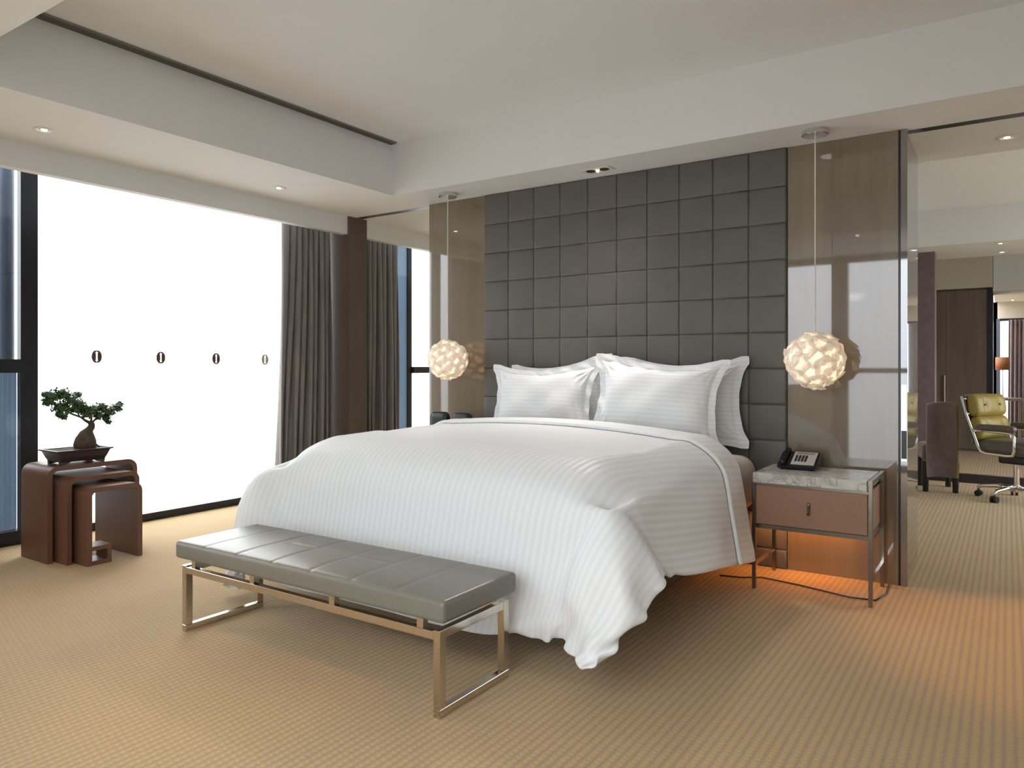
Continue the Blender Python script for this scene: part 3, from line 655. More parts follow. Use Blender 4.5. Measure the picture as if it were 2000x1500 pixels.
29,29,29,28,29,29,29,28,29,29,29,29,28,29,29,29,29,28,29,29,29,28,29,29,29,29,28,29,29,29,29,28,29,29,29,28,29,29,29,29,28,29,30,30,27,27,29,29,31,30,
26,21,12,4,3,3,5,5,5,5,6,4,6,11,15,7,-2308,10,9,9,9,7,7,6,6,5,5,3,3,2,2,2,4,11,22,29,32,31,29,28,27,27,30,30,29,29,28,29,29,29,29,28,29,29,29,29,28,
29,29,29,29,28,29,29,29,29,28,29,29,29,29,29,28,29,29,29,29,28,29,29,29,29,28,29,29,29,29,28,29,29,29,29,28,29,29,29,29,29,30,31,26,26,29,30,30,30,25,
20,10,5,3,4,5,5,5,5,5,5,6,11,15,9,-2305,9,9,9,8,7,6,6,5,5,4,3,3,3,3,2,4,10,21,29,33,31,29,28,27,27,30,30,29,29,29,28,29,29,29,29,29,28,29,29,29,29,28,
29,29,29,29,29,28,29,29,29,29,29,28,29,29,29,29,29,29,28,29,29,29,29,28,29,29,29,29,29,28,29,29,29,29,29,28,29,29,29,31,30,26,27,29,29,30,29,25,18,10,
4,4,4,5,5,5,6,5,5,6,11,15,10,-2302,9,8,8,8,7,6,5,5,4,4,3,3,3,3,3,5,9,21,29,32,32,29,28,26,28,30,30,29,29,29,29,28,29,29,29,29,29,29,28,29,29,29,29,29,
28,29,29,29,29,29,29,28,29,29,29,29,29,29,29,28,29,29,29,29,29,28,29,29,29,29,29,29,28,29,29,29,29,29,28,29,30,30,30,26,28,29,29,29,29,24,17,9,4,4,5,
5,5,5,6,5,5,6,11,15,10,-2299,9,8,8,7,6,6,5,4,4,4,3,3,3,3,3,6,11,20,29,32,31,29,28,26,29,30,29,29,29,29,29,29,29,28,29,29,29,29,29,29,29,29,28,29,29,
29,29,29,29,28,29,29,29,29,29,29,29,29,28,29,29,29,29,29,29,28,29,29,29,29,29,29,28,29,29,29,29,29,29,29,29,30,30,26,28,29,28,30,29,23,16,7,5,5,5,5,5,
5,5,6,5,6,12,15,8,-2295,8,8,8,6,6,5,5,4,4,3,3,3,2,3,4,7,13,20,29,31,31,29,28,27,29,30,29,29,29,29,28,29,29,29,29,29,29,29,28,29,29,29,29,29,29,29,28,
29,29,29,29,29,29,29,28,29,29,29,29,29,29,29,28,29,29,29,29,29,29,29,28,29,29,29,29,29,29,29,28,29,29,30,30,28,28,28,28,31,29,22,13,7,5,6,5,5,5,5,5,5,
6,6,12,15,8,-2292,7,8,7,7,5,5,4,3,4,3,3,2,3,2,4,8,15,21,29,31,30,29,28,27,30,29,29,29,29,29,29,29,29,28,29,29,29,29,29,29,29,29,28,29,29,29,29,29,29,
29,29,28,29,29,29,29,29,29,29,29,28,29,29,29,29,29,29,29,28,29,29,29,29,29,29,29,29,28,29,29,29,30,30,28,27,28,29,31,29,21,11,6,6,7,5,5,4,6,5,5,5,8,
12,14,7,-2289,7,7,8,6,5,4,3,4,3,3,3,2,2,3,4,9,16,21,29,31,30,29,28,27,30,29,29,29,29,29,29,29,29,29,29,29,29,28,29,29,29,29,29,29,29,29,29,29,28,29,
29,29,29,29,29,29,29,29,28,29,29,29,29,29,29,29,29,29,29,28,29,29,29,29,29,29,29,29,29,28,30,29,30,28,27,28,30,31,27,20,10,6,7,7,5,4,5,6,5,5,5,8,12,
13,8,-2287,6,8,6,6,5,4,3,3,3,3,3,2,2,2,4,10,17,22,29,31,30,30,28,26,30,30,29,29,29,29,28,29,29,29,29,29,29,29,29,29,29,29,29,28,29,29,29,29,29,29,29,
29,29,29,29,29,29,28,29,29,29,29,29,29,29,29,29,29,29,29,28,29,29,29,29,29,29,29,29,29,29,29,29,28,27,29,31,30,25,19,9,7,8,6,5,5,5,5,5,6,5,9,12,12,7,
-2285,6,7,7,5,5,3,3,3,3,3,3,2,2,2,4,10,18,23,30,31,29,30,28,27,29,30,29,29,29,29,29,29,29,29,29,28,29,29,29,29,29,29,29,29,29,29,29,29,29,29,29,29,29,
29,28,29,29,29,29,29,29,29,29,29,29,29,29,29,29,29,29,29,28,29,29,29,29,29,29,29,29,30,28,27,28,30,30,29,24,17,10,8,8,7,4,5,5,5,5,5,6,9,12,11,6,-2282,
6,7,6,5,4,4,3,3,3,2,3,2,1,3,4,10,19,24,30,31,30,29,28,27,29,30,29,29,29,29,29,29,29,29,29,29,29,29,29,29,29,29,29,29,29,29,29,28,29,29,29,29,29,29,29,
29,29,29,29,29,29,29,29,29,29,29,29,29,29,29,29,29,29,29,29,29,28,29,29,29,30,29,27,28,29,30,30,29,22,15,10,9,9,5,5,5,5,5,5,5,7,9,12,9,5,-2278,5,6,6,
5,4,3,2,4,3,3,2,2,1,2,5,10,19,25,31,31,30,29,28,27,30,29,29,29,29,29,29,29,29,29,29,29,29,29,29,29,29,29,29,29,29,29,29,29,29,29,29,29,29,29,29,29,29,
29,29,29,29,29,29,29,29,29,29,29,29,29,29,29,29,29,29,29,29,29,29,29,29,29,28,27,29,30,31,28,21,14,10,10,8,5,5,5,5,5,5,5,7,10,11,8,4,-2276,6,6,5,5,3,
3,2,3,4,3,2,2,1,2,5,10,20,26,31,31,30,29,28,27,30,30,29,29,29,29,29,29,29,29,29,29,29,29,29,29,29,29,29,29,29,29,29,29,29,29,29,29,29,29,29,29,29,29,
29,29,29,29,29,29,29,29,29,29,29,29,29,29,29,29,29,29,29,29,29,29,30,29,27,28,29,30,30,29,20,13,11,9,6,5,5,5,5,5,5,6,8,10,10,7,2,-2272,5,6,5,4,3,3,3,
2,3,4,3,2,1,2,4,10,20,27,32,31,30,29,28,27,30,30,29,29,29,29,29,29,29,29,29,29,29,29,29,29,29,29,29,29,29,29,29,29,29,30,29,29,29,29,29,29,29,29,29,
29,29,29,29,29,29,29,29,29,29,29,29,29,29,29,29,29,29,29,29,29,30,30,27,28,29,30,30,28,20,13,10,8,6,5,5,5,5,5,5,7,8,9,10,5,2,-2269,5,5,4,4,3,3,3,3,3,
3,3,3,1,2,3,10,20,28,33,31,30,29,28,27,30,30,29,29,29,29,29,29,29,29,30,29,29,29,29,29,29,29,29,29,29,29,29,29,29,29,29,29,29,29,29,29,30,29,29,29,29,
29,29,29,29,29,29,29,29,29,29,29,29,29,29,29,29,29,30,29,29,30,28,27,29,30,31,28,20,12,9,7,5,6,5,5,5,5,5,7,8,10,8,4,2,-2267,5,5,4,3,3,3,3,3,3,3,3,3,3,
1,3,8,20,30,34,31,30,28,28,28,30,30,29,29,30,29,29,29,29,29,29,29,29,29,29,29,29,29,29,29,30,29,29,29,29,29,29,29,29,29,29,29,29,29,29,30,29,29,29,29,
29,29,29,29,29,29,29,29,29,29,30,29,29,29,29,29,30,30,27,28,29,31,30,28,18,11,8,7,7,5,5,5,5,5,6,7,8,9,6,4,1,-2263,4,4,4,3,3,3,3,3,3,3,3,3,3,3,3,7,18,
32,34,32,29,29,28,29,30,29,30,29,29,29,29,29,29,29,29,29,29,30,29,29,29,29,29,29,29,29,29,29,30,29,29,29,29,29,29,29,29,29,29,29,30,29,29,29,29,29,29,
29,29,29,29,29,30,29,29,29,29,29,29,29,30,30,27,29,29,31,30,26,17,10,9,8,6,5,4,5,6,5,6,8,8,7,5,3,2,-2261,4,4,3,4,2,3,3,3,2,3,3,3,4,4,4,6,18,32,34,32,
30,28,28,30,30,30,29,29,29,29,29,29,29,30,29,29,29,29,29,29,29,29,30,29,29,29,29,29,29,29,29,30,29,29,29,29,29,29,29,29,29,30,29,29,29,29,29,29,29,29,
30,29,29,29,29,29,29,29,29,30,30,29,28,28,30,31,29,25,15,11,9,8,6,4,5,5,6,5,7,8,7,5,4,4,1,-2258,4,3,4,3,3,3,2,3,3,2,3,3,3,5,7,8,18,29,34,32,29,28,29,
31,30,29,29,29,29,29,30,29,29,29,29,29,29,29,30,29,29,29,29,29,29,29,30,29,29,29,29,29,29,29,30,29,29,29,29,29,29,30,29,29,29,29,29,29,29,30,29,29,29,
29,29,29,29,30,29,30,30,28,28,29,30,30,30,23,14,11,9,8,6,5,4,5,6,6,7,6,6,4,4,4,3,-2257,3,4,3,3,3,3,3,2,3,3,3,2,4,5,9,11,18,28,31,31,30,28,29,31,30,29,
29,29,30,29,29,29,29,29,29,30,29,29,29,29,29,30,29,29,29,29,29,29,30,29,29,29,29,29,29,30,29,29,29,29,29,29,30,29,29,29,29,29,29,30,29,29,29,29,29,30,
29,29,29,30,30,28,28,30,30,30,29,22,13,11,10,7,6,4,5,5,6,7,5,5,5,4,4,6,5,-2258,3,3,3,3,3,3,3,3,3,2,3,3,3,5,10,13,19,27,31,30,30,28,29,31,30,29,30,29,
29,29,29,29,30,29,29,29,29,29,30,29,29,29,29,29,30,29,29,29,29,29,30,29,29,29,29,29,30,29,29,29,29,29,30,29,29,29,29,29,30,29,29,29,29,29,30,29,29,29,
29,30,31,28,28,30,30,30,28,21,12,11,10,7,5,5,5,5,6,6,4,5,5,4,5,5,5,-2257,3,3,2,3,4,3,3,3,3,2,3,3,3,5,9,15,20,28,30,30,30,28,29,31,30,30,29,29,29,29,
30,29,29,29,29,29,30,29,29,29,29,30,29,29,29,29,30,29,29,29,29,29,30,29,29,29,29,30,29,29,29,29,30,29,29,29,29,29,30,29,29,29,29,30,29,29,29,29,30,30,
31,28,28,30,30,30,28,19,12,11,9,7,5,4,5,6,5,5,5,5,5,5,5,5,6,-2259,3,2,2,3,4,4,3,3,3,3,2,3,3,5,9,15,21,29,30,30,30,28,29,31,30,30,29,29,29,30,29,29,29,
29,30,29,29,29,29,30,29,29,29,30,29,29,29,29,30,29,29,29,29,30,29,29,29,29,30,29,29,29,29,30,29,29,29,30,29,29,29,29,30,29,29,29,29,30,29,30,31,29,28,
29,31,30,28,18,12,10,8,6,5,5,5,5,5,5,5,5,5,5,6,5,4,-2257,2,2,2,2,4,4,3,4,3,3,2,3,3,5,9,15,22,30,30,30,30,28,29,31,31,29,29,29,30,29,29,29,30,29,29,29,
30,29,29,29,29,30,29,29,29,30,29,29,29,29,30,29,29,29,30,29,29,29,30,29,29,29,29,30,29,29,29,30,29,29,29,29,30,29,29,29,30,29,29,31,31,28,29,29,31,30,
28,18,11,9,7,6,5,5,5,5,5,5,5,5,5,5,5,6,6,-2260,2,2,1,2,3,4,4,4,4,3,3,2,3,5,9,15,24,30,30,30,29,29,29,31,31,29,29,30,29,29,29,30,29,29,29,30,29,29,29,
30,29,29,29,30,29,29,29,30,29,29,29,30,29,29,29,30,29,29,29,30,29,29,29,30,29,29,29,30,29,29,29,30,29,29,29,30,29,29,30,30,31,29,29,29,31,31,27,18,10,
8,7,5,5,5,5,5,5,5,5,5,5,5,5,5,4,-2258,3,2,1,1,1,3,5,5,4,4,3,3,3,4,9,16,24,31,30,30,29,29,29,31,31,29,30,29,29,30,29,29,29,30,29,29,29,30,29,29,29,30,
29,29,30,29,29,29,30,29,29,29,30,29,29,29,30,29,29,30,29,29,29,30,29,29,29,30,29,29,29,30,29,29,30,29,29,29,30,31,31,29,29,29,31,31,26,17,11,7,5,6,5,
4,5,5,5,5,6,5,5,5,5,5,6,-2261,3,2,2,1,1,1,3,5,5,5,4,3,3,4,8,17,26,31,31,29,30,28,29,32,30,30,29,29,30,29,29,29,30,29,29,30,29,29,29,30,29,29,30,29,29,
29,30,29,29,30,29,29,29,30,29,29,30,29,29,29,30,29,29,30,29,29,29,30,29,29,30,29,29,29,30,29,29,30,30,32,30,29,29,30,30,30,25,17,9,7,6,5,5,5,5,5,5,5,
5,6,5,4,5,5,3,-2258,3,3,2,2,0,1,1,3,4,6,5,4,4,4,8,17,27,32,31,29,30,28,29,32,30,30,29,29,30,29,29,30,29,29,30,29,29,30,29,29,29,30,29,29,30,29,29,30,
29,29,30,29,29,29,30,29,29,30,29,29,30,29,29,30,29,29,29,30,29,29,30,29,29,30,29,29,30,29,31,31,30,29,30,30,30,29,24,14,10,8,6,5,5,5,5,5,5,5,5,5,5,5,
6,5,5,-2262,3,3,3,2,2,0,1,1,2,4,5,5,6,5,8,17,28,33,31,29,29,29,29,32,31,29,29,30,29,29,30,29,29,30,29,29,30,29,29,30,29,29,30,29,29,30,29,29,30,29,29,
30,29,29,30,29,29,30,29,29,30,29,29,30,29,29,30,29,29,30,29,29,29,30,29,29,30,29,31,32,30,29,30,30,30,29,21,13,10,9,6,5,5,5,5,5,5,5,5,5,5,5,6,5,5,
-2262,2,3,3,3,2,2,1,0,1,2,3,4,6,6,9,17,30,33,32,30,29,29,30,31,31,29,30,29,29,30,29,29,30,29,29,30,29,29,30,29,30,29,29,30,29,29,30,29,29,30,29,29,30,
29,29,30,29,29,30,29,29,30,29,30,29,29,30,29,29,30,29,29,30,29,29,30,29,30,30,33,30,29,30,30,30,28,20,13,10,8,6,5,4,5,5,6,5,5,5,5,5,5,6,4,2,-2260,3,3,
3,3,3,3,2,1,1,0,2,2,3,5,9,19,33,35,31,30,29,30,31,31,30,30,29,29,30,29,29,30,29,29,30,29,30,29,29,30,29,29,30,29,29,30,29,30,29,29,30,29,29,30,29,30,
29,29,30,29,29,30,29,29,30,29,30,29,29,30,29,29,30,29,30,29,29,30,31,33,30,29,30,30,30,27,19,12,10,8,6,5,4,5,5,5,5,5,6,5,5,5,5,6,4,-2263,3,2,3,3,3,3,
3,2,2,2,1,1,2,4,8,20,33,34,32,30,29,30,33,31,29,30,29,29,30,29,30,29,29,30,29,30,29,29,30,29,30,29,29,30,29,29,30,29,30,29,29,30,29,30,29,29,30,29,30,
29,29,30,29,29,30,29,30,29,29,30,29,30,29,29,30,29,30,29,31,33,31,29,30,30,30,27,17,12,10,7,6,5,4,5,5,5,5,5,5,5,5,6,5,6,7,-2267,3,3,3,2,3,3,3,3,3,2,2,
2,2,4,9,18,31,34,32,30,29,31,33,31,30,29,29,30,29,30,29,29,30,29,30,29,29,30,29,30,29,29,30,29,30,29,30,29,29,30,29,30,29,29,30,29,30,29,29,30,29,30,
29,29,30,29,30,29,29,30,29,30,29,30,29,29,30,29,31,34,31,29,30,30,30,28,17,9,9,7,5,5,5,5,5,5,5,5,5,5,5,6,6,4,2,-2262,2,4,3,3,3,2,3,3,3,3,3,3,3,7,8,10,
33,37,30,29,29,30,38,29,30,29,30,29,29,30,29,30,29,30,29,29,30,29,30,29,30,29,29,30,29,30,29,30,29,29,30,29,30,29,30,29,29,30,29,30,29,30,29,29,30,29,
30,29,30,29,29,30,29,30,29,30,29,29,30,37,30,29,30,30,32,33,21,1,4,6,5,5,5,5,5,5,5,4,6,5,4,6,9,0,8,],
[2501,-6,4,-6,-17,-19,-19,-1,25,26,14,-21,-25,-9,25,13,-27,-19,1,27,21,-4,14,7,-3,10,-20,-2,3,-7,8,-4,4,23,7,11,4,9,0,3,-1,1,0,0,0,0,0,0,0,0,0,-1,0,-1,
-1,-1,-1,-1,-1,-1,-1,-1,-1,-1,-1,0,-1,-1,-1,0,-1,-1,-1,0,0,2,3,6,4,6,6,-1,1,-14,13,-4,-20,3,23,-1,6,-20,-20,-26,-11,-15,4,-7,-26,-16,-24,-17,-14,-7,
-10,3,170,-9,-2,-7,-16,-20,-18,-7,8,16,14,-3,-17,-13,4,9,-5,-11,-6,12,17,9,11,10,6,0,-12,-8,-3,-1,4,6,11,16,12,9,4,4,1,1,-1,0,0,0,0,0,0,-1,0,0,0,-1,0,
-1,-1,-1,0,-1,-1,-1,0,-1,0,0,-1,0,0,0,-1,0,-1,0,-1,-1,-1,0,-1,1,0,0,2,1,2,0,3,-3,-8,-3,9,8,4,-9,-18,-21,-15,-10,-5,-9,-17,-18,-18,-12,-7,-6,-7,-6,176,
-10,-6,-8,-17,-20,-18,-12,-2,7,13,6,-10,-16,-6,6,5,-4,-10,3,14,13,12,13,9,-3,-11,-9,-4,2,8,11,15,14,10,6,3,2,0,0,0,0,0,0,-1,0,0,0,0,0,-1,0,0,-1,0,-1,
0,-1,0,-1,0,0,1,0,0,1,0,0,0,0,0,0,-1,0,-1,-1,-1,-1,-2,-3,-2,-2,0,1,-1,-3,-6,-4,4,10,7,-5,-15,-20,-16,-9,-7,-12,-16,-16,-14,-7,0,-1,-3,-2,165,-8,-9,
-11,-17,-18,-16,-14,-8,-4,4,10,-1,-13,-11,-1,7,4,-8,-5,10,15,16,15,7,-5,-11,-7,-1,6,12,15,14,12,7,4,1,0,0,0,0,0,0,0,0,0,0,0,0,0,-1,0,0,0,0,0,-1,0,0,0,
0,0,0,1,0,0,0,0,0,0,0,-1,0,-1,-2,0,-1,0,0,-1,-2,-1,-2,-3,-4,-6,-6,-4,1,4,5,-1,-11,-17,-17,-9,-7,-11,-17,-17,-13,-2,7,8,0,-4,152,-4,-8,-13,-16,-14,-14,
-14,-11,-13,-6,5,6,-5,-10,-7,3,8,-3,-7,6,16,19,15,4,-7,-10,-4,4,10,15,16,12,8,5,1,1,0,0,0,0,-1,0,0,0,0,0,0,0,0,0,0,0,0,0,0,0,0,0,0,0,0,0,0,0,0,0,-1,
-1,-1,0,-2,-1,-1,-2,-1,0,0,0,0,0,0,1,0,-3,-7,-8,-5,-1,-3,-1,1,-9,-14,-18,-12,-5,-7,-14,-18,-14,-1,11,15,7,-4,126,6,-3,-12,-14,-12,-12,-14,-13,-18,-15,
-2,8,3,-5,-9,-5,8,2,-5,4,17,20,13,0,-9,-7,1,9,15,16,13,10,4,2,1,0,0,0,0,0,0,0,0,0,0,0,0,-1,0,0,0,0,0,0,0,0,0,0,0,0,0,0,0,0,0,0,-1,-1,-1,-1,-1,-1,0,-1,
-1,0,0,1,0,0,-2,-2,1,1,-1,-8,-7,-3,-8,-6,0,-9,-14,-16,-16,-6,-3,-8,-13,-13,-3,9,16,15,10,102,4,1,-7,-14,-13,-13,-13,-14,-18,-19,-7,8,7,-3,-12,-9,6,6,
-2,5,18,18,9,-3,-8,-3,7,14,16,15,10,6,3,0,1,0,-1,0,0,0,0,0,0,0,0,0,0,0,0,0,0,0,0,0,0,0,0,0,0,0,0,0,0,0,0,0,-1,0,-1,0,0,-1,0,0,0,0,0,0,0,0,-2,-4,-3,0,
1,-4,-6,-4,-9,-12,-7,-10,-12,-12,-17,-7,2,-2,-7,-10,-5,4,12,18,20,109,-11,-2,-3,-13,-16,-15,-14,-15,-15,-18,-10,5,9,-4,-13,-10,4,7,2,8,17,16,5,-6,-5,
4,12,17,15,12,6,4,1,0,0,0,0,0,0,0,-1,0,0,0,0,0,0,0,0,0,0,0,0,0,0,0,0,0,0,0,0,0,0,0,0,0,0,0,0,0,0,0,0,0,0,0,0,0,0,0,0,-3,-5,-4,0,0,-6,-4,-9,-16,-13,
-11,-10,-10,-14,-7,5,4,-4,-8,-7,0,9,18,23,115,-16,-8,-3,-9,-16,-15,-14,-15,-14,-17,-12,1,8,-5,-15,-9,1,6,6,12,17,12,2,-5,1,10,16,16,13,7,4,2,1,-1,0,0,
0,0,0,0,0,0,0,0,0,0,-1,0,0,0,0,0,0,0,0,0,0,0,0,0,0,0,1,0,0,0,0,0,0,0,0,0,0,0,0,0,0,0,0,0,1,-1,-4,-6,1,1,-8,-5,-9,-17,-15,-10,-11,-10,-13,-4,7,5,-3,-8,
-7,0,9,15,10,131,-14,-12,-6,-9,-15,-12,-14,-13,-13,-15,-14,-4,4,-7,-12,-8,-3,4,9,16,15,8,2,-1,7,15,17,13,9,5,2,1,0,0,0,0,0,-1,0,0,0,0,0,0,0,0,0,0,0,0,
0,0,0,0,0,0,0,0,0,0,0,0,0,0,0,0,0,0,0,0,0,0,1,0,0,0,0,0,0,0,0,0,-2,-4,0,2,-9,-8,-9,-16,-15,-10,-13,-11,-9,-2,7,5,-4,-9,-5,3,11,17,18,104,0,-9,-10,-10,
-15,-12,-14,-12,-12,-12,-14,-9,-1,-7,-10,-6,-4,3,11,14,11,6,4,6,13,17,15,9,6,3,1,0,0,0,0,0,0,0,0,0,0,-1,0,0,0,0,0,0,0,0,0,0,0,0,0,0,0,0,0,0,0,0,0,0,0,
0,0,1,0,0,0,0,0,0,0,0,1,0,0,-1,0,0,0,-3,-1,3,-7,-10,-10,-16,-15,-10,-14,-10,-6,1,6,1,-6,-7,-1,8,13,17,19,110,-10,-11,-12,-12,-16,-13,-13,-12,-11,-11,
-11,-12,-7,-5,-8,-5,-3,2,10,11,8,6,9,13,16,15,11,7,3,2,1,0,0,0,0,-1,0,0,0,0,0,0,0,0,0,0,-1,0,0,0,0,0,0,0,0,0,0,0,0,0,0,0,1,0,0,0,0,0,0,0,0,0,0,1,0,0,
0,0,0,0,0,0,0,-1,-3,4,-3,-12,-11,-17,-15,-10,-14,-8,-4,2,3,-2,-6,-2,4,11,15,16,16,112,-13,-13,-14,-14,-15,-14,-14,-12,-10,-11,-10,-12,-10,-4,-7,-4,-4,
2,9,9,8,9,14,16,15,12,7,5,2,1,0,0,0,0,0,0,0,0,-1,0,0,0,0,0,0,0,0,0,0,0,0,0,0,0,0,0,0,0,0,0,0,0,0,0,0,0,0,0,0,0,1,0,0,0,0,0,0,1,0,0,0,-1,0,0,-2,3,1,
-11,-14,-18,-14,-10,-14,-8,-3,2,1,-3,-2,3,10,13,16,15,16,100,-11,-11,-15,-16,-14,-14,-14,-13,-12,-10,-11,-11,-11,-5,-5,-4,-3,1,8,9,10,13,15,16,12,9,5,
3,1,1,0,0,0,-1,0,0,0,0,0,0,0,-1,0,0,0,0,0,0,0,0,0,0,0,0,0,0,0,0,0,0,0,0,0,0,0,0,1,0,0,0,0,0,0,0,1,0,0,0,0,0,0,0,-1,1,-2,1,4,-8,-16,-18,-14,-10,-13,-7,
-2,1,-1,0,3,8,13,15,15,16,15,66,-2,-5,-9,-13,-13,-14,-14,-14,-13,-11,-11,-9,-11,-8,-5,-3,-3,2,7,9,12,14,15,13,10,7,4,2,1,0,-1,0,0,0,0,0,-1,0,0,0,0,0,
0,0,0,-1,0,0,0,0,0,0,0,0,0,0,0,0,0,0,0,1,0,0,0,0,0,0,0,0,0,1,0,0,0,0,0,1,0,0,0,0,0,0,-2,-2,6,-3,-15,-19,-14,-11,-11,-6,-2,0,1,3,8,12,14,15,15,14,9,26,
8,0,-1,-4,-8,-13,-14,-14,-13,-12,-11,-9,-9,-9,-6,-4,-3,2,7,10,13,14,13,11,8,6,2,1,0,0,0,0,-1,0,0,0,0,0,-1,0,0,0,0,0,0,0,0,0,0,0,0,-1,0,0,1,0,0,0,0,0,
0,0,0,0,0,0,0,0,1,0,0,0,0,0,0,1,0,0,0,1,0,0,0,-1,-2,-3,6,1,-11,-18,-16,-11,-11,-5,-1,2,3,8,11,13,14,14,15,15,14,-8,2,1,4,4,-2,-9,-13,-14,-14,-11,-11,
-9,-9,-8,-7,-4,-3,2,7,10,12,13,13,9,6,3,2,0,0,-1,0,0,0,0,-1,0,0,0,0,0,0,-1,0,0,0,0,0,0,0,0,0,0,0,0,0,0,0,0,0,0,0,0,0,0,0,1,0,0,0,0,0,0,1,0,0,0,0,0,0,
1,0,0,1,-1,-4,-3,5,4,-5,-17,-16,-12,-9,-3,0,4,7,9,13,13,14,13,13,13,17,-37,10,4,6,5,-3,-9,-11,-11,-13,-11,-8,-9,-8,-7,-7,-5,-2,2,6,10,11,12,9,7,4,2,1,
-1,0,0,0,-1,0,0,0,0,-1,0,0,0,0,0,0,-1,0,0,0,0,0,0,0,0,0,0,0,0,0,0,0,0,0,0,0,0,1,0,0,0,0,0,1,0,0,0,0,0,0,0,0,0,1,0,1,-1,-4,-4,3,5,1,-13,-15,-12,-6,-2,
3,5,9,12,12,14,13,11,9,10,6,-14,1,2,3,1,-6,-10,-10,-9,-11,-9,-6,-7,-6,-7,-5,-5,-2,1,5,9,9,9,7,4,3,1,0,-1,0,-1,0,0,-1,0,0,0,0,-1,0,0,0,0,0,0,-1,0,0,0,
0,0,0,0,0,0,0,0,0,0,0,0,0,0,0,1,0,0,0,0,0,1,0,0,0,1,0,0,0,0,0,0,1,0,1,1,-3,-4,-1,3,4,-7,-13,-10,-4,1,5,8,10,12,13,13,11,9,8,10,12,-12,-1,-2,-1,-2,-7,
-9,-9,-8,-9,-8,-6,-6,-5,-6,-5,-5,-3,1,3,6,6,5,4,4,2,1,0,-1,-1,0,-1,-1,0,0,-1,0,-1,0,0,0,0,-1,0,0,0,0,-1,0,0,0,0,0,0,1,0,0,0,0,0,0,0,0,0,0,1,0,0,0,0,1,
0,0,1,0,1,0,1,0,1,0,1,1,1,1,-1,-5,-3,0,2,-2,-8,-7,0,4,7,9,11,12,13,12,10,8,7,9,15,-6,-8,-4,-5,-5,-7,-8,-7,-6,-6,-5,-5,-5,-6,-5,-6,-5,-2,-1,0,2,1,3,2,
4,3,1,0,-1,-1,-2,0,-1,-1,0,-1,-1,0,-1,0,0,0,-1,0,0,0,-1,0,-1,0,0,0,0,1,0,0,0,0,1,0,0,0,0,0,0,1,0,0,0,1,0,1,1,0,1,0,0,1,2,1,0,2,1,1,1,-1,-4,-4,-3,-1,0,
-3,-1,3,7,9,10,11,12,11,12,9,7,6,8,11,-5,-12,-7,-7,-7,-6,-6,-5,-3,-2,-2,-2,-3,-5,-5,-5,-5,-3,-2,-1,1,-1,-1,0,2,3,1,-1,-1,-1,-1,-1,0,0,0,-1,-1,0,-1,0,
0,0,-1,0,0,-1,0,0,0,0,-1,0,0,0,0,1,0,0,0,0,0,1,0,0,0,0,1,0,0,1,0,1,1,0,0,0,0,1,1,1,1,0,1,2,1,0,-2,-3,-3,-1,0,-2,1,7,9,9,11,11,10,10,10,9,6,7,7,5,-23,
-5,-6,-6,-6,-3,-3,0,0,0,0,-1,-3,-4,-4,-5,-4,-3,-2,-1,2,-1,-3,-2,0,3,1,-1,-1,-1,0,-1,0,0,0,0,-1,-1,0,0,0,0,0,-1,0,0,0,-1,0,0,-1,0,0,0,0,1,0,-1,0,1,0,0,
1,0,0,0,0,0,0,1,0,0,1,0,0,0,0,0,1,0,1,1,0,1,1,0,0,0,0,1,0,-4,-1,6,9,9,11,10,10,9,9,7,7,8,5,0,-35,-2,-4,-3,-2,0,1,2,1,1,0,-2,-3,-3,-4,-5,-3,-3,-2,0,2,
-1,-2,-2,0,2,2,-1,0,-1,0,-1,0,0,-1,0,0,-1,0,0,-1,0,0,0,0,0,0,-1,0,0,-1,0,0,0,0,0,0,0,0,0,0,1,0,0,0,0,0,0,0,0,1,0,0,0,1,0,0,0,0,0,0,1,0,1,0,1,0,0,0,1,
1,-5,-1,4,8,9,10,10,9,10,8,7,6,8,4,6,-51,1,-1,0,1,2,2,3,1,1,-1,-3,-3,-3,-3,-4,-2,-2,-2,-1,2,-1,-1,0,1,1,1,-1,0,0,-1,-1,0,0,-1,0,-1,0,0,-1,0,0,0,0,0,0,
0,-1,0,0,-1,0,0,0,0,0,0,0,0,0,0,0,0,1,-1,0,0,1,0,0,0,1,0,0,0,0,0,0,0,1,0,0,1,0,0,1,0,0,0,-1,-1,-2,0,3,6,7,8,9,8,10,9,8,7,7,2,-4,-39,1,1,2,2,2,3,2,1,
-1,-2,-3,-3,-2,-2,-3,-2,-1,-1,-1,0,0,1,1,0,1,-1,1,-1,0,-1,-1,0,0,-1,0,-1,0,0,-1,0,0,0,0,0,0,0,-1,0,0,-1,0,0,0,0,0,0,0,0,0,0,0,0,0,0,0,0,1,0,0,0,0,1,0,
0,0,0,0,0,1,0,0,0,1,0,1,0,1,-1,-1,-2,-1,0,2,5,5,6,6,6,7,10,10,9,8,4,2,-44,3,2,2,3,3,2,1,0,-2,-3,-3,-2,-1,-2,-2,-1,0,-1,-2,0,1,2,1,0,0,-1,1,-1,-1,0,-1,
0,-1,0,0,-1,0,0,-1,0,0,0,0,0,0,-1,0,0,0,-1,0,0,0,0,0,0,0,0,0,0,0,0,0,0,0,0,0,1,0,0,0,0,0,1,0,0,0,0,1,0,0,0,1,0,1,0,0,0,0,-2,-1,0,0,3,2,3,6,6,6,7,8,8,
9,8,8,-40,2,3,2,3,3,1,0,-2,-3,-2,-2,0,-2,-2,-1,1,-1,-1,0,0,1,1,1,0,0,-1,0,0,-1,0,-1,0,-1,0,-1,0,0,-1,0,0,0,0,-1,0,0,0,0,0,-1,0,0,0,0,0,0,0,0,0,0,0,0,
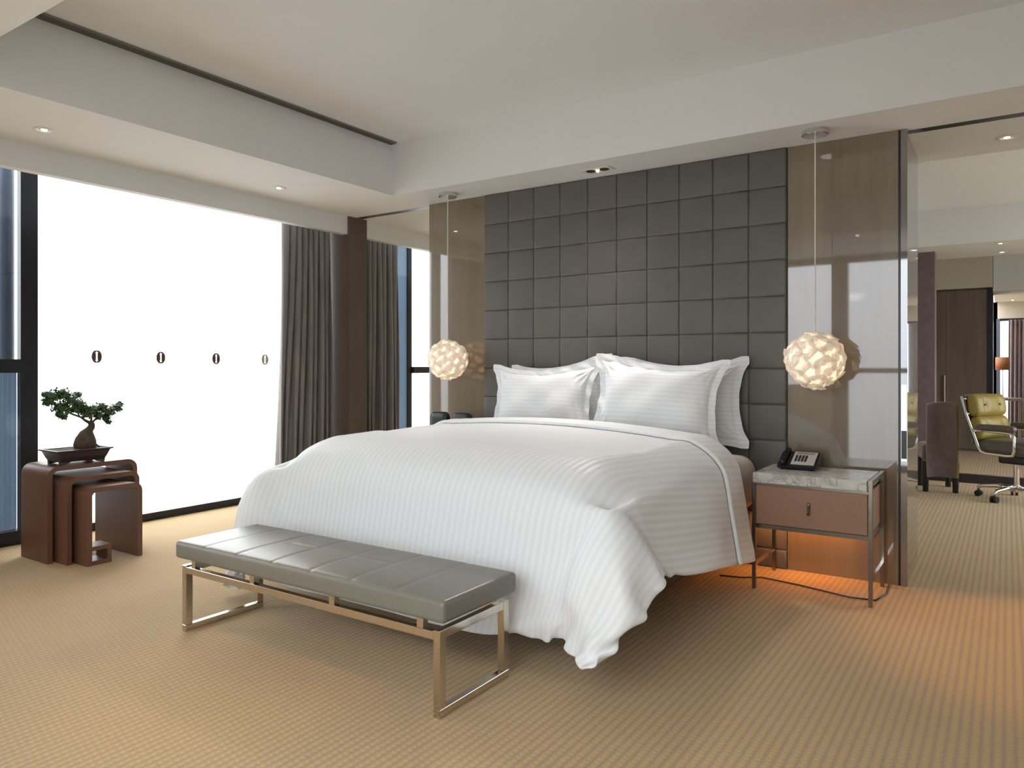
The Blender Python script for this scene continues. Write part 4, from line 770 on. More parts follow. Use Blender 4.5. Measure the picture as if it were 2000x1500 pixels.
0,0,0,0,0,0,0,1,0,0,0,0,0,0,1,0,0,0,1,0,0,1,0,1,0,0,0,0,-1,-1,0,-1,1,1,1,4,5,5,6,6,5,6,6,14,-27,2,3,3,3,1,0,-1,-3,-2,-2,0,0,-2,-1,0,0,0,-1,0,1,1,1,0,
0,-1,0,0,-1,0,-1,0,-1,0,0,-1,0,0,-1,0,0,0,-1,0,0,0,0,0,0,-1,0,0,0,0,0,0,0,0,0,0,0,0,0,0,0,0,0,0,0,0,1,0,0,0,0,0,0,1,0,0,1,0,0,1,0,1,0,0,0,0,-1,-1,0,0,
0,-1,1,1,3,3,4,6,4,3,0,-6,13,3,3,2,2,1,-2,-2,-2,-1,-1,0,0,-1,-1,0,1,0,0,-1,1,1,0,1,-1,0,-1,0,-1,0,0,-1,0,0,-1,0,0,0,-1,0,0,0,0,0,0,-1,0,0,0,0,0,0,-1,
0,0,0,0,0,0,0,0,0,0,0,0,0,1,0,0,0,0,0,0,0,0,1,0,0,0,0,1,0,0,1,0,1,0,0,0,0,-1,-1,0,0,-1,0,0,0,1,1,2,4,4,3,-1,-2,19,3,3,2,1,-1,-2,-2,-1,0,0,0,-1,-1,1,0,
1,0,0,0,0,1,0,0,0,0,0,-1,0,0,-1,0,0,0,-1,0,0,0,0,0,0,0,0,0,0,0,0,-1,0,0,0,0,0,0,0,0,0,0,0,0,0,0,0,0,0,0,0,0,0,0,0,0,1,0,0,0,0,0,0,0,0,1,0,0,0,0,0,0,0,
0,-1,0,-1,0,-1,0,0,-1,0,0,0,2,2,5,2,2,19,2,3,1,0,-2,-1,-2,0,0,1,0,-1,0,0,1,1,0,0,0,0,1,0,0,0,0,1,1,0,1,0,-1,0,0,0,0,0,0,0,0,0,0,0,0,0,0,0,0,0,0,0,0,0,
0,0,0,0,0,0,0,0,0,0,0,0,0,0,0,0,0,0,0,0,0,0,0,0,0,0,0,0,1,0,-2,-2,-1,0,0,0,0,-1,0,-1,0,-1,0,-1,0,-1,0,-1,1,1,4,4,5,18,3,1,1,-1,-2,-1,0,0,0,1,-1,0,0,1,
1,1,0,0,0,0,1,0,0,1,0,1,1,1,0,1,0,-1,0,0,0,0,1,0,-1,0,0,0,0,0,0,0,0,0,1,0,0,0,0,0,0,0,0,0,0,0,0,0,-1,0,0,0,0,0,0,0,0,0,0,0,0,0,0,0,0,0,0,0,-3,-2,-1,0,
0,0,0,-1,0,-1,0,-1,0,-1,0,-1,0,-1,0,1,2,1,-3,32,2,1,-1,-1,-1,0,0,0,0,1,0,0,0,1,1,1,0,0,0,0,1,0,1,0,0,2,0,1,0,1,0,0,0,0,0,0,0,0,0,0,0,0,0,0,0,0,0,0,0,
0,0,0,0,0,0,0,0,0,0,0,0,0,0,0,0,0,0,0,0,0,0,0,0,-1,0,1,0,0,-1,0,-1,0,-2,-2,-1,0,0,0,0,-1,0,-1,0,-1,0,-1,-1,0,-1,0,0,0,0,1,0,31,1,1,-1,-1,0,0,0,0,1,0,
0,1,0,1,1,1,0,0,0,0,1,0,1,0,1,1,0,1,0,0,1,0,0,0,0,0,0,0,0,0,0,0,0,0,0,0,0,0,0,0,0,0,0,0,0,0,0,0,0,0,0,0,0,0,0,0,0,0,0,0,0,-1,0,0,0,0,0,0,0,0,-1,-1,-2,
-1,-1,0,0,0,0,-1,0,-1,0,-1,-1,0,-1,0,-1,-1,0,0,-1,0,2,31,1,0,-1,0,0,0,0,1,0,0,1,0,1,1,1,0,1,0,0,1,0,0,1,0,1,1,0,1,0,0,0,1,0,0,0,0,0,0,0,0,0,0,0,0,0,0,
0,0,0,0,0,0,0,0,0,0,0,0,0,0,0,0,0,-1,0,0,0,0,0,0,0,0,0,0,0,0,0,0,0,0,-1,-1,-2,-1,-1,0,0,0,0,-1,0,-1,0,-1,-1,0,-1,-1,0,-1,0,-1,-1,0,2,31,1,0,-1,0,0,0,
1,0,1,0,1,0,1,1,1,0,1,0,0,1,0,1,0,0,1,1,0,0,1,0,0,0,0,0,1,0,0,0,0,-1,0,0,0,0,0,1,0,0,0,0,0,0,0,0,0,0,0,0,0,0,0,0,-1,0,0,0,0,0,0,0,0,0,0,0,0,0,0,0,0,
-1,0,-1,-2,-1,0,-1,0,0,0,-1,0,-1,-1,0,-1,-1,0,-1,0,-1,-1,-1,-1,0,1,33,0,0,-1,0,1,0,0,1,0,1,0,1,1,1,1,0,1,0,0,1,0,1,0,1,0,1,0,0,1,0,0,0,0,0,0,0,0,0,0,
0,0,0,0,0,0,0,0,1,0,0,0,0,0,0,0,0,0,0,0,0,0,-1,0,0,0,0,0,0,0,0,0,0,0,0,0,0,0,0,0,-1,0,-1,-2,-1,0,-1,0,0,-1,0,0,-1,-1,0,-1,-1,0,-1,-1,0,-1,-1,-1,0,-2,
35,0,0,0,0,0,1,0,1,0,1,0,1,1,1,1,0,1,0,0,1,0,1,0,1,0,1,0,0,1,0,0,0,0,0,0,0,0,0,0,0,0,0,0,0,0,0,0,0,0,1,0,0,0,0,0,0,0,0,0,-1,1,-1,0,0,0,0,0,0,0,0,0,0,
0,0,0,0,0,0,0,-1,0,-1,-1,-1,-1,0,-1,0,-1,0,-1,0,-1,-1,0,-1,-1,0,-1,-1,-1,-1,0,0,-2,34,0,0,0,1,0,0,1,0,1,1,0,1,1,1,0,1,1,0,0,1,0,1,0,1,0,1,0,0,0,1,0,0,
0,0,0,0,0,0,0,0,0,0,0,0,0,0,0,0,0,0,0,1,0,0,0,0,0,0,0,-1,0,0,0,0,0,0,0,0,0,0,0,0,0,0,0,0,0,0,-1,0,0,-1,-1,-1,-1,0,-1,0,-1,0,-1,0,-1,-1,0,-1,-1,-1,0,
-1,-1,-1,0,-1,-1,34,0,0,0,0,1,0,1,0,1,0,1,1,1,0,1,1,0,0,1,1,0,1,0,1,0,1,0,0,0,1,0,0,0,0,0,0,0,0,0,0,0,0,0,0,0,0,0,0,0,0,0,0,0,1,0,0,0,0,0,-1,0,0,0,0,
0,0,0,0,0,0,0,0,0,0,0,0,0,0,-1,0,0,-1,-1,-1,-1,0,-1,0,-1,0,-1,-1,0,-1,-1,0,-1,-1,-1,0,-1,-1,0,-1,-1,33,0,1,0,0,1,0,1,0,1,0,1,1,0,1,1,1,0,0,1,1,0,1,0,
1,0,1,0,0,0,1,0,0,0,0,0,0,0,0,0,0,0,0,0,0,0,0,0,0,0,0,0,0,0,0,0,0,0,0,0,0,0,0,0,0,0,0,0,0,0,0,0,0,0,0,0,0,0,0,-1,0,0,-1,-1,-1,-1,0,-1,0,-1,0,-1,-1,0,
-1,-1,-1,0,-1,-1,-1,0,-1,-1,0,-2,34,0,0,1,0,0,1,0,1,1,0,1,1,0,1,1,0,1,0,1,1,0,1,0,1,0,1,0,0,0,0,0,0,0,0,0,0,0,0,0,0,0,0,0,0,0,1,0,0,0,0,0,0,0,0,0,0,0,
0,0,0,0,-1,0,0,0,0,0,0,0,0,0,0,0,0,0,0,0,0,0,0,0,-1,-1,-1,-1,0,-1,0,-1,-1,0,-1,-1,-1,0,-1,-1,0,-1,-1,-1,0,-1,0,-2,34,0,0,0,1,0,1,0,1,1,0,1,1,0,1,1,0,
1,0,1,1,0,1,1,0,0,0,0,0,0,0,0,0,0,0,0,0,0,0,0,0,0,0,0,0,0,0,0,0,0,0,0,0,0,0,1,0,-1,0,0,0,0,0,0,0,0,0,0,0,0,0,0,0,0,0,0,0,0,0,0,0,0,0,-1,-1,-1,-1,0,0,
-1,-1,0,-1,-1,-1,-1,0,-1,-1,0,-1,-1,0,-1,-1,-1,34,0,0,0,1,0,1,0,1,0,1,1,0,1,1,0,1,1,0,1,1,0,1,1,0,0,0,0,0,0,0,0,0,0,0,0,0,0,0,0,0,0,0,0,0,0,0,0,0,0,0,
0,0,0,0,0,0,0,0,0,0,0,0,0,0,0,0,0,0,0,0,0,0,0,0,0,0,0,0,0,0,0,-1,-1,0,-1,-1,0,-1,0,-1,-1,-1,0,-1,-1,-1,0,-1,-1,0,-1,-1,0,-1,-1,33,1,0,0,1,0,1,0,1,0,1,
1,0,1,1,0,1,1,0,1,1,0,1,0,1,0,0,0,0,0,0,0,0,0,0,0,0,0,0,0,0,0,0,0,0,0,0,0,0,0,0,0,0,0,0,0,0,0,0,0,0,0,0,0,0,0,0,0,0,0,0,0,0,0,0,0,0,0,0,0,0,0,-1,-1,
-1,0,-1,-1,0,-1,0,-1,-1,-1,0,-1,-1,-1,0,-1,-1,0,-1,0,-1,-2,34,0,1,0,1,0,1,0,1,0,1,1,0,1,1,0,1,1,0,1,1,0,1,0,1,0,0,0,0,0,0,0,0,0,0,0,0,0,0,0,0,0,0,0,0,
0,0,0,0,0,0,0,0,0,0,0,0,0,0,0,0,0,0,0,0,0,0,0,0,0,0,0,0,0,0,0,0,0,0,0,0,-1,0,-1,-1,-1,0,-1,0,-1,-1,0,-1,-1,-1,0,-1,-1,-1,0,-1,0,-1,0,-1,-2,34,0,1,0,0,
1,0,1,1,0,1,1,0,1,1,0,1,1,0,1,1,0,1,0,0,0,0,0,0,0,0,0,0,0,0,0,0,0,0,0,0,0,0,0,0,0,0,0,0,0,0,0,0,0,0,0,0,0,0,0,0,0,0,0,0,0,0,0,0,0,0,0,0,0,0,0,0,0,0,0,
0,0,-1,0,-1,-1,0,-1,-1,0,-1,-1,-1,0,-1,-1,0,-1,-1,0,-1,-1,0,-1,0,-2,34,0,1,0,0,1,0,1,1,0,1,0,1,1,0,1,1,1,0,1,1,0,1,0,0,0,0,0,0,0,0,0,0,0,0,0,0,0,0,0,
0,0,0,0,0,0,0,0,0,0,0,0,0,0,0,0,0,0,0,0,0,0,0,0,0,0,0,0,0,0,0,0,0,0,0,0,0,0,0,0,0,0,-1,0,-1,-1,0,-1,-1,-1,0,-1,-1,-1,0,-1,-1,0,-1,-1,0,-1,0,-1,-1,-1,
34,0,0,1,0,1,0,1,0,1,1,0,1,1,0,1,1,0,1,1,0,1,1,0,0,0,0,0,0,0,0,0,0,0,0,0,0,0,0,0,0,0,0,0,0,0,0,0,0,0,0,0,0,0,0,0,0,0,0,0,0,0,0,0,0,0,0,0,0,0,0,0,0,0,
0,0,0,0,0,0,0,0,-1,0,-1,-1,-1,0,-1,-1,-1,-1,0,-1,-1,0,-1,-1,0,-1,0,-1,0,-1,-1,-1,34,0,0,1,0,1,0,1,0,1,0,1,1,1,0,1,1,0,1,1,0,1,1,0,0,0,0,0,0,0,0,0,0,0,
0,0,0,0,0,0,0,0,0,0,0,0,0,0,0,0,0,0,0,0,0,0,0,0,0,0,0,0,0,0,0,0,0,0,0,0,0,0,0,0,0,0,0,0,0,0,0,0,-1,0,-1,-1,-1,0,-1,-1,-1,-1,0,-1,-1,-1,0,-1,0,-1,-1,0,
-1,0,-1,-2,35,0,0,1,0,1,0,1,0,1,0,1,1,0,1,1,1,0,1,1,0,1,0,1,0,0,0,0,0,0,0,0,0,0,0,0,0,0,0,0,0,0,0,0,0,0,0,0,0,0,0,0,0,0,0,0,0,0,0,0,0,0,0,0,0,0,0,0,0,
0,0,0,0,0,0,0,0,0,0,0,0,0,-1,-1,0,-1,-1,-1,0,-1,-1,-1,-1,-1,0,-1,-1,0,-1,0,-1,0,-1,-1,0,-2,35,0,0,1,0,1,0,0,1,0,1,1,0,1,1,1,1,0,1,0,1,1,0,1,0,0,0,0,0,
0,0,0,0,0,0,0,0,0,0,0,0,0,0,0,0,0,0,0,0,0,0,0,0,0,0,0,0,0,0,0,0,0,0,0,0,0,0,0,0,0,0,0,0,0,0,0,0,0,0,0,0,-1,0,-1,-1,0,-1,-1,-1,-1,-1,0,-1,-1,-1,0,-1,0,
-1,0,-1,-1,0,-1,-1,-1,35,0,0,1,0,0,1,0,1,0,1,0,1,1,1,1,0,1,1,0,1,1,0,0,0,0,1,0,0,0,0,0,0,0,0,0,0,0,0,0,0,0,0,0,0,0,0,0,0,0,0,0,0,0,0,0,0,0,0,0,0,0,0,
0,0,0,0,0,0,0,0,0,0,0,0,0,0,0,0,0,-1,0,0,-1,-1,-1,0,-1,-1,-1,-1,-1,-1,0,-1,0,-1,-1,0,-1,0,-1,0,-1,-1,-1,35,0,0,1,0,0,1,0,1,0,1,0,1,0,1,1,1,0,1,1,1,0,
1,0,0,0,0,0,0,0,0,0,0,0,0,0,0,0,0,0,0,0,0,0,0,0,0,0,0,0,0,0,0,0,0,0,0,0,0,0,0,0,0,0,0,0,0,0,0,0,0,0,0,0,0,0,0,0,0,0,0,0,0,-1,-1,-1,-1,-1,-1,-1,0,-1,
-1,-1,0,-1,0,-1,0,-1,0,-1,-1,0,-1,-2,36,0,0,0,1,0,1,0,1,0,0,1,0,1,1,1,0,0,2,1,1,0,1,0,0,0,0,0,0,0,0,0,0,0,0,0,0,0,0,0,0,0,0,0,0,0,0,0,0,0,0,0,0,0,0,0,
0,0,0,0,0,0,0,0,0,0,0,0,0,0,0,0,0,0,0,0,0,0,0,0,0,0,-1,0,-1,-1,-1,-1,-1,-1,-1,0,-1,-1,0,-1,-1,0,-1,0,-1,0,-1,-1,-1,-1,36,0,0,0,1,0,1,0,0,1,0,1,0,1,1,
0,0,0,2,1,1,1,1,0,0,0,0,0,0,0,0,0,0,0,0,0,0,0,0,0,0,0,0,0,0,0,0,0,0,0,0,0,0,0,0,0,0,0,0,0,0,0,0,0,0,0,0,0,0,0,0,0,0,0,0,0,0,0,0,0,0,0,-1,-1,0,-1,-1,
-1,-1,-1,-1,-1,0,-1,-1,0,-1,0,-1,0,-1,-1,0,-1,-1,-1,36,0,0,0,1,0,0,1,0,1,0,1,0,0,1,1,0,0,2,1,1,1,0,1,0,0,0,0,0,0,0,0,0,0,0,0,0,0,0,0,0,0,0,0,0,0,0,0,
0,0,0,0,0,0,0,0,0,0,0,0,0,0,0,0,0,0,0,0,0,0,0,0,0,0,0,0,0,0,0,0,0,0,-1,-1,-1,0,-1,-1,-2,-1,0,-1,-1,0,-1,0,-1,-1,0,-1,0,-1,-1,0,-1,-1,35,1,0,0,1,0,0,1,
0,1,0,0,1,0,1,0,0,1,2,1,1,1,0,1,0,0,0,0,0,0,0,0,0,0,0,0,0,0,0,0,0,0,0,0,0,0,0,0,0,0,0,0,0,0,0,0,0,0,0,0,0,0,0,0,0,0,0,0,0,0,0,0,0,0,0,0,0,0,0,0,0,-1,
0,-1,-1,-1,-1,-1,-1,-1,-1,0,-1,-1,0,-1,0,-1,0,-1,-1,0,-1,-1,0,-2,36,1,0,0,1,0,0,1,0,0,1,0,1,0,0,1,0,1,1,2,1,1,0,1,0,0,0,0,0,0,0,0,0,0,0,0,0,0,0,0,0,0,
0,0,0,0,0,0,0,0,0,0,0,0,0,0,0,0,0,0,0,0,0,0,0,0,0,0,0,0,0,0,0,0,0,0,0,0,0,0,0,-1,0,-1,-1,-1,-1,-1,-1,-1,-1,-1,0,-1,0,-1,0,-1,-1,0,-1,-1,0,-1,-1,-1,36,
0,1,0,0,1,0,1,0,0,1,0,1,0,0,1,0,1,1,2,1,1,0,1,0,0,0,0,0,0,0,0,0,0,0,0,0,0,0,0,0,0,0,0,0,0,0,0,0,0,0,0,0,0,0,0,0,0,0,0,0,0,0,0,0,0,0,0,0,0,0,0,0,0,0,0,
0,0,0,0,-1,0,-1,0,-1,-1,-1,-1,-1,-1,-1,-1,0,-1,-1,0,-1,0,-1,-1,0,-1,0,-1,-1,-1,36,0,1,0,0,1,0,0,1,0,1,0,0,1,0,1,0,1,1,1,2,0,1,0,0,0,0,0,0,0,0,0,0,0,0,
0,0,0,0,0,0,0,0,0,0,0,0,0,0,0,0,0,0,0,0,0,0,0,0,0,0,0,0,0,0,0,0,0,0,0,0,0,0,0,0,0,0,0,0,0,0,0,-1,-1,-1,-1,0,-1,-2,-1,0,-1,-1,0,-1,0,-1,-1,0,-1,0,-1,
-1,0,-1,-1,36,0,0,1,0,0,1,0,1,0,0,1,0,1,0,0,1,1,1,1,1,1,1,0,0,0,0,0,0,0,0,0,0,0,0,0,0,0,0,0,0,0,0,0,0,0,0,0,0,0,0,0,0,0,0,0,0,0,0,0,0,0,0,0,0,0,0,0,0,
0,0,0,0,0,0,0,0,0,0,0,0,-1,0,-1,-1,-1,-1,-1,-1,-1,-1,0,-1,-1,0,-1,0,-1,0,-1,-1,0,-1,-1,0,-1,36,0,0,1,0,0,1,0,0,1,0,1,0,1,0,0,1,0,2,1,1,1,1,0,0,0,0,0,
0,0,0,0,0,0,0,0,0,0,0,0,0,0,0,0,0,0,0,0,0,0,0,0,0,0,0,0,0,0,0,0,0,0,0,0,0,0,0,0,0,0,0,0,0,0,0,0,0,0,0,0,0,-1,0,-1,-1,-1,-1,-1,-1,-1,-1,-1,0,-1,0,-1,0,
-1,-1,0,-1,-1,0,-1,-1,-1,37,0,0,0,1,0,0,1,0,1,0,1,0,0,1,0,0,1,1,1,2,1,0,1,0,0,0,0,0,0,0,0,0,0,0,0,0,0,0,0,0,0,0,0,0,0,0,0,0,0,0,0,0,0,0,0,0,0,0,0,0,0,
0,0,0,0,0,0,0,0,0,0,0,0,0,0,0,0,0,0,0,-1,-1,-1,-1,-1,-1,-1,-1,-1,0,-1,0,-1,-1,0,-1,0,-1,-1,0,-1,0,-1,-1,-1,37,0,0,0,0,1,0,0,1,0,1,0,1,0,1,0,0,1,1,1,1,
1,1,0,1,0,0,0,0,0,0,0,0,0,0,0,0,0,0,0,0,0,0,0,0,0,0,0,0,0,0,0,0,0,0,0,0,0,0,0,0,0,0,0,0,0,0,0,0,0,0,0,0,0,0,0,0,0,0,0,0,-1,-1,-1,-1,-1,-1,-1,-1,-1,-1,
0,-1,0,-1,0,-1,-1,0,-1,0,-1,-1,0,-1,-1,37,0,0,0,0,0,1,0,0,1,0,0,1,1,0,1,0,0,1,1,2,1,1,0,0,1,0,0,0,0,0,0,0,0,0,0,0,0,0,0,0,0,0,0,0,0,0,0,0,0,0,0,0,0,0,
0,0,0,0,0,0,0,0,0,0,0,0,0,0,0,0,0,0,0,0,0,0,0,0,0,0,-1,-1,-1,-1,-1,-2,-1,-1,0,-1,-1,0,-1,0,-1,0,-1,0,-1,-1,0,-1,-1,0,-1,37,0,0,0,0,0,0,1,0,0,0,1,0,1,
0,0,0,1,2,1,1,2,0,1,0,1,0,0,0,0,0,0,0,0,0,0,0,0,0,0,0,0,0,0,0,0,0,0,0,0,0,0,0,0,0,0,0,0,0,0,0,0,0,0,0,0,0,0,0,0,0,0,0,0,0,0,0,0,0,0,-1,-1,-1,-1,0,-2,
-1,-1,-1,-1,0,-1,0,-1,0,-1,0,-1,-1,0,-1,-1,0,-1,-1,-1,38,0,0,0,0,0,0,0,0,1,0,0,0,1,0,0,-1,2,2,2,1,1,2,0,0,0,0,0,0,0,0,0,0,0,0,0,0,0,0,0,0,0,0,0,0,0,0,
0,0,0,0,0,0,0,0,0,0,0,0,0,0,0,0,0,0,0,0,0,0,0,0,0,0,0,0,0,0,0,0,0,0,-1,-1,-1,-1,-1,-1,-1,-1,-1,-1,0,0,-1,-1,0,-1,0,-1,0,-1,-1,0,-1,-1,-1,38,0,0,0,0,0,
0,0,0,0,0,1,0,0,0,-1,0,2,2,2,2,1,2,0,0,0,0,0,0,0,0,0,0,0,0,0,0,0,0,0,0,0,0,0,0,0,0,0,0,0,0,0,0,0,0,0,0,0,0,0,0,0,0,0,0,0,0,0,0,0,0,0,0,0,0,0,0,0,0,0,
-1,0,-1,-1,-1,-1,-1,-2,-1,0,-1,0,-1,0,-1,0,-1,-1,0,-1,0,-1,-1,0,-1,-1,38,0,0,0,0,0,0,0,0,0,0,0,0,0,0,-1,-1,3,3,2,2,1,1,1,0,0,0,0,0,0,0,0,0,0,0,0,0,0,
0,0,0,0,0,0,0,0,0,0,0,0,0,0,0,0,0,0,0,0,0,0,0,0,0,0,0,0,0,0,0,0,0,0,0,0,0,0,0,0,0,0,-1,-1,0,-1,-1,-1,-2,-2,-1,0,0,0,-1,0,-1,0,-1,-1,0,-1,-1,0,-1,-1,
-1,-1,38,1,0,0,0,0,0,0,0,0,0,0,0,0,-1,-2,-1,5,3,2,2,1,2,0,0,0,0,0,0,0,0,0,0,0,0,0,0,0,0,0,0,0,0,0,0,0,0,0,0,0,0,0,0,0,0,0,0,0,0,0,0,0,0,0,0,0,0,0,0,0,
0,0,0,0,0,0,0,0,0,0,0,-2,-1,0,-2,-1,0,-8,3,2,-1,0,-1,0,-1,0,-1,-1,0,-1,-1,0,-1,-1,-1,-1,],
[24,0,23,-23,14,18,7,11,11,13,9,6,12,3,7,7,1,2,-1,9,-3,-6,-6,-5,-1,-5,2,-5,-1,-2,-1,-2,-2,-7,-6,-3,-1,-3,0,-1,0,0,0,0,0,-1,0,0,0,0,0,0,0,0,0,0,0,0,0,0,
0,1,0,0,1,0,1,1,0,1,2,1,1,2,2,2,3,4,5,7,8,-4,-3,4,1,0,1,0,18,-1,6,-13,5,0,-10,-2,-5,2,14,22,-9,-11,-6,20,2,9,-147,12,8,-1,11,14,13,13,12,12,11,8,8,5,
5,5,4,2,1,3,0,-3,-5,-5,-3,-2,-1,-2,-1,-2,-2,-3,-4,-6,-5,-3,-1,-1,0,-1,0,0,0,0,-1,0,0,0,0,0,0,0,0,0,0,0,0,0,0,0,0,0,0,1,0,0,1,0,1,1,1,1,1,2,1,2,2,2,3,
4,4,1,2,4,2,1,1,2,8,5,2,-5,0,-2,-4,-4,-3,2,6,8,-3,-9,-8,6,13,23,-162,18,9,5,11,14,15,15,12,12,11,9,8,5,4,5,4,2,3,2,0,-2,-5,-4,-2,-2,-1,-2,-1,-2,-3,-4,
-6,-5,-4,-1,-1,-1,0,0,0,0,0,-1,0,0,0,0,0,0,0,-1,0,0,0,0,0,0,0,0,0,0,0,0,0,0,0,0,1,0,1,0,1,1,1,1,1,2,3,4,3,2,3,5,3,2,1,2,5,5,3,-3,-2,-2,-3,-4,-2,0,3,4,
-3,-10,-10,-2,13,24,-158,20,13,10,13,14,14,14,11,13,11,11,9,6,3,5,5,3,3,2,0,-2,-4,-3,-2,-1,-2,-1,-2,-2,-5,-6,-5,-4,-2,-1,-1,0,0,0,0,-1,0,0,0,0,0,-1,0,
0,0,0,0,0,-1,0,0,0,0,0,0,0,0,0,0,0,0,0,0,0,1,0,1,0,1,1,0,1,2,2,1,1,5,6,5,3,2,2,2,3,3,-2,0,-3,-2,-4,-2,-1,3,2,-4,-10,-12,-7,6,19,-140,19,15,14,13,14,
14,14,11,12,12,12,9,6,4,4,5,4,4,3,0,-2,-4,-3,-1,-1,-1,-2,-2,-4,-6,-6,-5,-2,-1,-1,0,0,0,-1,0,0,0,0,0,-1,0,0,0,0,0,0,-1,0,0,0,0,0,0,0,0,0,0,-1,0,0,0,1,
0,0,0,0,1,0,0,1,0,0,1,0,0,1,4,5,5,4,3,4,0,1,3,1,0,-2,-3,-3,-2,-2,0,2,-3,-10,-12,-10,-2,3,-111,16,16,15,14,13,14,15,12,12,12,11,9,6,5,5,6,5,5,3,0,-3,
-3,-2,-1,-1,-2,-2,-4,-6,-6,-5,-3,-1,-1,0,0,-1,0,0,0,0,0,-1,0,0,0,0,0,0,-1,0,0,0,0,0,0,-1,0,0,0,0,0,0,0,0,0,0,0,0,1,0,0,0,0,0,0,0,-1,0,1,1,3,2,5,4,3,5,
1,0,3,3,0,-3,-3,-3,-2,-2,-2,-1,-3,-11,-12,-9,-6,-5,-94,13,16,16,14,13,15,15,13,13,13,10,8,6,6,6,7,6,4,4,0,-3,-3,-2,-1,-1,-2,-3,-6,-7,-5,-4,-1,-1,0,-1,
0,0,0,0,-1,0,0,0,0,0,0,-1,0,0,0,0,0,0,-1,0,0,0,0,0,0,0,0,0,0,0,0,0,0,0,0,0,-1,0,0,0,0,0,0,0,0,1,2,2,3,3,3,4,2,1,4,3,-1,-3,-2,-1,-3,-5,-4,-4,-6,-10,
-12,-9,-4,-3,-98,16,16,17,15,13,15,16,14,15,13,11,7,6,7,7,7,6,5,3,0,-3,-2,-1,-1,-2,-3,-5,-7,-7,-3,-2,-1,-1,0,0,0,0,-1,0,0,0,0,0,0,-1,0,0,0,0,0,-1,1,
-1,0,0,0,0,0,0,0,0,-1,0,0,0,0,0,0,0,0,0,0,0,-1,0,0,0,0,0,0,0,1,2,3,2,1,5,3,2,5,2,-1,-2,-1,-2,-4,-7,-7,-7,-8,-9,-11,-10,-3,7,-104,15,16,16,15,13,15,16,
15,16,15,13,8,6,7,7,8,6,5,2,0,-3,-1,-1,-1,-2,-6,-7,-7,-4,-2,-1,-1,0,0,0,-1,0,0,0,0,0,-1,0,0,0,0,0,0,0,-1,0,0,0,0,0,0,-1,0,0,0,0,0,0,0,0,0,0,0,0,-1,0,
0,0,0,0,0,-1,0,0,0,0,1,1,3,1,1,5,4,3,5,2,-2,-1,-1,-2,-7,-8,-9,-8,-8,-9,-11,-12,-5,11,-99,12,14,16,15,11,15,17,16,16,16,15,11,7,7,7,7,6,5,2,-1,-1,-1,0,
-2,-5,-7,-7,-5,-3,-1,-1,0,0,0,-1,0,0,0,0,-1,0,0,0,0,0,0,-1,0,0,0,0,0,0,-1,0,0,0,0,0,0,0,0,0,0,0,0,-1,0,0,0,0,0,0,0,-1,0,0,0,0,0,0,0,1,2,1,1,5,5,4,4,1,
-2,0,-2,-3,-7,-10,-9,-8,-8,-10,-12,-14,-11,-3,-74,9,12,16,15,12,14,16,17,17,16,17,13,8,8,8,6,7,5,1,0,-1,-1,-1,-4,-6,-8,-6,-3,-1,-1,0,0,-1,0,0,0,0,-1,
0,0,0,0,0,-1,0,0,0,0,0,0,-1,0,0,0,0,0,0,0,0,0,0,-1,0,0,0,0,0,0,0,0,0,0,-1,0,0,0,0,0,0,-1,0,0,1,1,1,1,4,6,4,5,1,-2,0,-3,-5,-7,-10,-9,-8,-9,-10,-14,-15,
-16,-15,-62,13,13,14,16,13,15,16,16,17,17,17,15,10,9,8,7,7,4,1,0,0,-1,-3,-7,-7,-6,-3,-2,-1,0,-1,0,0,0,0,-1,0,0,0,0,0,-1,0,0,0,0,0,0,0,-1,0,0,0,0,0,0,
-1,0,0,0,0,0,0,0,0,0,0,0,0,-1,0,0,0,0,0,0,-1,0,0,0,0,0,0,1,1,1,2,7,5,5,0,-1,-1,-4,-5,-9,-9,-8,-9,-10,-12,-16,-17,-18,-18,-69,22,17,14,16,15,16,15,17,
17,18,16,16,12,10,9,7,7,5,1,0,-1,-3,-5,-7,-6,-4,-2,-1,0,-1,0,0,0,-1,0,0,0,0,0,-1,0,0,0,0,0,0,-1,0,0,0,0,0,0,0,-1,0,0,0,0,0,0,0,0,0,0,0,-1,0,0,0,0,0,0,
0,-1,0,0,0,0,0,0,0,0,0,1,1,1,6,7,4,1,-2,-1,-4,-7,-8,-9,-9,-10,-12,-15,-18,-20,-19,-10,-77,24,19,16,16,16,17,16,16,18,18,17,16,14,12,9,8,6,5,1,-1,-2,
-4,-7,-5,-4,-3,-1,0,-1,0,0,0,-1,0,0,0,0,-1,0,0,0,0,0,-1,0,0,0,0,0,0,0,-1,0,0,0,0,0,0,0,0,0,0,-1,0,0,0,0,0,0,0,0,-1,0,0,0,0,0,0,-1,0,0,0,0,0,0,1,1,4,7,
6,1,-2,-1,-5,-7,-9,-9,-10,-12,-15,-19,-21,-22,-21,-22,-60,23,21,18,16,18,18,17,17,18,18,18,15,15,14,11,8,7,4,1,-1,-3,-6,-5,-4,-3,-2,-1,0,0,0,-1,0,0,0,
0,-1,0,0,0,0,0,-1,0,0,0,0,0,0,-1,0,0,0,0,0,0,0,-1,0,0,0,0,0,0,0,0,0,0,0,0,-1,0,0,0,0,0,0,-1,0,0,0,0,0,-1,0,0,1,0,2,7,6,2,-1,-2,-6,-7,-9,-10,-12,-15,
-18,-21,-22,-22,-19,-15,-70,22,20,20,19,20,20,18,17,18,19,18,16,16,14,12,10,7,4,1,-2,-4,-5,-4,-3,-2,-2,0,-1,0,0,0,0,0,-1,0,0,0,0,0,-1,0,0,0,0,0,0,-1,
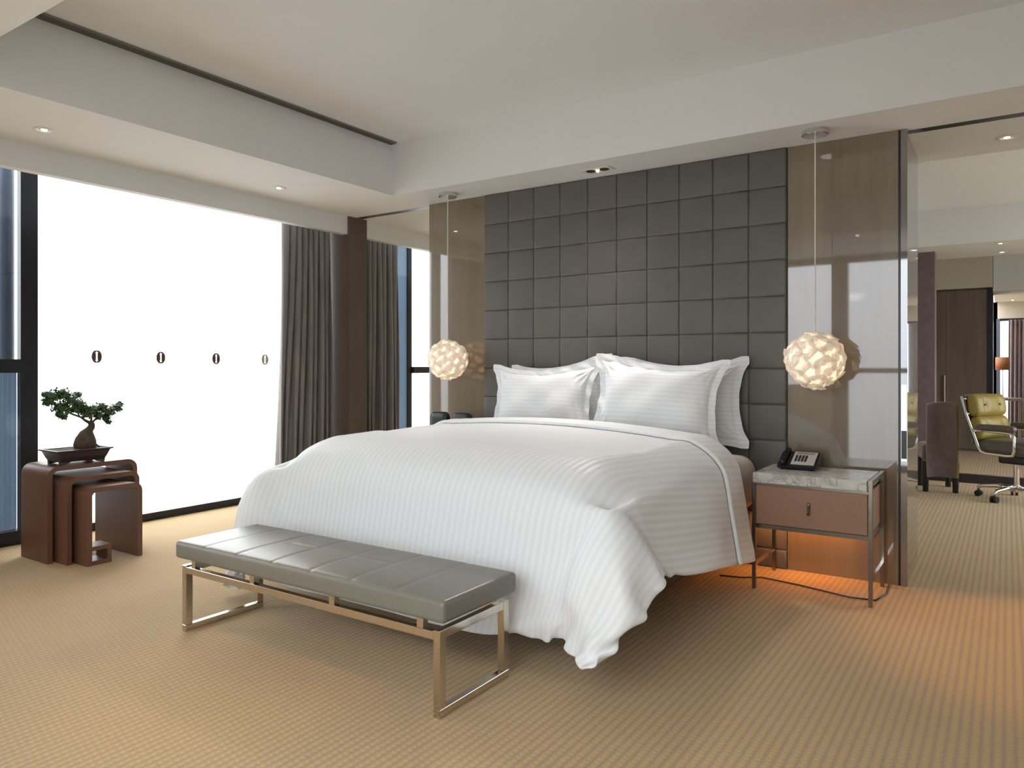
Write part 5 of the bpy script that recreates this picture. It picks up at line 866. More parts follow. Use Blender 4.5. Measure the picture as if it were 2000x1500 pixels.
0,0,0,0,0,0,0,-1,0,0,0,0,0,0,0,0,0,0,0,-1,0,0,0,0,0,0,0,-1,0,0,0,0,0,-1,0,0,0,0,1,0,0,4,7,3,-1,-3,-6,-8,-10,-12,-14,-18,-20,-21,-22,-21,-21,-21,-71,
25,22,22,21,21,21,20,18,18,19,19,17,16,15,13,10,8,4,1,-2,-4,-4,-4,-2,-2,0,-1,0,0,0,0,0,-1,0,0,0,0,-1,0,0,0,0,0,-1,0,0,0,0,0,0,0,-1,0,0,0,0,0,0,0,0,0,
0,-1,0,0,0,0,0,0,0,0,-1,0,0,0,0,0,0,-1,0,0,0,-1,0,1,0,0,0,2,6,3,-1,-4,-6,-10,-11,-14,-17,-19,-20,-22,-21,-20,-20,-21,-72,21,23,21,21,22,22,22,20,20,
19,19,17,17,16,13,12,8,4,1,-2,-3,-3,-3,-2,-1,0,0,0,0,0,-1,0,0,0,0,-1,0,0,0,0,0,-1,0,0,0,0,0,0,-1,0,0,0,0,0,0,0,-1,0,0,0,0,0,0,0,0,0,0,0,0,-1,0,0,0,0,
0,0,-1,0,0,0,0,-1,0,0,0,0,0,0,1,4,3,-2,-5,-8,-10,-13,-16,-19,-19,-21,-21,-21,-19,-20,-18,-85,24,24,23,22,22,22,23,22,22,20,19,17,17,16,15,12,9,5,1,-1,
-3,-2,-1,-1,0,-1,0,0,0,0,0,0,0,-1,0,0,0,0,0,-1,0,0,0,0,0,0,-1,0,0,0,0,0,-1,1,-1,0,0,0,0,0,0,0,0,0,0,0,-1,0,0,0,0,0,0,0,-1,0,0,0,0,-1,0,0,-1,0,-1,1,0,
0,0,1,3,-2,-7,-10,-12,-15,-17,-19,-21,-21,-20,-20,-20,-20,-20,-98,27,26,25,24,24,23,23,23,22,22,19,17,18,17,16,13,10,5,3,1,-1,0,0,-1,0,0,0,0,-1,0,0,0,
0,0,0,0,-1,0,0,0,0,0,0,-1,0,0,0,0,0,0,0,-1,0,0,0,0,0,0,0,0,0,0,0,-1,0,0,0,0,0,0,-1,0,0,0,0,0,-1,0,0,-1,0,-1,0,-1,-1,1,1,0,-1,0,1,-4,-9,-12,-15,-16,
-18,-20,-20,-21,-21,-21,-22,-21,-12,-114,24,26,25,24,24,24,24,24,25,23,21,18,19,20,18,14,11,6,5,3,2,1,1,1,0,1,0,0,0,0,0,0,0,0,0,0,0,0,0,0,-1,0,0,0,0,
0,0,0,-1,0,0,0,0,0,0,0,0,0,0,-1,0,0,0,0,0,0,-1,0,0,0,0,-1,0,0,-1,0,0,-1,0,-1,0,-1,-1,-1,-1,0,0,0,-1,-1,-2,-5,-12,-15,-17,-17,-20,-21,-21,-21,-21,-23,
-23,-24,-24,-110,23,24,25,24,24,25,25,26,25,26,24,22,21,21,18,16,11,7,5,0,2,6,6,7,5,3,2,1,1,0,1,0,0,0,0,0,1,0,0,0,0,0,1,0,0,0,-1,0,0,0,0,0,0,0,0,0,0,
-1,0,0,-1,0,0,0,-1,-1,0,-1,0,-1,0,-1,-1,0,-1,0,-1,-1,-1,-1,-1,-1,-2,-2,-2,-4,-4,-6,-4,-2,-2,0,-13,-18,-18,-18,-22,-23,-23,-22,-22,-21,-20,-20,-8,-149,
25,24,25,25,25,26,27,27,27,26,25,24,23,21,19,17,13,8,1,-11,1,12,17,20,12,8,6,3,2,2,1,1,1,1,1,0,1,1,1,0,1,1,0,1,0,0,1,-1,0,0,1,0,0,0,-1,0,-1,0,-1,0,-1,
-1,0,-1,-2,-1,-1,-1,-1,-1,-2,-1,-2,-1,-2,-2,-1,-2,-2,-2,-3,-2,-3,-3,-6,-10,-13,-17,-15,-9,2,15,-6,-18,-20,-20,-22,-24,-25,-22,-21,-19,-20,-22,-24,
-147,26,26,26,26,27,27,28,27,27,27,25,24,23,22,20,19,16,9,-1,-13,8,23,24,21,12,9,5,4,2,2,1,2,1,2,1,1,1,1,1,1,1,1,1,0,1,0,0,0,0,0,1,0,0,-1,0,0,-1,-1,0,
-1,-1,-1,-1,-1,-1,-2,-1,-1,-2,-1,-2,-2,-1,-3,-2,-2,-2,-2,-3,-2,-3,-3,-3,-4,-7,-9,-15,-20,-24,-22,-2,24,-4,-21,-22,-21,-21,-23,-24,-22,-22,-20,-20,-21,
-18,-163,28,27,26,28,28,28,28,27,27,25,25,24,23,22,21,22,19,11,3,-6,17,27,22,16,11,8,5,3,2,2,2,2,1,2,1,1,1,2,1,1,1,0,1,1,1,0,0,0,1,0,0,0,-1,0,0,-1,0,
-1,0,-1,-1,-1,-1,-1,-1,-2,-1,-2,-1,-2,-1,-2,-2,-2,-3,-2,-2,-3,-2,-3,-2,-3,-3,-5,-6,-9,-13,-17,-25,-29,-13,21,-3,-22,-26,-24,-22,-23,-22,-21,-21,-22,
-21,-22,-26,-155,28,28,27,28,28,29,27,27,26,25,24,24,24,23,22,24,22,14,8,5,23,23,18,13,10,8,4,2,3,2,2,1,2,1,2,1,1,2,1,1,1,1,0,1,1,0,0,1,0,0,0,0,0,-1,
0,0,-1,-1,0,-1,-1,-1,-1,-1,-2,-1,-1,-2,-1,-2,-2,-2,-2,-2,-2,-2,-3,-2,-3,-2,-3,-3,-3,-4,-7,-9,-11,-16,-22,-30,-20,14,-5,-23,-27,-27,-26,-24,-24,-21,
-20,-18,-20,-22,-26,-155,28,28,28,28,29,28,27,26,24,24,24,25,25,23,24,26,23,16,14,16,23,20,15,12,9,8,3,3,2,2,2,1,2,2,1,1,2,1,1,1,1,1,1,0,1,0,1,0,0,0,
0,0,0,0,-1,0,-1,0,-1,-1,-1,-1,-1,-1,-1,-2,-1,-1,-2,-2,-2,-2,-2,-2,-2,-2,-3,-2,-3,-2,-3,-3,-3,-5,-6,-9,-12,-15,-20,-26,-22,5,-10,-24,-28,-27,-27,-25,
-26,-25,-22,-20,-17,-18,-15,-163,29,28,28,29,28,27,26,25,24,24,25,26,25,24,26,26,24,18,16,23,23,19,14,12,9,8,2,2,2,2,2,2,1,2,1,2,1,1,1,1,1,1,1,1,0,1,
0,0,0,1,0,0,-1,0,0,-1,0,-1,-1,-1,0,-1,-1,-2,-1,-1,-2,-1,-2,-2,-1,-2,-3,-2,-2,-2,-3,-2,-3,-2,-3,-3,-3,-5,-6,-9,-12,-15,-19,-25,-21,-3,-15,-25,-28,-28,
-25,-26,-26,-26,-25,-23,-21,-19,-16,-148,28,28,29,28,27,27,25,24,24,26,26,26,25,25,27,27,24,19,19,26,23,18,15,12,9,8,2,1,2,1,2,1,2,1,2,1,2,1,1,1,1,1,
1,1,0,1,0,0,0,0,0,0,0,0,-1,0,-1,0,-1,-1,-1,-1,-1,-1,-1,-2,-1,-2,-1,-2,-2,-2,-2,-2,-2,-3,-2,-3,-2,-3,-2,-2,-4,-6,-6,-10,-11,-15,-19,-24,-20,-9,-19,-26,
-28,-28,-27,-26,-25,-26,-25,-25,-24,-24,-24,-127,28,29,28,28,26,25,25,24,26,26,27,26,25,26,28,28,24,19,22,27,23,18,15,12,11,7,3,2,1,1,0,1,2,1,2,1,1,1,
1,1,1,1,0,1,1,0,1,0,0,0,0,0,0,-1,0,0,-1,0,-1,-1,-1,-1,-1,-1,-2,-1,-1,-2,-2,-2,-2,-2,-2,-2,-2,-2,-3,-2,-2,-1,-2,-2,-4,-7,-8,-10,-12,-15,-19,-22,-20,
-13,-22,-27,-28,-29,-28,-27,-26,-25,-25,-24,-25,-26,-28,-116,28,29,28,27,25,25,25,25,27,27,27,25,26,28,28,28,24,20,23,27,23,18,15,13,12,6,4,3,2,0,0,0,
2,1,1,2,0,1,0,1,0,1,0,1,1,0,1,1,0,0,0,0,-1,0,-1,0,-1,0,0,-1,-1,-1,-2,-1,-2,-1,-1,-2,-2,-1,-2,-3,-2,-2,-2,-2,-2,-1,-2,-1,-1,-2,-5,-8,-10,-11,-12,-16,
-19,-21,-19,-16,-23,-28,-28,-29,-28,-28,-27,-27,-25,-24,-23,-25,-26,-115,29,28,27,26,25,25,26,26,28,27,26,26,28,28,28,27,24,21,25,27,22,18,15,14,11,2,
3,3,4,0,0,0,1,2,1,1,2,1,0,1,1,0,1,1,0,1,1,0,0,0,0,0,0,-1,0,0,-1,0,-1,-1,-1,-1,-1,-2,-1,-2,-1,-2,-1,-2,-2,-2,-2,-3,-2,-2,-2,-2,-2,-1,0,-2,-4,-6,-12,
-12,-13,-16,-19,-22,-18,-18,-24,-28,-28,-29,-28,-28,-28,-27,-26,-24,-23,-22,-17,-123,29,28,26,26,25,25,27,27,28,27,26,27,28,29,28,27,24,21,26,27,22,
17,15,15,10,1,2,2,3,2,-1,1,1,2,1,2,1,1,1,1,1,1,1,0,1,0,1,0,0,0,0,0,0,0,-1,0,-1,0,-1,-1,-1,-1,-1,-1,-2,-1,-2,-1,-2,-2,-2,-2,-2,-3,-2,-2,-3,-2,-2,-1,1,
-1,-3,-6,-13,-13,-14,-16,-20,-22,-19,-18,-25,-28,-28,-29,-28,-28,-28,-28,-26,-23,-24,-24,-26,-109,29,27,26,26,25,27,27,27,28,27,27,28,28,29,28,27,24,
21,28,27,21,17,15,14,11,0,1,1,2,2,1,1,1,2,2,1,1,2,1,1,1,1,0,1,1,0,0,1,0,0,0,0,0,-1,0,-1,0,-1,-1,-1,-1,-1,-1,-1,-1,-2,-2,-1,-2,-2,-2,-2,-2,-2,-3,-2,-2,
-2,-3,-1,1,1,-4,-7,-13,-14,-14,-17,-20,-23,-18,-19,-26,-28,-28,-29,-28,-28,-28,-28,-26,-24,-25,-25,-26,-103,28,27,26,26,26,27,27,28,27,28,27,29,28,29,
28,28,23,22,28,27,21,16,15,14,11,-1,1,1,1,2,2,1,2,2,1,2,1,1,1,1,1,1,1,1,0,1,0,0,0,1,-1,0,0,0,-1,0,-1,0,-1,-1,-1,-1,-1,-2,-1,-2,-1,-2,-2,-1,-2,-2,-3,
-2,-2,-3,-2,-2,-3,-2,1,2,-5,-6,-14,-14,-14,-17,-21,-23,-18,-21,-26,-28,-28,-29,-28,-28,-28,-28,-27,-25,-26,-24,-27,-98,28,27,26,26,27,28,27,28,27,28,
28,28,29,29,28,28,24,22,29,26,21,16,14,14,11,-1,0,1,1,2,2,2,2,1,2,1,2,1,1,1,1,1,1,0,1,0,1,0,0,0,0,0,0,-1,0,-1,0,-1,-1,-1,-1,-1,-1,-1,-2,-1,-2,-1,-2,
-2,-2,-2,-2,-3,-2,-2,-3,-2,-3,-2,1,1,-6,-6,-13,-14,-14,-17,-22,-24,-18,-21,-27,-28,-29,-28,-28,-29,-28,-28,-27,-26,-25,-22,-21,-102,28,27,26,27,27,27,
28,28,28,28,28,28,29,29,28,28,24,22,31,26,20,16,14,13,11,-2,0,2,1,2,2,2,1,2,2,1,1,2,1,1,1,0,1,1,0,1,0,0,1,0,0,-1,0,0,0,-1,-1,0,-1,-1,-1,-1,-1,-2,-1,
-2,-1,-2,-2,-2,-2,-2,-2,-2,-3,-2,-3,-2,-3,-1,0,-1,-5,-7,-12,-14,-14,-17,-22,-25,-19,-22,-27,-28,-29,-28,-29,-28,-28,-28,-28,-26,-25,-22,-23,-96,28,27,
26,27,28,28,27,28,28,28,29,28,29,29,28,28,24,23,31,26,20,15,14,14,10,-2,-1,2,2,2,2,1,2,2,1,2,1,1,1,1,1,1,1,0,1,0,1,0,0,0,0,0,0,-1,0,0,-1,-1,-1,-1,-1,
-1,-1,-1,-2,-1,-2,-2,-2,-1,-2,-2,-3,-2,-2,-3,-2,-3,-2,-2,0,-2,-4,-7,-13,-14,-14,-18,-22,-25,-19,-24,-27,-29,-28,-28,-29,-28,-28,-28,-28,-28,-24,-21,
-25,-90,27,27,27,27,28,28,28,28,28,28,29,29,28,29,29,27,25,23,32,26,18,16,14,13,10,-2,-1,2,2,2,1,2,2,2,1,1,2,1,1,1,1,1,0,1,1,0,0,1,0,0,0,0,-1,0,0,-1,
-1,-1,0,-1,-1,-1,-2,-1,-1,-2,-2,-1,-2,-2,-2,-2,-2,-3,-2,-3,-2,-3,-2,-2,0,-1,-2,-10,-14,-14,-14,-18,-22,-24,-21,-25,-28,-29,-28,-29,-28,-28,-28,-28,
-29,-27,-25,-21,-25,-86,28,27,27,28,27,28,28,28,29,28,29,29,28,29,29,28,25,23,33,25,18,15,15,13,9,-2,-1,1,2,2,2,2,2,1,2,1,1,2,1,1,1,0,1,1,0,1,0,0,0,0,
0,0,0,-1,0,0,-1,-1,-1,-1,-1,-1,-1,-2,-1,-2,-1,-2,-2,-2,-2,-2,-2,-2,-3,-2,-3,-2,-3,-1,-2,0,-2,-11,-14,-13,-15,-19,-23,-23,-23,-25,-29,-28,-28,-29,-28,
-28,-28,-29,-28,-28,-24,-22,-25,-81,27,28,27,28,28,28,28,28,29,28,29,29,28,29,29,28,25,25,33,24,18,15,14,14,9,-3,-1,1,2,2,2,2,1,2,1,2,1,1,1,1,1,1,1,0,
1,0,1,0,0,0,0,0,0,-1,0,-1,0,-1,-1,-1,-1,-1,-2,-1,-2,-1,-2,-1,-2,-2,-2,-2,-3,-2,-2,-3,-2,-3,-2,-2,-2,0,-3,-12,-13,-12,-16,-20,-24,-23,-23,-27,-28,-28,
-29,-28,-28,-28,-29,-28,-28,-28,-25,-22,-25,-76,27,28,28,27,28,29,28,28,29,28,29,29,28,29,29,28,26,26,33,23,17,15,14,14,7,-2,0,1,2,2,2,1,2,2,1,2,1,1,
1,1,1,1,1,0,1,0,0,1,0,0,0,-1,0,0,0,-1,-1,0,-1,-2,-1,-1,-1,-2,-1,-2,-1,-2,-2,-2,-2,-2,-2,-3,-2,-3,-2,-3,-2,-3,-2,-1,-2,-12,-12,-12,-17,-22,-24,-24,-23,
-27,-28,-29,-28,-28,-28,-29,-28,-28,-28,-28,-25,-23,-26,-70,28,27,28,28,28,28,29,28,29,28,29,29,28,29,29,28,28,29,30,22,17,14,14,12,3,0,1,2,2,2,2,1,2,
2,1,2,1,1,1,1,1,1,1,0,0,1,0,1,0,0,0,0,-1,0,0,-1,-1,0,-1,-1,-2,-1,-2,-1,-2,-1,-2,-2,-1,-2,-2,-3,-2,-2,-3,-2,-3,-3,-2,-3,-2,-2,-1,-11,-10,-13,-19,-22,
-25,-24,-24,-27,-28,-29,-28,-28,-28,-29,-28,-28,-29,-27,-26,-23,-26,-65,28,28,28,28,28,28,29,28,29,29,28,29,29,28,29,28,28,31,29,22,17,14,12,10,-1,0,
2,2,2,2,2,2,1,2,1,2,1,1,1,1,1,1,1,0,1,0,0,1,0,0,0,-1,0,0,-1,0,-1,-1,-1,-1,-1,-1,-2,-1,-1,-2,-2,-1,-2,-2,-2,-3,-2,-2,-3,-2,-3,-3,-3,-2,-3,0,1,-8,-11,
-15,-19,-23,-25,-23,-26,-27,-29,-28,-28,-28,-29,-28,-28,-28,-29,-27,-26,-23,-27,-60,29,27,28,29,28,28,29,29,28,29,29,29,28,29,28,28,28,32,29,21,17,14,
12,9,-2,-1,2,2,2,2,2,2,2,1,2,1,1,1,1,1,1,1,1,0,1,0,0,1,0,0,0,-1,0,0,-1,0,-1,-1,-1,-1,-1,-1,-2,-1,-1,-2,-2,-1,-2,-2,-2,-3,-2,-2,-3,-2,-3,-3,-3,-3,-2,0,
3,-7,-13,-16,-19,-23,-25,-25,-26,-28,-28,-28,-28,-28,-29,-28,-28,-29,-28,-27,-26,-24,-27,-54,28,28,28,28,29,28,29,29,29,28,29,29,29,28,29,27,28,32,29,
22,17,14,11,9,-3,0,2,2,2,2,2,1,2,1,2,1,2,1,1,1,1,0,1,1,0,0,1,0,0,0,0,0,-1,0,-1,0,-1,-1,-1,-1,-1,-1,-1,-2,-1,-2,-2,-1,-2,-2,-2,-3,-2,-2,-3,-2,-3,-3,-3,
-3,-2,1,3,-8,-15,-17,-18,-23,-27,-25,-26,-28,-28,-28,-28,-28,-29,-28,-28,-29,-28,-27,-26,-25,-27,-48,28,28,28,28,29,29,28,29,29,28,29,29,29,29,28,27,
28,33,29,22,17,13,12,8,-3,-1,2,2,2,2,2,2,2,1,2,1,1,1,1,1,1,1,1,0,1,0,0,0,0,0,0,0,0,-1,0,-1,-1,0,-1,-1,-1,-2,-1,-1,-2,-2,-1,-2,-2,-2,-2,-2,-3,-2,-3,-2,
-3,-3,-3,-2,-2,2,1,-10,-15,-17,-18,-24,-27,-25,-27,-28,-27,-28,-29,-28,-29,-28,-28,-29,-28,-27,-26,-26,-27,-43,29,28,28,28,29,29,28,29,29,29,29,28,29,
29,28,27,28,34,29,22,16,13,12,9,-4,-1,2,2,2,2,2,2,1,2,1,2,1,1,1,1,1,1,0,1,0,1,0,0,0,0,0,0,-1,0,-1,0,-1,-1,-1,-1,-1,-1,-2,-1,-2,-1,-2,-2,-2,-2,-2,-2,
-2,-3,-2,-3,-3,-2,-3,-3,1,4,-4,-12,-15,-16,-20,-24,-27,-26,-27,-28,-27,-28,-29,-28,-28,-29,-28,-29,-28,-27,-26,-26,-28,-37,29,28,28,29,28,29,29,29,28,
29,29,29,29,29,28,27,27,35,29,21,17,13,11,9,-4,-1,2,2,2,2,2,1,2,2,1,1,2,1,1,1,0,1,1,0,1,0,0,1,0,0,-1,0,0,-1,0,-1,-1,0,-1,-1,-2,-1,-1,-2,-1,-2,-2,-1,
-2,-2,-2,-3,-2,-2,-3,-3,-2,-3,-3,-2,1,5,-7,-14,-14,-16,-21,-25,-26,-27,-27,-27,-28,-28,-28,-29,-28,-29,-28,-29,-28,-27,-26,-27,-28,-31,29,28,28,29,29,
28,29,29,29,29,28,29,29,29,28,27,28,36,28,21,16,13,11,9,-4,-1,2,2,2,2,1,2,2,1,2,1,1,1,1,1,1,1,1,0,0,1,0,0,0,0,0,0,-1,0,-1,0,-1,-1,-1,-1,-1,-1,-2,-1,
-2,-1,-2,-2,-2,-2,-2,-2,-3,-2,-3,-2,-3,-3,-3,-2,1,5,-9,-13,-14,-17,-21,-25,-27,-28,-27,-27,-28,-28,-28,-29,-28,-29,-28,-28,-28,-28,-26,-27,-29,-25,29,
28,28,29,29,29,29,28,29,29,29,29,29,28,29,27,28,36,28,21,16,12,12,8,-4,-1,1,2,2,2,2,2,1,2,1,2,1,1,1,1,1,1,0,1,0,0,1,0,0,0,0,-1,0,-1,0,-1,-1,0,-1,-1,
-2,-1,-1,-2,-1,-2,-2,-2,-2,-2,-2,-2,-2,-3,-2,-3,-3,-3,-3,-2,1,4,-8,-14,-15,-17,-22,-26,-27,-27,-27,-27,-28,-29,-28,-28,-29,-28,-29,-28,-28,-27,-27,
-28,-29,-19,29,28,29,28,29,29,29,29,29,29,28,29,29,29,28,27,29,37,28,20,15,13,11,8,-4,-2,2,2,2,2,2,2,1,2,1,1,2,1,1,1,0,1,1,0,1,0,0,0,0,0,0,0,-1,0,-1,
0,-1,-1,-1,-1,-1,-1,-2,-1,-2,-2,-1,-2,-2,-2,-2,-3,-2,-3,-2,-3,-3,-2,-3,-3,1,4,-9,-13,-16,-18,-22,-27,-27,-27,-27,-28,-28,-28,-29,-28,-29,-28,-29,-28,
-28,-27,-27,-29,-29,-13,29,28,29,29,29,28,29,29,29,29,29,29,28,29,29,27,30,37,28,19,15,13,11,8,-5,-2,2,2,2,2,2,1,2,1,2,1,1,1,1,1,1,1,0,1,0,1,0,0,0,0,
0,-1,0,-1,0,-1,-1,0,-1,-2,-1,-1,-1,-2,-1,-2,-2,-2,-2,-2,-2,-2,-3,-2,-3,-2,-3,-3,-3,-3,1,4,-9,-14,-16,-19,-23,-27,-27,-27,-27,-28,-29,-28,-29,-28,-29,
-28,-29,-28,-28,-27,-28,-28,-30,-7,29,28,29,29,29,29,29,29,29,29,29,28,29,29,28,28,31,38,26,19,15,13,12,6,-5,-2,2,2,2,1,2,2,2,1,1,2,1,1,1,1,1,0,1,1,0,
0,0,1,0,-1,0,0,0,-1,-1,0,-1,-1,-1,-1,-1,-2,-1,-1,-2,-2,-2,-1,-2,-3,-2,-2,-2,-3,-3,-2,-3,-3,-3,-2,1,3,-9,-15,-17,-18,-24,-28,-27,-27,-28,-28,-28,-29,
-28,-29,-29,-28,-29,-28,-27,-28,-28,-29,-29,-2,29,29,29,28,29,29,29,29,29,29,29,29,29,29,28,29,31,38,26,17,16,14,11,3,-4,-1,1,2,2,2,2,2,1,2,1,1,2,1,1,
1,0,1,1,0,1,0,0,0,0,0,0,-1,0,0,-1,-1,-1,-1,-1,-1,-1,-1,-2,-1,-2,-1,-2,-2,-2,-2,-2,-3,-2,-3,-2,-3,-3,-3,-3,-1,2,1,-11,-15,-16,-19,-25,-29,-27,-27,-28,
-27,-29,-28,-29,-29,-28,-29,-28,-28,-28,-28,-29,-29,-29,4,29,29,29,29,29,29,29,29,29,29,29,29,29,28,29,29,32,37,25,18,15,14,9,0,-2,1,2,2,2,2,2,1,2,1,
2,1,1,1,1,1,1,1,0,1,0,0,1,0,0,0,-1,0,0,-1,-1,0,-1,-1,-1,-1,-1,-2,-1,-2,-1,-2,-2,-2,-2,-2,-2,-2,-3,-2,-3,-3,-2,-3,-3,1,4,-4,-12,-16,-16,-20,-24,-30,
-27,-28,-27,-28,-29,-28,-29,-29,-28,-29,-28,-28,-28,-29,-29,-28,-30,10,29,29,29,29,29,29,29,29,29,29,29,29,29,29,28,29,33,37,25,17,15,14,9,-3,0,2,2,2,
2,2,1,2,2,1,2,1,1,1,1,1,1,0,1,0,1,0,0,0,0,0,0,0,-1,0,-1,-1,-1,-1,-1,-1,-1,-1,-2,-1,-2,-2,-1,-2,-2,-2,-3,-2,-2,-3,-3,-2,-3,-3,-2,1,5,-7,-14,-14,-17,
-20,-26,-29,-28,-27,-28,-28,-28,-29,-29,-28,-29,-28,-29,-28,-29,-28,-29,-29,-29,15,30,29,29,29,29,29,29,29,29,29,29,29,29,28,29,30,34,35,24,17,16,13,
8,-2,-1,2,2,3,2,1,2,2,1,2,1,1,2,1,1,1,0,1,1,0,0,1,0,0,0,0,-1,0,0,-1,-1,0,-1,-1,-1,-1,-1,-2,-1,-2,-1,-2,-2,-2,-2,-2,-2,-3,-2,-3,-2,-3,-3,-3,-2,1,4,-8,
-14,-14,-17,-21,-26,-29,-28,-28,-27,-28,-29,-29,-29,-28,-29,-28,-29,-29,-28,-29,-29,-29,-29,22,29,29,29,29,29,29,29,29,29,29,29,29,29,29,28,31,36,32,
24,18,15,13,8,-2,-1,2,2,2,2,2,2,2,1,2,1,1,1,1,1,1,1,1,0,1,0,0,0,0,0,0,0,0,-1,0,-1,-1,-1,-1,-1,-1,-1,-1,-2,-1,-2,-2,-2,-2,-2,-2,-2,-2,-3,-2,-3,-3,-3,
-3,-2,1,3,-9,-13,-15,-17,-22,-27,-28,-29,-28,-27,-28,-29,-29,-29,-28,-29,-28,-29,-29,-29,-29,-28,-29,-29,27,29,29,29,29,29,29,30,29,29,29,29,29,29,29,
28,31,36,32,23,18,15,12,9,-3,0,2,2,2,2,2,2,1,2,1,2,1,1,1,1,1,1,0,1,0,1,0,0,0,0,0,0,-1,0,-1,-1,0,-1,-1,-1,-1,-2,-1,-1,-2,-2,-1,-2,-2,-2,-2,-3,-2,-3,-2,
-3,-3,-2,-3,-3,1,3,-9,-14,-15,-18,-23,-27,-29,-28,-28,-28,-28,-29,-29,-29,-28,-29,-29,-29,-28,-29,-29,-28,-29,-29,32,30,29,29,29,29,29,29,29,29,29,29,
29,29,29,29,31,37,31,23,18,14,12,9,-3,0,2,2,2,2,2,1,2,1,2,1,2,1,1,1,0,1,1,0,1,0,0,1,0,0,-1,0,0,-1,0,-1,-1,-1,-1,-1,-1,-1,-2,-1,-2,-1,-2,-2,-2,-2,-2,
-2,-3,-2,-3,-3,-2,-3,-3,-3,0,3,-9,-14,-15,-19,-24,-28,-29,-28,-28,-28,-28,-29,-29,-29,-28,-29,-29,-29,-28,-29,-29,-29,-28,-30,39,29,29,30,29,29,29,28,
30,29,29,29,29,29,29,28,32,38,31,22,17,14,12,9,-3,0,1,2,3,1,2,2,2,1,2,1,1,1,1,1,1,1,0,1,0,1,0,0,0,0,0,0,-1,0,-1,0,-1,-1,-1,-1,-1,-2,-1,-2,-1,-2,-2,-1,
-2,-3,-2,-2,-2,-3,-3,-2,-3,-3,-3,-3,0,3,-10,-14,-16,-19,-25,-29,-28,-28,-28,-28,-29,-29,-29,-29,-28,-29,-29,-29,-29,-28,-29,-29,-29,-28,43,30,29,29,
29,29,29,29,29,29,29,29,29,30,28,29,32,39,30,22,17,13,12,8,-2,-1,2,2,2,2,2,2,1,2,1,2,1,1,1,1,1,0,1,1,0,0,1,0,0,0,-1,0,0,-1,0,-1,-1,-1,-1,-1,-1,-1,-2,
-1,-2,-1,-2,-2,-2,-2,-2,-3,-2,-3,-2,-3,-3,-3,-3,-2,-1,2,-10,-14,-17,-20,-24,-31,-28,-28,-28,-28,-29,-29,-29,-29,-28,-29,-29,-29,-29,-28,-29,-29,-29,
-29,50,29,29,30,29,29,29,29,29,29,29,29,29,29,29,29,32,40,30,21,16,14,11,8,-2,-1,2,2,2,2,2,1,2,2,1,1,2,1,1,1,0,1,1,0,1,0,0,0,0,0,0,0,-1,0,-1,0,-1,-1,
-1,-1,-1,-2,-1,-2,-1,-2,-2,-2,-2,-2,-2,-2,-3,-2,-3,-3,-2,-3,-3,-2,0,-1,-10,-15,-16,-21,-25,-31,-28,-28,-29,-28,-29,-29,-29,-29,-29,-28,-29,-29,-29,
-28,-29,-29,-29,-29,56,29,29,29,30,29,29,29,29,29,28,29,29,30,29,29,32,41,29,21,16,13,12,8,-3,-1,2,2,2,2,1,2,2,1,2,1,1,1,1,1,1,1,0,1,0,1,0,0,0,0,0,-1,
0,-1,0,-1,-1,-1,-1,-1,-1,-1,-2,-1,-2,-2,-1,-2,-2,-3,-2,-2,-3,-2,-3,-2,-3,-3,-3,0,2,-5,-12,-15,-16,-21,-26,-32,-28,-28,-29,-28,-29,-29,-29,-29,-29,-28,
-29,-29,-29,-29,-29,-28,-29,-29,61,29,30,29,29,29,30,29,29,29,29,28,29,29,29,29,33,41,30,20,16,13,12,7,-3,-1,1,2,2,2,2,2,1,2,1,2,1,1,1,1,1,0,1,0,1,0,
0,0,0,0,0,0,-1,0,-1,0,-1,-1,-1,-1,-2,-1,-1,-2,-1,-2,-2,-2,-2,-2,-2,-3,-2,-3,-2,-3,-3,-3,-2,-1,2,-7,-12,-14,-17,-22,-27,-31,-29,-28,-28,-29,-29,-29,
-29,-29,-28,-29,-29,-29,-29,-29,-29,-28,-29,-29,67,29,29,30,29,29,29,30,29,29,29,29,29,28,29,29,33,42,29,20,16,14,12,6,-4,-2,2,2,2,2,2,2,1,2,1,1,2,1,
1,1,0,1,1,0,1,0,0,0,0,0,0,-1,0,-1,0,-1,-1,-1,-1,-1,-1,-1,-2,-1,-2,-2,-2,-2,-2,-2,-2,-2,-3,-2,-3,-3,-3,-3,-2,-1,0,-7,-12,-14,-17,-23,-28,-31,-29,-28,
-28,-29,-29,-29,-29,-29,-28,-29,-29,-29,-29,-29,-29,-29,-28,-29,72,30,29,29,29,30,29,29,30,29,29,29,29,29,28,30,33,42,29,19,16,14,11,4,-3,-1,2,2,2,2,
2,1,2,1,2,1,1,1,1,1,1,1,0,1,0,0,1,0,0,-1,0,0,-1,0,-1,0,-1,-1,-1,-1,-2,-1,-1,-2,-2,-1,-2,-2,-2,-2,-3,-2,-3,-2,-3,-3,-2,-3,-3,-2,0,-8,-11,-14,-19,-23,
-28,-31,-30,-28,-28,-29,-29,-29,-29,-29,-29,-28,-29,-29,-29,-29,-29,-29,-29,-29,79,29,30,29,29,29,30,29,29,30,29,29,30,29,29,29,33,40,29,19,16,13,10,
1,-1,1,3,2,2,2,1,2,2,1,1,2,1,1,1,1,1,0,1,0,1,0,0,0,0,0,0,-1,0,-1,0,-1,-1,-1,-1,-1,-1,-2,-1,-2,-1,-2,-2,-2,-2,-2,-2,-3,-2,-3,-3,-2,-3,-3,-3,-2,-1,-8,
-11,-15,-19,-24,-29,-31,-29,-28,-29,-29,-29,-29,-29,-29,-29,-29,-28,-29,-29,-29,-29,-29,-29,-29,85,29,29,30,29,29,29,30,29,29,30,29,30,29,29,28,33,40,
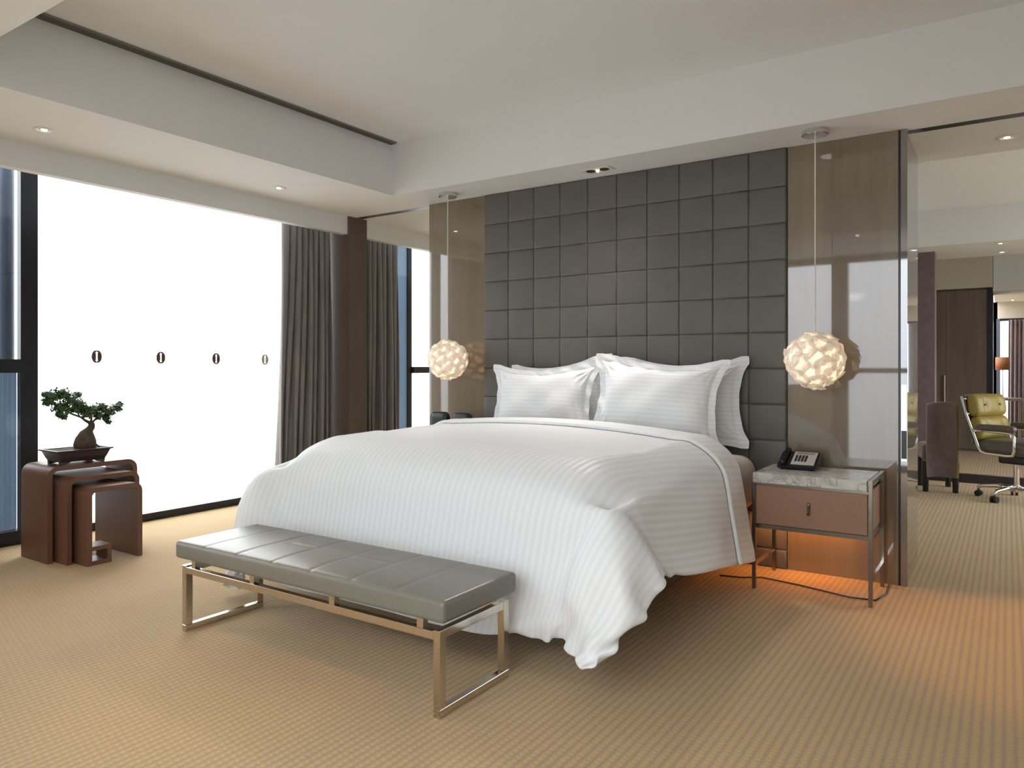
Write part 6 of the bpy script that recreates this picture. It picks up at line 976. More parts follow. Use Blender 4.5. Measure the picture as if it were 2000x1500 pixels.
29,19,15,14,8,0,1,2,2,2,2,2,2,2,1,2,1,1,2,1,1,1,0,1,1,0,0,1,0,0,0,0,-1,0,0,-1,-1,0,-1,-1,-1,-1,-2,-1,-2,-1,-2,-2,-2,-2,-2,-2,-2,-2,-3,-3,-2,-3,-3,-3,
-3,-2,-1,-9,-12,-15,-19,-25,-31,-30,-29,-28,-28,-29,-29,-30,-29,-29,-29,-29,-29,-29,-29,-28,-29,-29,-29,-29,90,30,29,29,30,29,29,29,30,29,29,30,29,30,
29,28,35,39,27,19,15,12,8,1,1,3,2,2,2,2,2,1,2,1,2,1,1,1,1,1,1,1,0,1,0,0,0,0,0,0,0,0,-1,0,-1,-1,-1,-1,-1,-1,-1,-2,-1,-2,-1,-2,-2,-2,-2,-2,-3,-2,-3,-2,
-3,-3,-3,-3,-3,-3,-1,-8,-13,-16,-20,-25,-33,-29,-29,-28,-28,-29,-29,-29,-30,-29,-29,-29,-29,-29,-29,-29,-28,-29,-29,-29,96,29,29,30,29,29,30,29,29,30,
29,29,30,29,29,28,48,36,17,19,15,12,9,-2,3,3,2,2,2,2,1,2,2,1,2,1,1,1,1,1,1,0,1,0,1,0,0,0,0,0,-1,0,0,-1,-1,0,-1,-1,-1,-2,-1,-1,-2,-1,-2,-2,-2,-2,-2,-2,
-2,-3,-2,-3,-3,-2,-3,-3,-4,-4,2,-10,-14,-15,-20,-25,-43,-20,-29,-30,-29,-29,-29,-29,-29,-29,-29,-29,-30,-28,-30,-29,-29,-28,-29,-29,]), .001)
def grid_mesh(name, V, nx, ny, mat, parent, du=.0295, dv=.0305, sub=1, thick=.01, off=-1):
    b = B(); ro = rootloc(parent); vs = [b.verts.new(Vector(v)-ro) for v in V]; uv = b.loops.layers.uv.new('UVMap')
    for j in range(ny-1):
        for i in range(nx-1):
            f = b.faces.new((vs[j*nx+i], vs[j*nx+i+1], vs[(j+1)*nx+i+1], vs[(j+1)*nx+i])); f.smooth = True
            for l, (a, c) in zip(f.loops, ((i, j), (i+1, j), (i+1, j+1), (i, j+1))): l[uv].uv = (a*du, c*dv)
    me = bpy.data.meshes.new(name); b.to_mesh(me); b.free(); o = bpy.data.objects.new(name, me); C.objects.link(o); o.parent = parent
    me.materials.append(mat)
    if thick:
        m = o.modifiers.new('thick', 'SOLIDIFY'); m.thickness = thick; m.offset = off
    m = o.modifiers.new('sub', 'SUBSURF'); m.levels = sub; m.render_levels = sub
    return o
nx, ny = DN
dv = tag(grid_mesh('duvet', [Vector(p) for p in DV], nx, ny, duvet_m, None, thick=.014, off=-1, sub=2), 'white satin striped duvet spread over the bed and falling to the floor at its foot', 'duvet')
# the strip turned back at the head end
V = [Vector(p) for p in DV]
def nrm(i, j):
    a = V[j*nx+min(i+1, nx-1)]-V[j*nx+max(i-1, 0)]; c = V[min(j+1, ny-1)*nx+i]-V[max(j-1, 0)*nx+i]
    return a.cross(c).normalized()
rows = []
K = 8
for r in range(K+1):
    j = ny-1-K+r
    rows.append([V[j*nx+i]+nrm(i, j)*.014 for i in range(nx)])
first = []
for q, (dj, h) in enumerate(((-.22, .003), (-.30, .010), (-.16, .019))):
    j = ny-1-K
    first.append([V[j*nx+i]+(V[j*nx+i]-V[(j+1)*nx+i])*(-dj)+nrm(i, j)*h for i in range(nx)])
allr = first+rows
hem_m = simple('duvet_hem', (.80, .82, .85), .6, var=.01)
fl = grid_mesh('turned_back_edge', [p for r in allr for p in r], nx, len(allr), duvet_m, dv, thick=.006, off=1, sub=1)

# pillows
R_ = math.radians
def pillow(loc, rot, scl, label, seed=1, mat=pillow_m):
    """flanged pillow: two faces meeting at a seam, a flat border outside it and corners that stand out"""
    rnd = random.Random(seed); W, H, T, FL = .43, .285, .105, .055
    nx_, ny_, f_ = 52, 36, 4
    ax = [-1-FL/W*(1-k/f_) for k in range(f_)]+[-math.cos(PI*(k/nx_)*.5*2)*.35+(-1+2*k/nx_)*.65 for k in range(nx_+1)]+[1+FL/W*(k+1)/f_ for k in range(f_)]
    ay = [-1-FL/H*(1-k/f_) for k in range(f_)]+[-math.cos(PI*(k/ny_))*.35+(-1+2*k/ny_)*.65 for k in range(ny_+1)]+[1+FL/H*(k+1)/f_ for k in range(f_)]
    q1, q2 = rnd.uniform(0, 6), rnd.uniform(0, 6); sk = rnd.uniform(-.25, .25)
    def P(u, v, s):
        cu, cv = max(-1, min(1, u)), max(-1, min(1, v))
        ear = 1+.045*(abs(cu)*abs(cv))**7
        x = W*u*ear*(1-.10*(1-cv*cv)*abs(cu)**3)
        y = H*v*ear*(1-(.20 if v > 0 else .06)*(1-(cu-sk)**2 if abs(cu-sk) < 1 else 0)*abs(cv)**3)
        t = (max(0, 1-abs(cu)**2.6)*max(0, 1-abs(cv)**2.4))**.52
        z = s*T*t*(1-.10*v)
        # creases running in from the corners and along the seam
        for sx in (-1, 1):
            for sy in (-1, 1):
                dx, dy = (sx-cu)*W, (sy-cv)*H; r = math.hypot(dx, dy); an = math.atan2(abs(dy), abs(dx)+1e-6)
                z += s*.013*math.sin(an*13+q1*sx+q2*sy+s)*math.exp(-((r-.07)/.06)**2)*(t > 0)*min(1, t*3)
        e_ = min(1-abs(cu), 1-abs(cv))
        z += s*.006*math.sin(cu*31+cv*9+q1)*math.exp(-e_*9)*min(1, t*4)
        o = max(abs(u), abs(v)) > 1
        z += .008*math.sin(u*7+q1)*math.sin(v*5+q2)+(.006*math.sin(u*17+v*13+q2) if o else 0)
        return (x, y, z)
    b = B(); uv = b.loops.layers.uv.new('UVMap'); F = {}; K = {}
    NXX, NYY = len(ax), len(ay)
    for j in range(NYY):
        for i in range(NXX):
            F[i, j] = b.verts.new(P(ax[i], ay[j], 1))
            K[i, j] = b.verts.new(P(ax[i], ay[j], -1)) if f_ < i < NXX-1-f_ and f_ < j < NYY-1-f_ else F[i, j]
    for j in range(NYY-1):
        for i in range(NXX-1):
            q = [(i, j), (i+1, j), (i+1, j+1), (i, j+1)]; fs = [(b.faces.new([F[p] for p in q]), q)]
            if f_ <= i < NXX-1-f_ and f_ <= j < NYY-1-f_: fs.append((b.faces.new([K[p] for p in reversed(q)]), q[::-1]))
            for f, qq in fs:
                f.smooth = True
                for l, p in zip(f.loops, qq): l[uv].uv = (ax[p[0]]*W, ay[p[1]]*H)
    me = bpy.data.meshes.new('pillow'); b.to_mesh(me); b.free(); o = bpy.data.objects.new('pillow', me); C.objects.link(o); me.materials.append(mat)
    m = o.modifiers.new('sub', 'SUBSURF'); m.levels = 1; m.render_levels = 1
    o.location = loc; o.rotation_euler = rot; o.scale = scl
    tag(o, label, 'pillow', 'white pillows against the headboard')
R_ = math.radians
for pg in fl.data.polygons:
    if pg.index < 3*(nx-1): pg.material_index = 1
fl.data.materials.append(hem_m)
pillow((-2.675, 4.62, 1.022), (R_(87), R_(-4), 0), (.83, .82, .60), 'rear left white pillow, mostly hidden behind the front left one', 2)
pillow((-1.775, 4.62, 1.025), (R_(86), R_(-1), 0), (.88, .84, .62), 'rear right white pillow showing at the right of the front pillow', 5)
pillow((-2.70, 4.385, 1.005), (R_(78), R_(0), R_(2)), (.85, .80, .84), 'front left white striped pillow leaning on the rear one', 8)
pillow((-1.85, 4.365, 1.03), (R_(78), R_(1.5), R_(-2)), (.91, .85, .88), 'front right white striped pillow nearest the nightstand', 11)

# ------------------------------------------------------------ bench at the foot of the bed
bn = thing('bench', 'long grey leather bench with champagne steel frame at the foot of the bed', 'bench', (-2.45, 2.24, 0))
bx0, bx1, by0, by1 = -3.235, -1.665, 2.02, 2.455
def seam(x, y):
    d = 0
    for k in range(1, 7):
        xx = bx0-.03+k*(bx1-bx0+.06)/7
        d = max(d, .0042*max(0, 1-abs(x-xx)/.009))
    if -2.75 < x < -2.1: d = max(d, .004*max(0, 1-abs(y-2.25)/.012))
    return d
b = B(); cushion(b, bx0-.03, bx1+.035, by0-.02, by1+.01, .345, .427, r=.018, nx=150, ny=40, puff=.010, seam=seam)
obj('seat_cushion', b, leather_b, bn, smooth=True)
for x in (bx0, bx1-.03):
    b = B(); box(b, x, x+.03, by0, by1, 0, .032, .002); box(b, x, x+.03, by0, by0+.036, .032, .312, .002); box(b, x, x+.03, by1-.036, by1, .032, .312, .002)
    box(b, x+.001, x+.029, by0+.036, by1-.036, .28, .312, .002); obj('sled_leg', b, nickel, bn)
for y in (by0, by1-.03):
    b = B(); box(b, bx0+.03, bx1-.03, y, y+.03, .276, .307, .002); obj('rail', b, nickel, bn)
for x in (-3.165, -2.735, -2.235, -1.775):
    for y in (by0+.003, by1-.029):
        b = B(); box(b, x, x+.03, y, y+.026, .306, .347); obj('spacer', b, nickel, bn)
b = B()
for y in (by0+.09, by1-.11): box(b, bx0+.09, bx1-.09, y, y+.02, .334, .347)
for x in (bx0+.09, bx1-.11): box(b, x, x+.02, by0+.11, by1-.11, .334, .347)
obj('seat_frame', b, nickel, bn)

# ------------------------------------------------------------ nest of three tables
def arch(b, xa, xb, y0, y1, h, t, r):
    def path(o):
        rr = max(r-o, .006); pts = [(y0+o, 0)]
        for k in range(9):
            a = PI-k*PI/16; pts.append((y0+o+rr+rr*math.cos(a), h-o-rr+rr*math.sin(a)))
        for k in range(9):
            a = PI/2-k*PI/16; pts.append((y1-o-rr+rr*math.cos(a), h-o-rr+rr*math.sin(a)))
        pts.append((y1-o, 0)); return pts
    O = path(0); I = path(t); n = len(O)
    V = [[b.verts.new((x, p[0], p[1])) for p in P_] for x in (xa, xb) for P_ in (O, I)]
    o0, i0, o1, i1 = V
    for k in range(n-1):
        b.faces.new((o0[k], o0[k+1], i0[k+1], i0[k])); b.faces.new((o1[k], i1[k], i1[k+1], o1[k+1]))
        b.faces.new((o0[k], o1[k], o1[k+1], o0[k+1])); b.faces.new((i0[k], i0[k+1], i1[k+1], i1[k]))
    for k in (0, n-1): b.faces.new((o0[k], i0[k], i1[k], o1[k]))
def nest(xa, xb, y0, y1, h, label, t=.030, r=.065):
    b = B(); arch(b, xa, xb, y0, y1, h, t, r)
    return tag(obj('nest_table', b, walnut, smooth=True, angle=35), label, 'side table', 'nest of wooden tables by the window')
nest(-5.385, -5.022, 2.222, 2.800, .612, 'largest bent wood nest table, outermost, carrying the bonsai')
nest(-5.378, -4.89, 2.276, 2.742, .546, 'middle bent wood nest table between the largest and the smallest', r=.06)
s3 = nest(-5.30, -4.752, 2.332, 2.684, .488, 'smallest bent wood nest table, innermost, with a small block at its foot', r=.055)
b = B(); box(b, -4.90, -4.757, 2.362, 2.485, 0, .028); box(b, -4.90, -4.757, 2.460, 2.485, .028, .118); box(b, -4.90, -4.757, 2.362, 2.46, .092, .118)
obj('foot_block', b, walnut, s3)

# ------------------------------------------------------------ bonsai
bo = thing('bonsai', 'small bonsai tree in a dark rectangular pot on the nest of tables', 'bonsai', (-5.13, 2.45, .612))
b = B(); cx, cy, z0 = -5.13, 2.448, .612
def rect(hx, hy, z): return [b.verts.new((cx+sx*hx, cy+sy*hy, z)) for sx, sy in ((-1, -1), (1, -1), (1, 1), (-1, 1))]
R = [rect(.088, .135, z0+.018), rect(.100, .150, z0+.045), rect(.110, .165, z0+.082), rect(.125, .180, z0+.088), rect(.125, .180, z0+.096), rect(.108, .163, z0+.096), rect(.105, .160, z0+.085)]
for p, q in zip(R, R[1:]):
    for k in range(4): b.faces.new((p[k], p[(k+1) % 4], q[(k+1) % 4], q[k]))
b.faces.new(R[0][::-1]); b.faces.new(R[-1])
for sx in (-1, 1):
    for sy in (-1, 1): prism(b, [(cy+sy*.138, z0), (cy+sy*.142, z0+.03), (cy+sy*.07, z0+.022), (cy+sy*.10, z0+.004)][::1], 'X', cx+sx*.088-.012*(1+sx)/1, cx+sx*.088+.012*(1-sx)/1)
obj('pot', b, potm, bo)
b = B(); box(b, cx-.104, cx+.104, cy-.159, cy+.159, z0+.080, z0+.092); obj('soil', b, soilm, bo)
b = B(); zt = z0+.088
tube(b, [(cx, 2.50, zt-.01), (cx, 2.502, zt+.02), (cx, 2.508, zt+.06), (cx, 2.517, zt+.10), (cx+.003, 2.530, zt+.125), (cx, 2.543, zt+.14), (cx, 2.545, zt+.155), (cx, 2.540, zt+.175)],
     [.058, .070, .064, .045, .026, .023, .020, .016], 16)
for pts, rr in (([(cx, 2.47, zt+.03), (cx+.02, 2.45, zt+.0), (cx+.03, 2.43, zt-.004)], [.016, .009, .004]), ([(cx, 2.53, zt+.06), (cx+.02, 2.575, zt+.015), (cx+.02, 2.60, zt-.002)], [.012, .006, .004]),
                ([(cx+.03, 2.50, zt+.03), (cx+.06, 2.49, zt), (cx+.075, 2.485, zt-.004)], [.016, .008, .004]),
                ([(cx, 2.541, zt+.165), (cx, 2.508, .885), (cx+.01, 2.47, .912), (cx, 2.42, .935), (cx-.01, 2.37, .965), (cx, 2.31, 1.01)], [.012, .009, .0075, .006, .004, .002]),
                ([(cx, 2.542, zt+.165), (cx-.02, 2.575, .885), (cx-.01, 2.62, .905), (cx, 2.67, .93), (cx, 2.72, .965)], [.010, .007, .005, .003, .002]),
                ([(cx, 2.541, zt+.17), (cx+.01, 2.54, .90), (cx, 2.55, .95)], [.010, .006, .003]),
                ([(cx, 2.47, .912), (cx+.02, 2.44, .96), (cx, 2.40, 1.02)], [.006, .004, .002]), ([(cx+.01, 2.62, .905), (cx+.02, 2.64, .885), (cx+.02, 2.655, .868)], [.004, .002, .001])):
    tube(b, pts, rr, 8)
for v in b.verts:
    v.co += Vector((noise.noise(v.co*45), noise.noise(v.co*45+Vector((5, 0, 0))), 0))*.004
obj('trunk', b, bark, bo, smooth=True)
b = B(); rnd = random.Random(11)
blobs = [(2.301,1.053,.048),(2.357,1.074,.041),(2.411,1.032,.048),(2.332,.985,.034),(2.379,.983,.041),(2.460,.996,.034),(2.453,1.064,.018),(2.492,.977,.034),(2.364,.926,.024),(2.542,.958,.041),(2.610,.972,.034),(2.593,.920,.034),(2.662,.941,.034),(2.715,.967,.031),(2.736,.988,.017),(2.644,.900,.022),(2.509,.932,.031),(2.270,1.021,.027),(2.258,1.071,.018),(2.338,.941,.018),(2.44,.965,.03),(2.66,.868,.012)]
for (y, z, r) in blobs:
    for _ in range(int(45+r*3000)):
        d = Vector((rnd.gauss(0, 1), rnd.gauss(0, 1), rnd.gauss(0, 1))).normalized()*r*1.25*rnd.uniform(.2, 1.05)
        c = Vector((cx+d.x*1.3, y+d.y, z+d.z*.85)); L = rnd.uniform(.012, .019); Wd = L*.38
        n = (d.normalized()+Vector((rnd.uniform(-1, 1), rnd.uniform(-1, 1), rnd.uniform(.2, 1.4)))*.6).normalized()
        u = n.cross(Vector((rnd.uniform(-1, 1), rnd.uniform(-1, 1), rnd.uniform(-1, 1)))).normalized(); v = n.cross(u)
        p = [c-u*L, c-u*L*.2+v*Wd+n*.001, c+u*L*.5+v*Wd*.8, c+u*L, c+u*L*.5-v*Wd*.8, c-u*L*.2-v*Wd+n*.001]
        b.faces.new([b.verts.new(q) for q in p])
obj('foliage', b, leafm, bo)

# ------------------------------------------------------------ nightstand with phone
ns = thing('nightstand', 'nightstand with marble top, tan leather drawer and thin dark metal legs right of the bed', 'nightstand', (-.885, 4.43, 0))
nx0, nx1, ny0, ny1 = -1.195, -.578, 4.205, 4.655
b = B(); box(b, nx0+.006, nx1-.026, ny0-.004, ny1-.01, .598, .653, .003); obj('marble_top', b, marble, ns)
b = B(); box(b, nx0+.02, nx1-.02, ny0+.012, ny1-.012, .366, .586); obj('case', b, leather_n, ns)
b = B(); box(b, nx0+.024, nx1-.024, ny0-.002, ny0+.013, .370, .583, .002); dw = obj('drawer', b, leather_n, ns)
b = B(); box(b, -.898, -.882, ny0-.012, ny0-.001, .445, .512, .003); cyl(b, (-.890, ny0-.014, .455), (-.890, ny0-.026, .452), .008, n=16); cyl(b, (-.890, ny0-.02, .452), (-.890, ny0-.022, .50), .005, n=10)
obj('drawer_pull', b, bronze, dw)
for x in (nx0, nx1-.02):
    for y in (ny0, ny1-.02):
        b = B(); top = .655 if x > -1 else .598
        box(b, x, x+.02, y, y+.02, 0, top-.02, .001); obj('leg', b, bronze, ns)
b = B(); box(b, nx0+.02, nx1-.02, ny0, ny0+.018, .584, .598); box(b, nx0+.02, nx1-.02, ny1-.02, ny1, .584, .598); box(b, nx0+.02, nx1-.02, ny0, ny0+.018, .344, .366); box(b, nx0+.02, nx1-.02, ny1-.02, ny1, .344, .366)
box(b, nx1-.02, nx1, ny0, ny1, .635, .655); box(b, nx1-.02, nx1, ny0+.02, ny1-.02, .344, .364); box(b, nx0, nx0+.02, ny0+.02, ny1-.02, .344, .364)
obj('frame', b, bronze, ns)
for x in (nx0+.002, nx1-.018):
    b = B(); box(b, x, x+.016, ny0+.02, ny1-.02, .125, .141); obj('stretcher', b, chrome, ns)
l = bpy.data.lights.new('floor_glow', 'AREA'); l.shape = 'RECTANGLE'; l.size = .62; l.size_y = .03; l.energy = 2.6; l.color = (1, .38, .10)
o = bpy.data.objects.new('floor_glow', l); C.objects.link(o); o.location = (-1.02, 4.62, .34); o.rotation_euler = (0, 0, 0)

ph = thing('telephone', 'black desk telephone with pale faceplate on the marble nightstand', 'telephone', (-1.008, 4.50, .6535), rz=-.02)
b = B(); prism(b, [(-.075, .006), (.085, .006), (.085, .088), (.06, .092), (-.065, .028), (-.078, .018)], 'X', -.105, .105); bmesh.ops.bevel(b, geom=b.edges[:], offset=.004, segments=2, affect='EDGES'); obj('body', b, black, ph, local=True)
def slope(y): return .028+(y+.065)*(.064/.125)
def onslope(b, x0, x1, ya, yb, lift, th):
    v = [b.verts.new((x, y, slope(y)+k)) for k in (lift, lift+th) for x, y in ((x0, ya), (x1, ya), (x1, yb), (x0, yb))]
    b.faces.new(v[:4][::-1]); b.faces.new(v[4:])
    for q in range(4): b.faces.new((v[q], v[(q+1) % 4], v[4+(q+1) % 4], v[4+q]))
b = B(); onslope(b, -.032, .095, -.06, .055, -.001, .004); fp = obj('faceplate', b, keyp, ph, local=True)
b = B()
for i in range(4):
    for j in range(4): onslope(b, -.018+i*.018, -.006+i*.018, -.035+j*.015, -.025+j*.015, .003, .003)
obj('keypad', b, black, fp, local=True)
b = B(); onslope(b, -.018, .08, .034, .046, .003, .001); obj('label_strip', b, simple('strip_grey', (.25, .22, .25), .4), fp, local=True)
b = B()
pts = [(-.074, -.085, .036), (-.074, -.07, .044), (-.074, -.03, .058), (-.074, .03, .086), (-.074, .065, .10), (-.074, .08, .100)]
tube(b, pts, [.010, .015, .012, .012, .015, .010], 14, sx=1.25); obj('handset', b, black, ph, smooth=True, local=True)
for x in (-.085, .075):
    for y in (-.05, .06):
        b = B(); cyl(b, (x, y, .001), (x, y, .010), .008, n=10); obj('foot', b, black, ph, local=True)
b = B(); tube(b, [(-.105, .03, .02), (-.13, .06, .01), (-.12, .10, .006), (-.05, .13, .006), (.04, .142, .006)], .0025, 8); obj('cord', b, black, ph, smooth=True, local=True)
b = B(); tube(b, [(-1.42, 4.33, .006), (-1.30, 4.36, .006), (-1.2, 4.43, .006), (-.98, 4.39, .006), (-.7, 4.31, .006), (-.58, 4.33, .006), (-.55, 4.5, .006), (-.56, 4.69, .006)], .004, 8)  # thin black tube along the dark line on the carpet
tag(obj('floor_line', b, black, smooth=True), 'thin dark line lying on the carpet under the nightstand', 'cable')

# ------------------------------------------------------------ black chair beyond the bed, only its top shows
bc = thing('black_chair', 'black leather chair back with chrome bars just showing over the far side of the bed', 'chair', (-3.575, 4.34, 0), rz=0)
b = B(); cushion(b, -.20, .20, -.16, .16, .40, .47, r=.03, nx=8, ny=8); obj('seat', b, blackleather, bc, smooth=True, local=True)
for sx in (-1, 1):
    b = B(); cushion(b, min(sx*.02, sx*.20), max(sx*.02, sx*.20), .10, .17, .55, .885, r=.034, nx=6, ny=4, puff=.012); obj('backrest', b, blackleather, bc, smooth=True, local=True)
for sx in (-1, 1):
    b = B(); tube(b, [(sx*.012, .135, .46), (sx*.012, .135, .83)], .006, 10); obj('back_bar', b, chrome, bc, smooth=True, local=True)
    b = B(); tube(b, [(sx*.19, -.14, .42), (sx*.19, -.15, .01)], .011, 12); tube(b, [(sx*.19, .14, .42), (sx*.19, .15, .01)], .011, 12); tube(b, [(sx*.19, -.15, .011), (sx*.19, .15, .011)], .011, 12)
    obj('leg', b, chrome, bc, smooth=True, local=True)

# ------------------------------------------------------------ next room
b = B(); box(b, -1.15, -.705, 9.95, 10.2, 0, CZ); struct_('trim_3', b, purple)
b = B(); box(b, -1.8, -.165, 12.75, 13.05, 2.40, TZ); struct_('wall_far', b, wallp)
wd = thing('wardrobe', 'dark wood wardrobe wall with a long handle in the room beyond the opening', 'wardrobe', (-1.0, 12.9, 0))
b = B(); box(b, -1.8, -.232, 12.80, 13.4, 0, 2.385); obj('carcass', b, darkwood, wd)
for x0, x1 in ((-1.6, -.762), (-.758, -.235)):
    b = B(); box(b, x0, x1, 12.77, 12.80, .03, 2.37, .002); dd = obj('door', b, darkwood, wd)
b = B(); box(b, -.792, -.768, 12.72, 12.77, .60, 1.12, .003); obj('handle', b, nickel, dd)
b = B(); box(b, -.235, -.17, 12.75, 13.45, 0, 2.40); struct_('trim_4', b, frame_m)
b = B(); box(b, -1.95, 2.6, 9.28, 9.36, 0, .092); struct_('baseboard_next_room', b, simple('dark_plinth', (.022, .014, .014), .4))
# far window of the last bay
b = B(); box(b, -.35, -.135, 15, 15.1, 0, 2.34); box(b, -.135, 2.7, 15, 15.1, 2.06, 2.34); box(b, -2.0, -.135, 15, 15.1, 0, 2.34); box(b, .85, 2.7, 15, 15.1, 0, 2.34); struct_('wall_end', b, wallp)
window('window_6', [(-.135, -.095, 15.0, 15.08, 0, 2.06), (-.135, .85, 15.0, 15.08, 0, .08), (-.135, .85, 15.0, 15.08, 2.02, 2.06)], [(-.095, .85, 15.035, 15.045, .08, 2.02)])
b = B(); box(b, -.150, -.100, 14.93, 14.99, .02, 2.055)
tag(obj('window_blind', b, simple('blue_grey_blind', (.10, .12, .15), .6)), 'narrow blue grey strip beside the farthest window', 'blind')
c3 = B(); NV = 20; NU = 90; g = []
for j in range(NV+1):
    z = .02+(2.03-.02)*j/NV; g.append([c3.verts.new((.022+.5*i/NU-.012*(1-j/NV), 14.88+.03*math.sin(i*.62)+.008*math.sin(i*.2+j*.1), z)) for i in range(NU+1)])
for j in range(NV):
    for i in range(NU): c3.faces.new((g[j][i], g[j][i+1], g[j+1][i+1], g[j+1][i]))
o = obj('curtain', c3, purple, smooth=True); m = o.modifiers.new('t', 'SOLIDIFY'); m.thickness = .004
tag(o, 'plum grey curtain at the farthest window at the right edge', 'curtain')
tl = thing('table_lamp', 'table lamp with copper coloured drum shade before the farthest window', 'table lamp', (-.06, 14.4, .74))
b = B(); cyl(b, (-.06, 14.4, 1.19), (-.06, 14.4, 1.40), .10, n=28, caps=False); o = obj('lamp_shade', b, shade_m, tl, smooth=True); m = o.modifiers.new('t', 'SOLIDIFY'); m.thickness = .003
b = B(); lathe(b, [(0, 0), (.07, 0), (.07, .012), (.012, .02), (.010, .46), (0, .465)], (-.06, 14.4, .74), 24); obj('lamp_base', b, chrome, tl, smooth=True, angle=40)
sd = thing('side_table', 'small dark side table under the copper shaded lamp', 'side table', (-.05, 14.4, 0))
b = B(); box(b, -.30, .2, 14.2, 14.6, .70, .74, .003); obj('top', b, darkwood, sd)
for sx in (-.29, .16):
    for sy in (14.21, 14.56):
        b = B(); box(b, sx, sx+.03, sy, sy+.03, 0, .70); obj('leg', b, darkwood, sd)

# upholstered chair seen from behind
uc = thing('dining_chair', 'purple velvet chair with high curved back beside the plum pier', 'chair', (-.585, 8.62, 0), rz=R_(12))
b = B(); g = []
W2 = .125
def bk(u, v, s):   # u across, v up, s outer/inner
    x = (u-.5)*2*W2*(1+.05*math.sin(PI*v)); y = -.17+.06*(abs(u-.5)*2)**2*-1+.03*math.sin(PI*v)*-1+(.055 if s else 0)
    z = .15+(.735-.01*(abs(u-.5)*2)**2)*v+(.02*(u) if v > .99 else 0)
    return (x, y, z)
NU, NV = 14, 14
G = [[[b.verts.new(bk(i/NU, j/NV, s)) for i in range(NU+1)] for j in range(NV+1)] for s in (0, 1)]
for s in (0, 1):
    for j in range(NV):
        for i in range(NU): b.faces.new((G[s][j][i], G[s][j][i+1], G[s][j+1][i+1], G[s][j+1][i]))
for j in range(NV):
    for i in (0, NU): b.faces.new((G[0][j][i], G[1][j][i], G[1][j+1][i], G[0][j+1][i]))
for i in range(NU):
    for j in (0, NV): b.faces.new((G[0][j][i], G[0][j][i+1], G[1][j][i+1], G[1][j][i]))
obj('backrest', b, purple, uc, smooth=True, angle=50, local=True)
b = B(); cushion(b, -.15, .15, -.11, .28, .30, .46, r=.03, nx=8, ny=8); obj('seat', b, purple, uc, smooth=True, local=True)
b = B(); box(b, .124, .150, -.215, -.13, .15, .86, .006); obj('back_edge', b, olive, uc, local=True)
for sx in (-1, 1):
    for y in (-.17, .24):
        b = B(); cyl(b, (sx*.13, y, 0), (sx*.13, y, .30), .026, .034, n=12); obj('leg', b, black, uc, smooth=True, angle=40, local=True)

# executive swivel chair
ec = thing('office_chair', 'executive swivel chair in olive and grey leather with chrome arms and star base', 'office chair', (.075, 8.33, 0), rz=R_(-28))
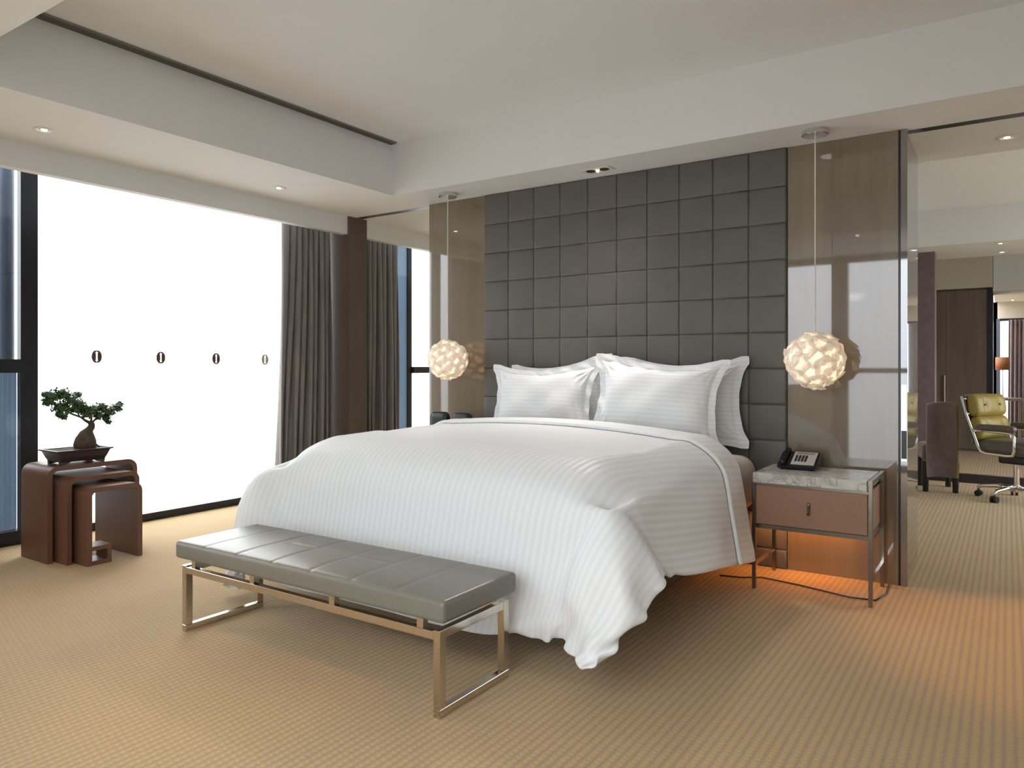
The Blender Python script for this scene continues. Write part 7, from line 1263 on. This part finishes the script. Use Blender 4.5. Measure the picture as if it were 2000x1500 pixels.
# local: chair faces +X
def bend(b, ang, px, pz):
    bmesh.ops.rotate(b, verts=b.verts, cent=(px, 0, pz), matrix=Matrix.Rotation(ang, 3, 'Y'))
b = B(); cushion(b, -.22, .28, -.25, .25, .43, .56, r=.05, nx=12, ny=12, puff=.015); obj('seat', b, greyl, ec, smooth=True, local=True)
bt = lambda x, y: 0
for k, (za, zb) in enumerate(((.56, .775), (.775, .985))):
    b = B(); cushion(b, -.25, .25, -.10, .0, 0, .1, r=.035, nx=22, ny=10, puff=.02, seam=lambda x, y: sum(.022*math.exp(-(((x-q)**2+(y+.05)**2)/.0009)) for q in (-.12, .12)))
    # lay the cushion upright, its buttoned face to +X
    for v in b.verts:
        x, y, z = v.co; v.co = Vector((-.26+(z)*1.0, x, za+(y+.10)/.10*(zb-za)))
    bend(b, -.16, -.22, .5); o = obj('backrest', b, olive, ec, smooth=True, local=True)
    for q in (-.12, .12):
        bb = B(); bmesh.ops.create_icosphere(bb, subdivisions=2, radius=.011, matrix=Matrix.Translation((-.150, q, (za+zb)/2)))
        bend(bb, -.16, -.22, .5); obj('button', bb, olive, o, smooth=True, local=True)
b = B(); cushion(b, -.285, -.255, -.255, .255, .52, .99, r=.014, nx=4, ny=10); bend(b, -.16, -.22, .5); obj('back_shell', b, greyl, ec, smooth=True, local=True)
for sy in (-1, 1):
    y = sy*.285
    b = B(); tube(b, [(-.345, y, .965), (-.30, y, .80), (-.245, y, .65), (-.19, y, .50), (-.165, y, .455), (-.12, y, .44), (.06, y, .435), (.11, y, .44), (.125, y, .48), (.125, y, .61), (.105, y, .638), (.05, y, .645), (-.235, y, .65)], .0125, 12, sx=.9)
    tube(b, [(-.02, y, .437), (-.02, sy*.2, .425)], .012, 10); tube(b, [(-.30, y, .80), (-.285, sy*.24, .80)], .010, 10); tube(b, [(-.335, y, .94), (-.31, sy*.24, .94)], .010, 10)
    obj('arm_frame', b, chrome, ec, smooth=True, local=True)
    b = B(); cushion(b, -.20, .14, y-.035, y+.035, .655, .705, r=.022, nx=8, ny=4, puff=.008); obj('arm_pad', b, greyl, ec, smooth=True, local=True)
b = B(); cyl(b, (0, 0, .10), (0, 0, .34), .024, n=18); cyl(b, (0, 0, .08), (0, 0, .14), .04, n=18); obj('gas_lift', b, chrome, ec, smooth=True, angle=40, local=True)
b = B(); box(b, -.12, .12, -.09, .09, .34, .43, .02); obj('mechanism', b, black, ec, local=True)
for k in range(5):
    a = k*2*PI/5+R_(28+165); u = Vector((math.cos(a), math.sin(a), 0))
    b = B(); tube(b, [u*.03+Vector((0, 0, .115)), u*.15+Vector((0, 0, .118)), u*.28+Vector((0, 0, .105)), u*.315+Vector((0, 0, .085)), u*.315+Vector((0, 0, .06))], [.024, .020, .016, .014, .010], 12); lg = obj('base_arm', b, chrome, ec, smooth=True, local=True)
    s = Vector((-u.y, u.x, 0)); b = B()
    for q in (-1, 1): cyl(b, u*.315+s*q*.008+Vector((0, 0, .03)), u*.315+s*q*.028+Vector((0, 0, .03)), .03, n=18)
    obj('caster', b, black, lg, smooth=True, angle=40, local=True)
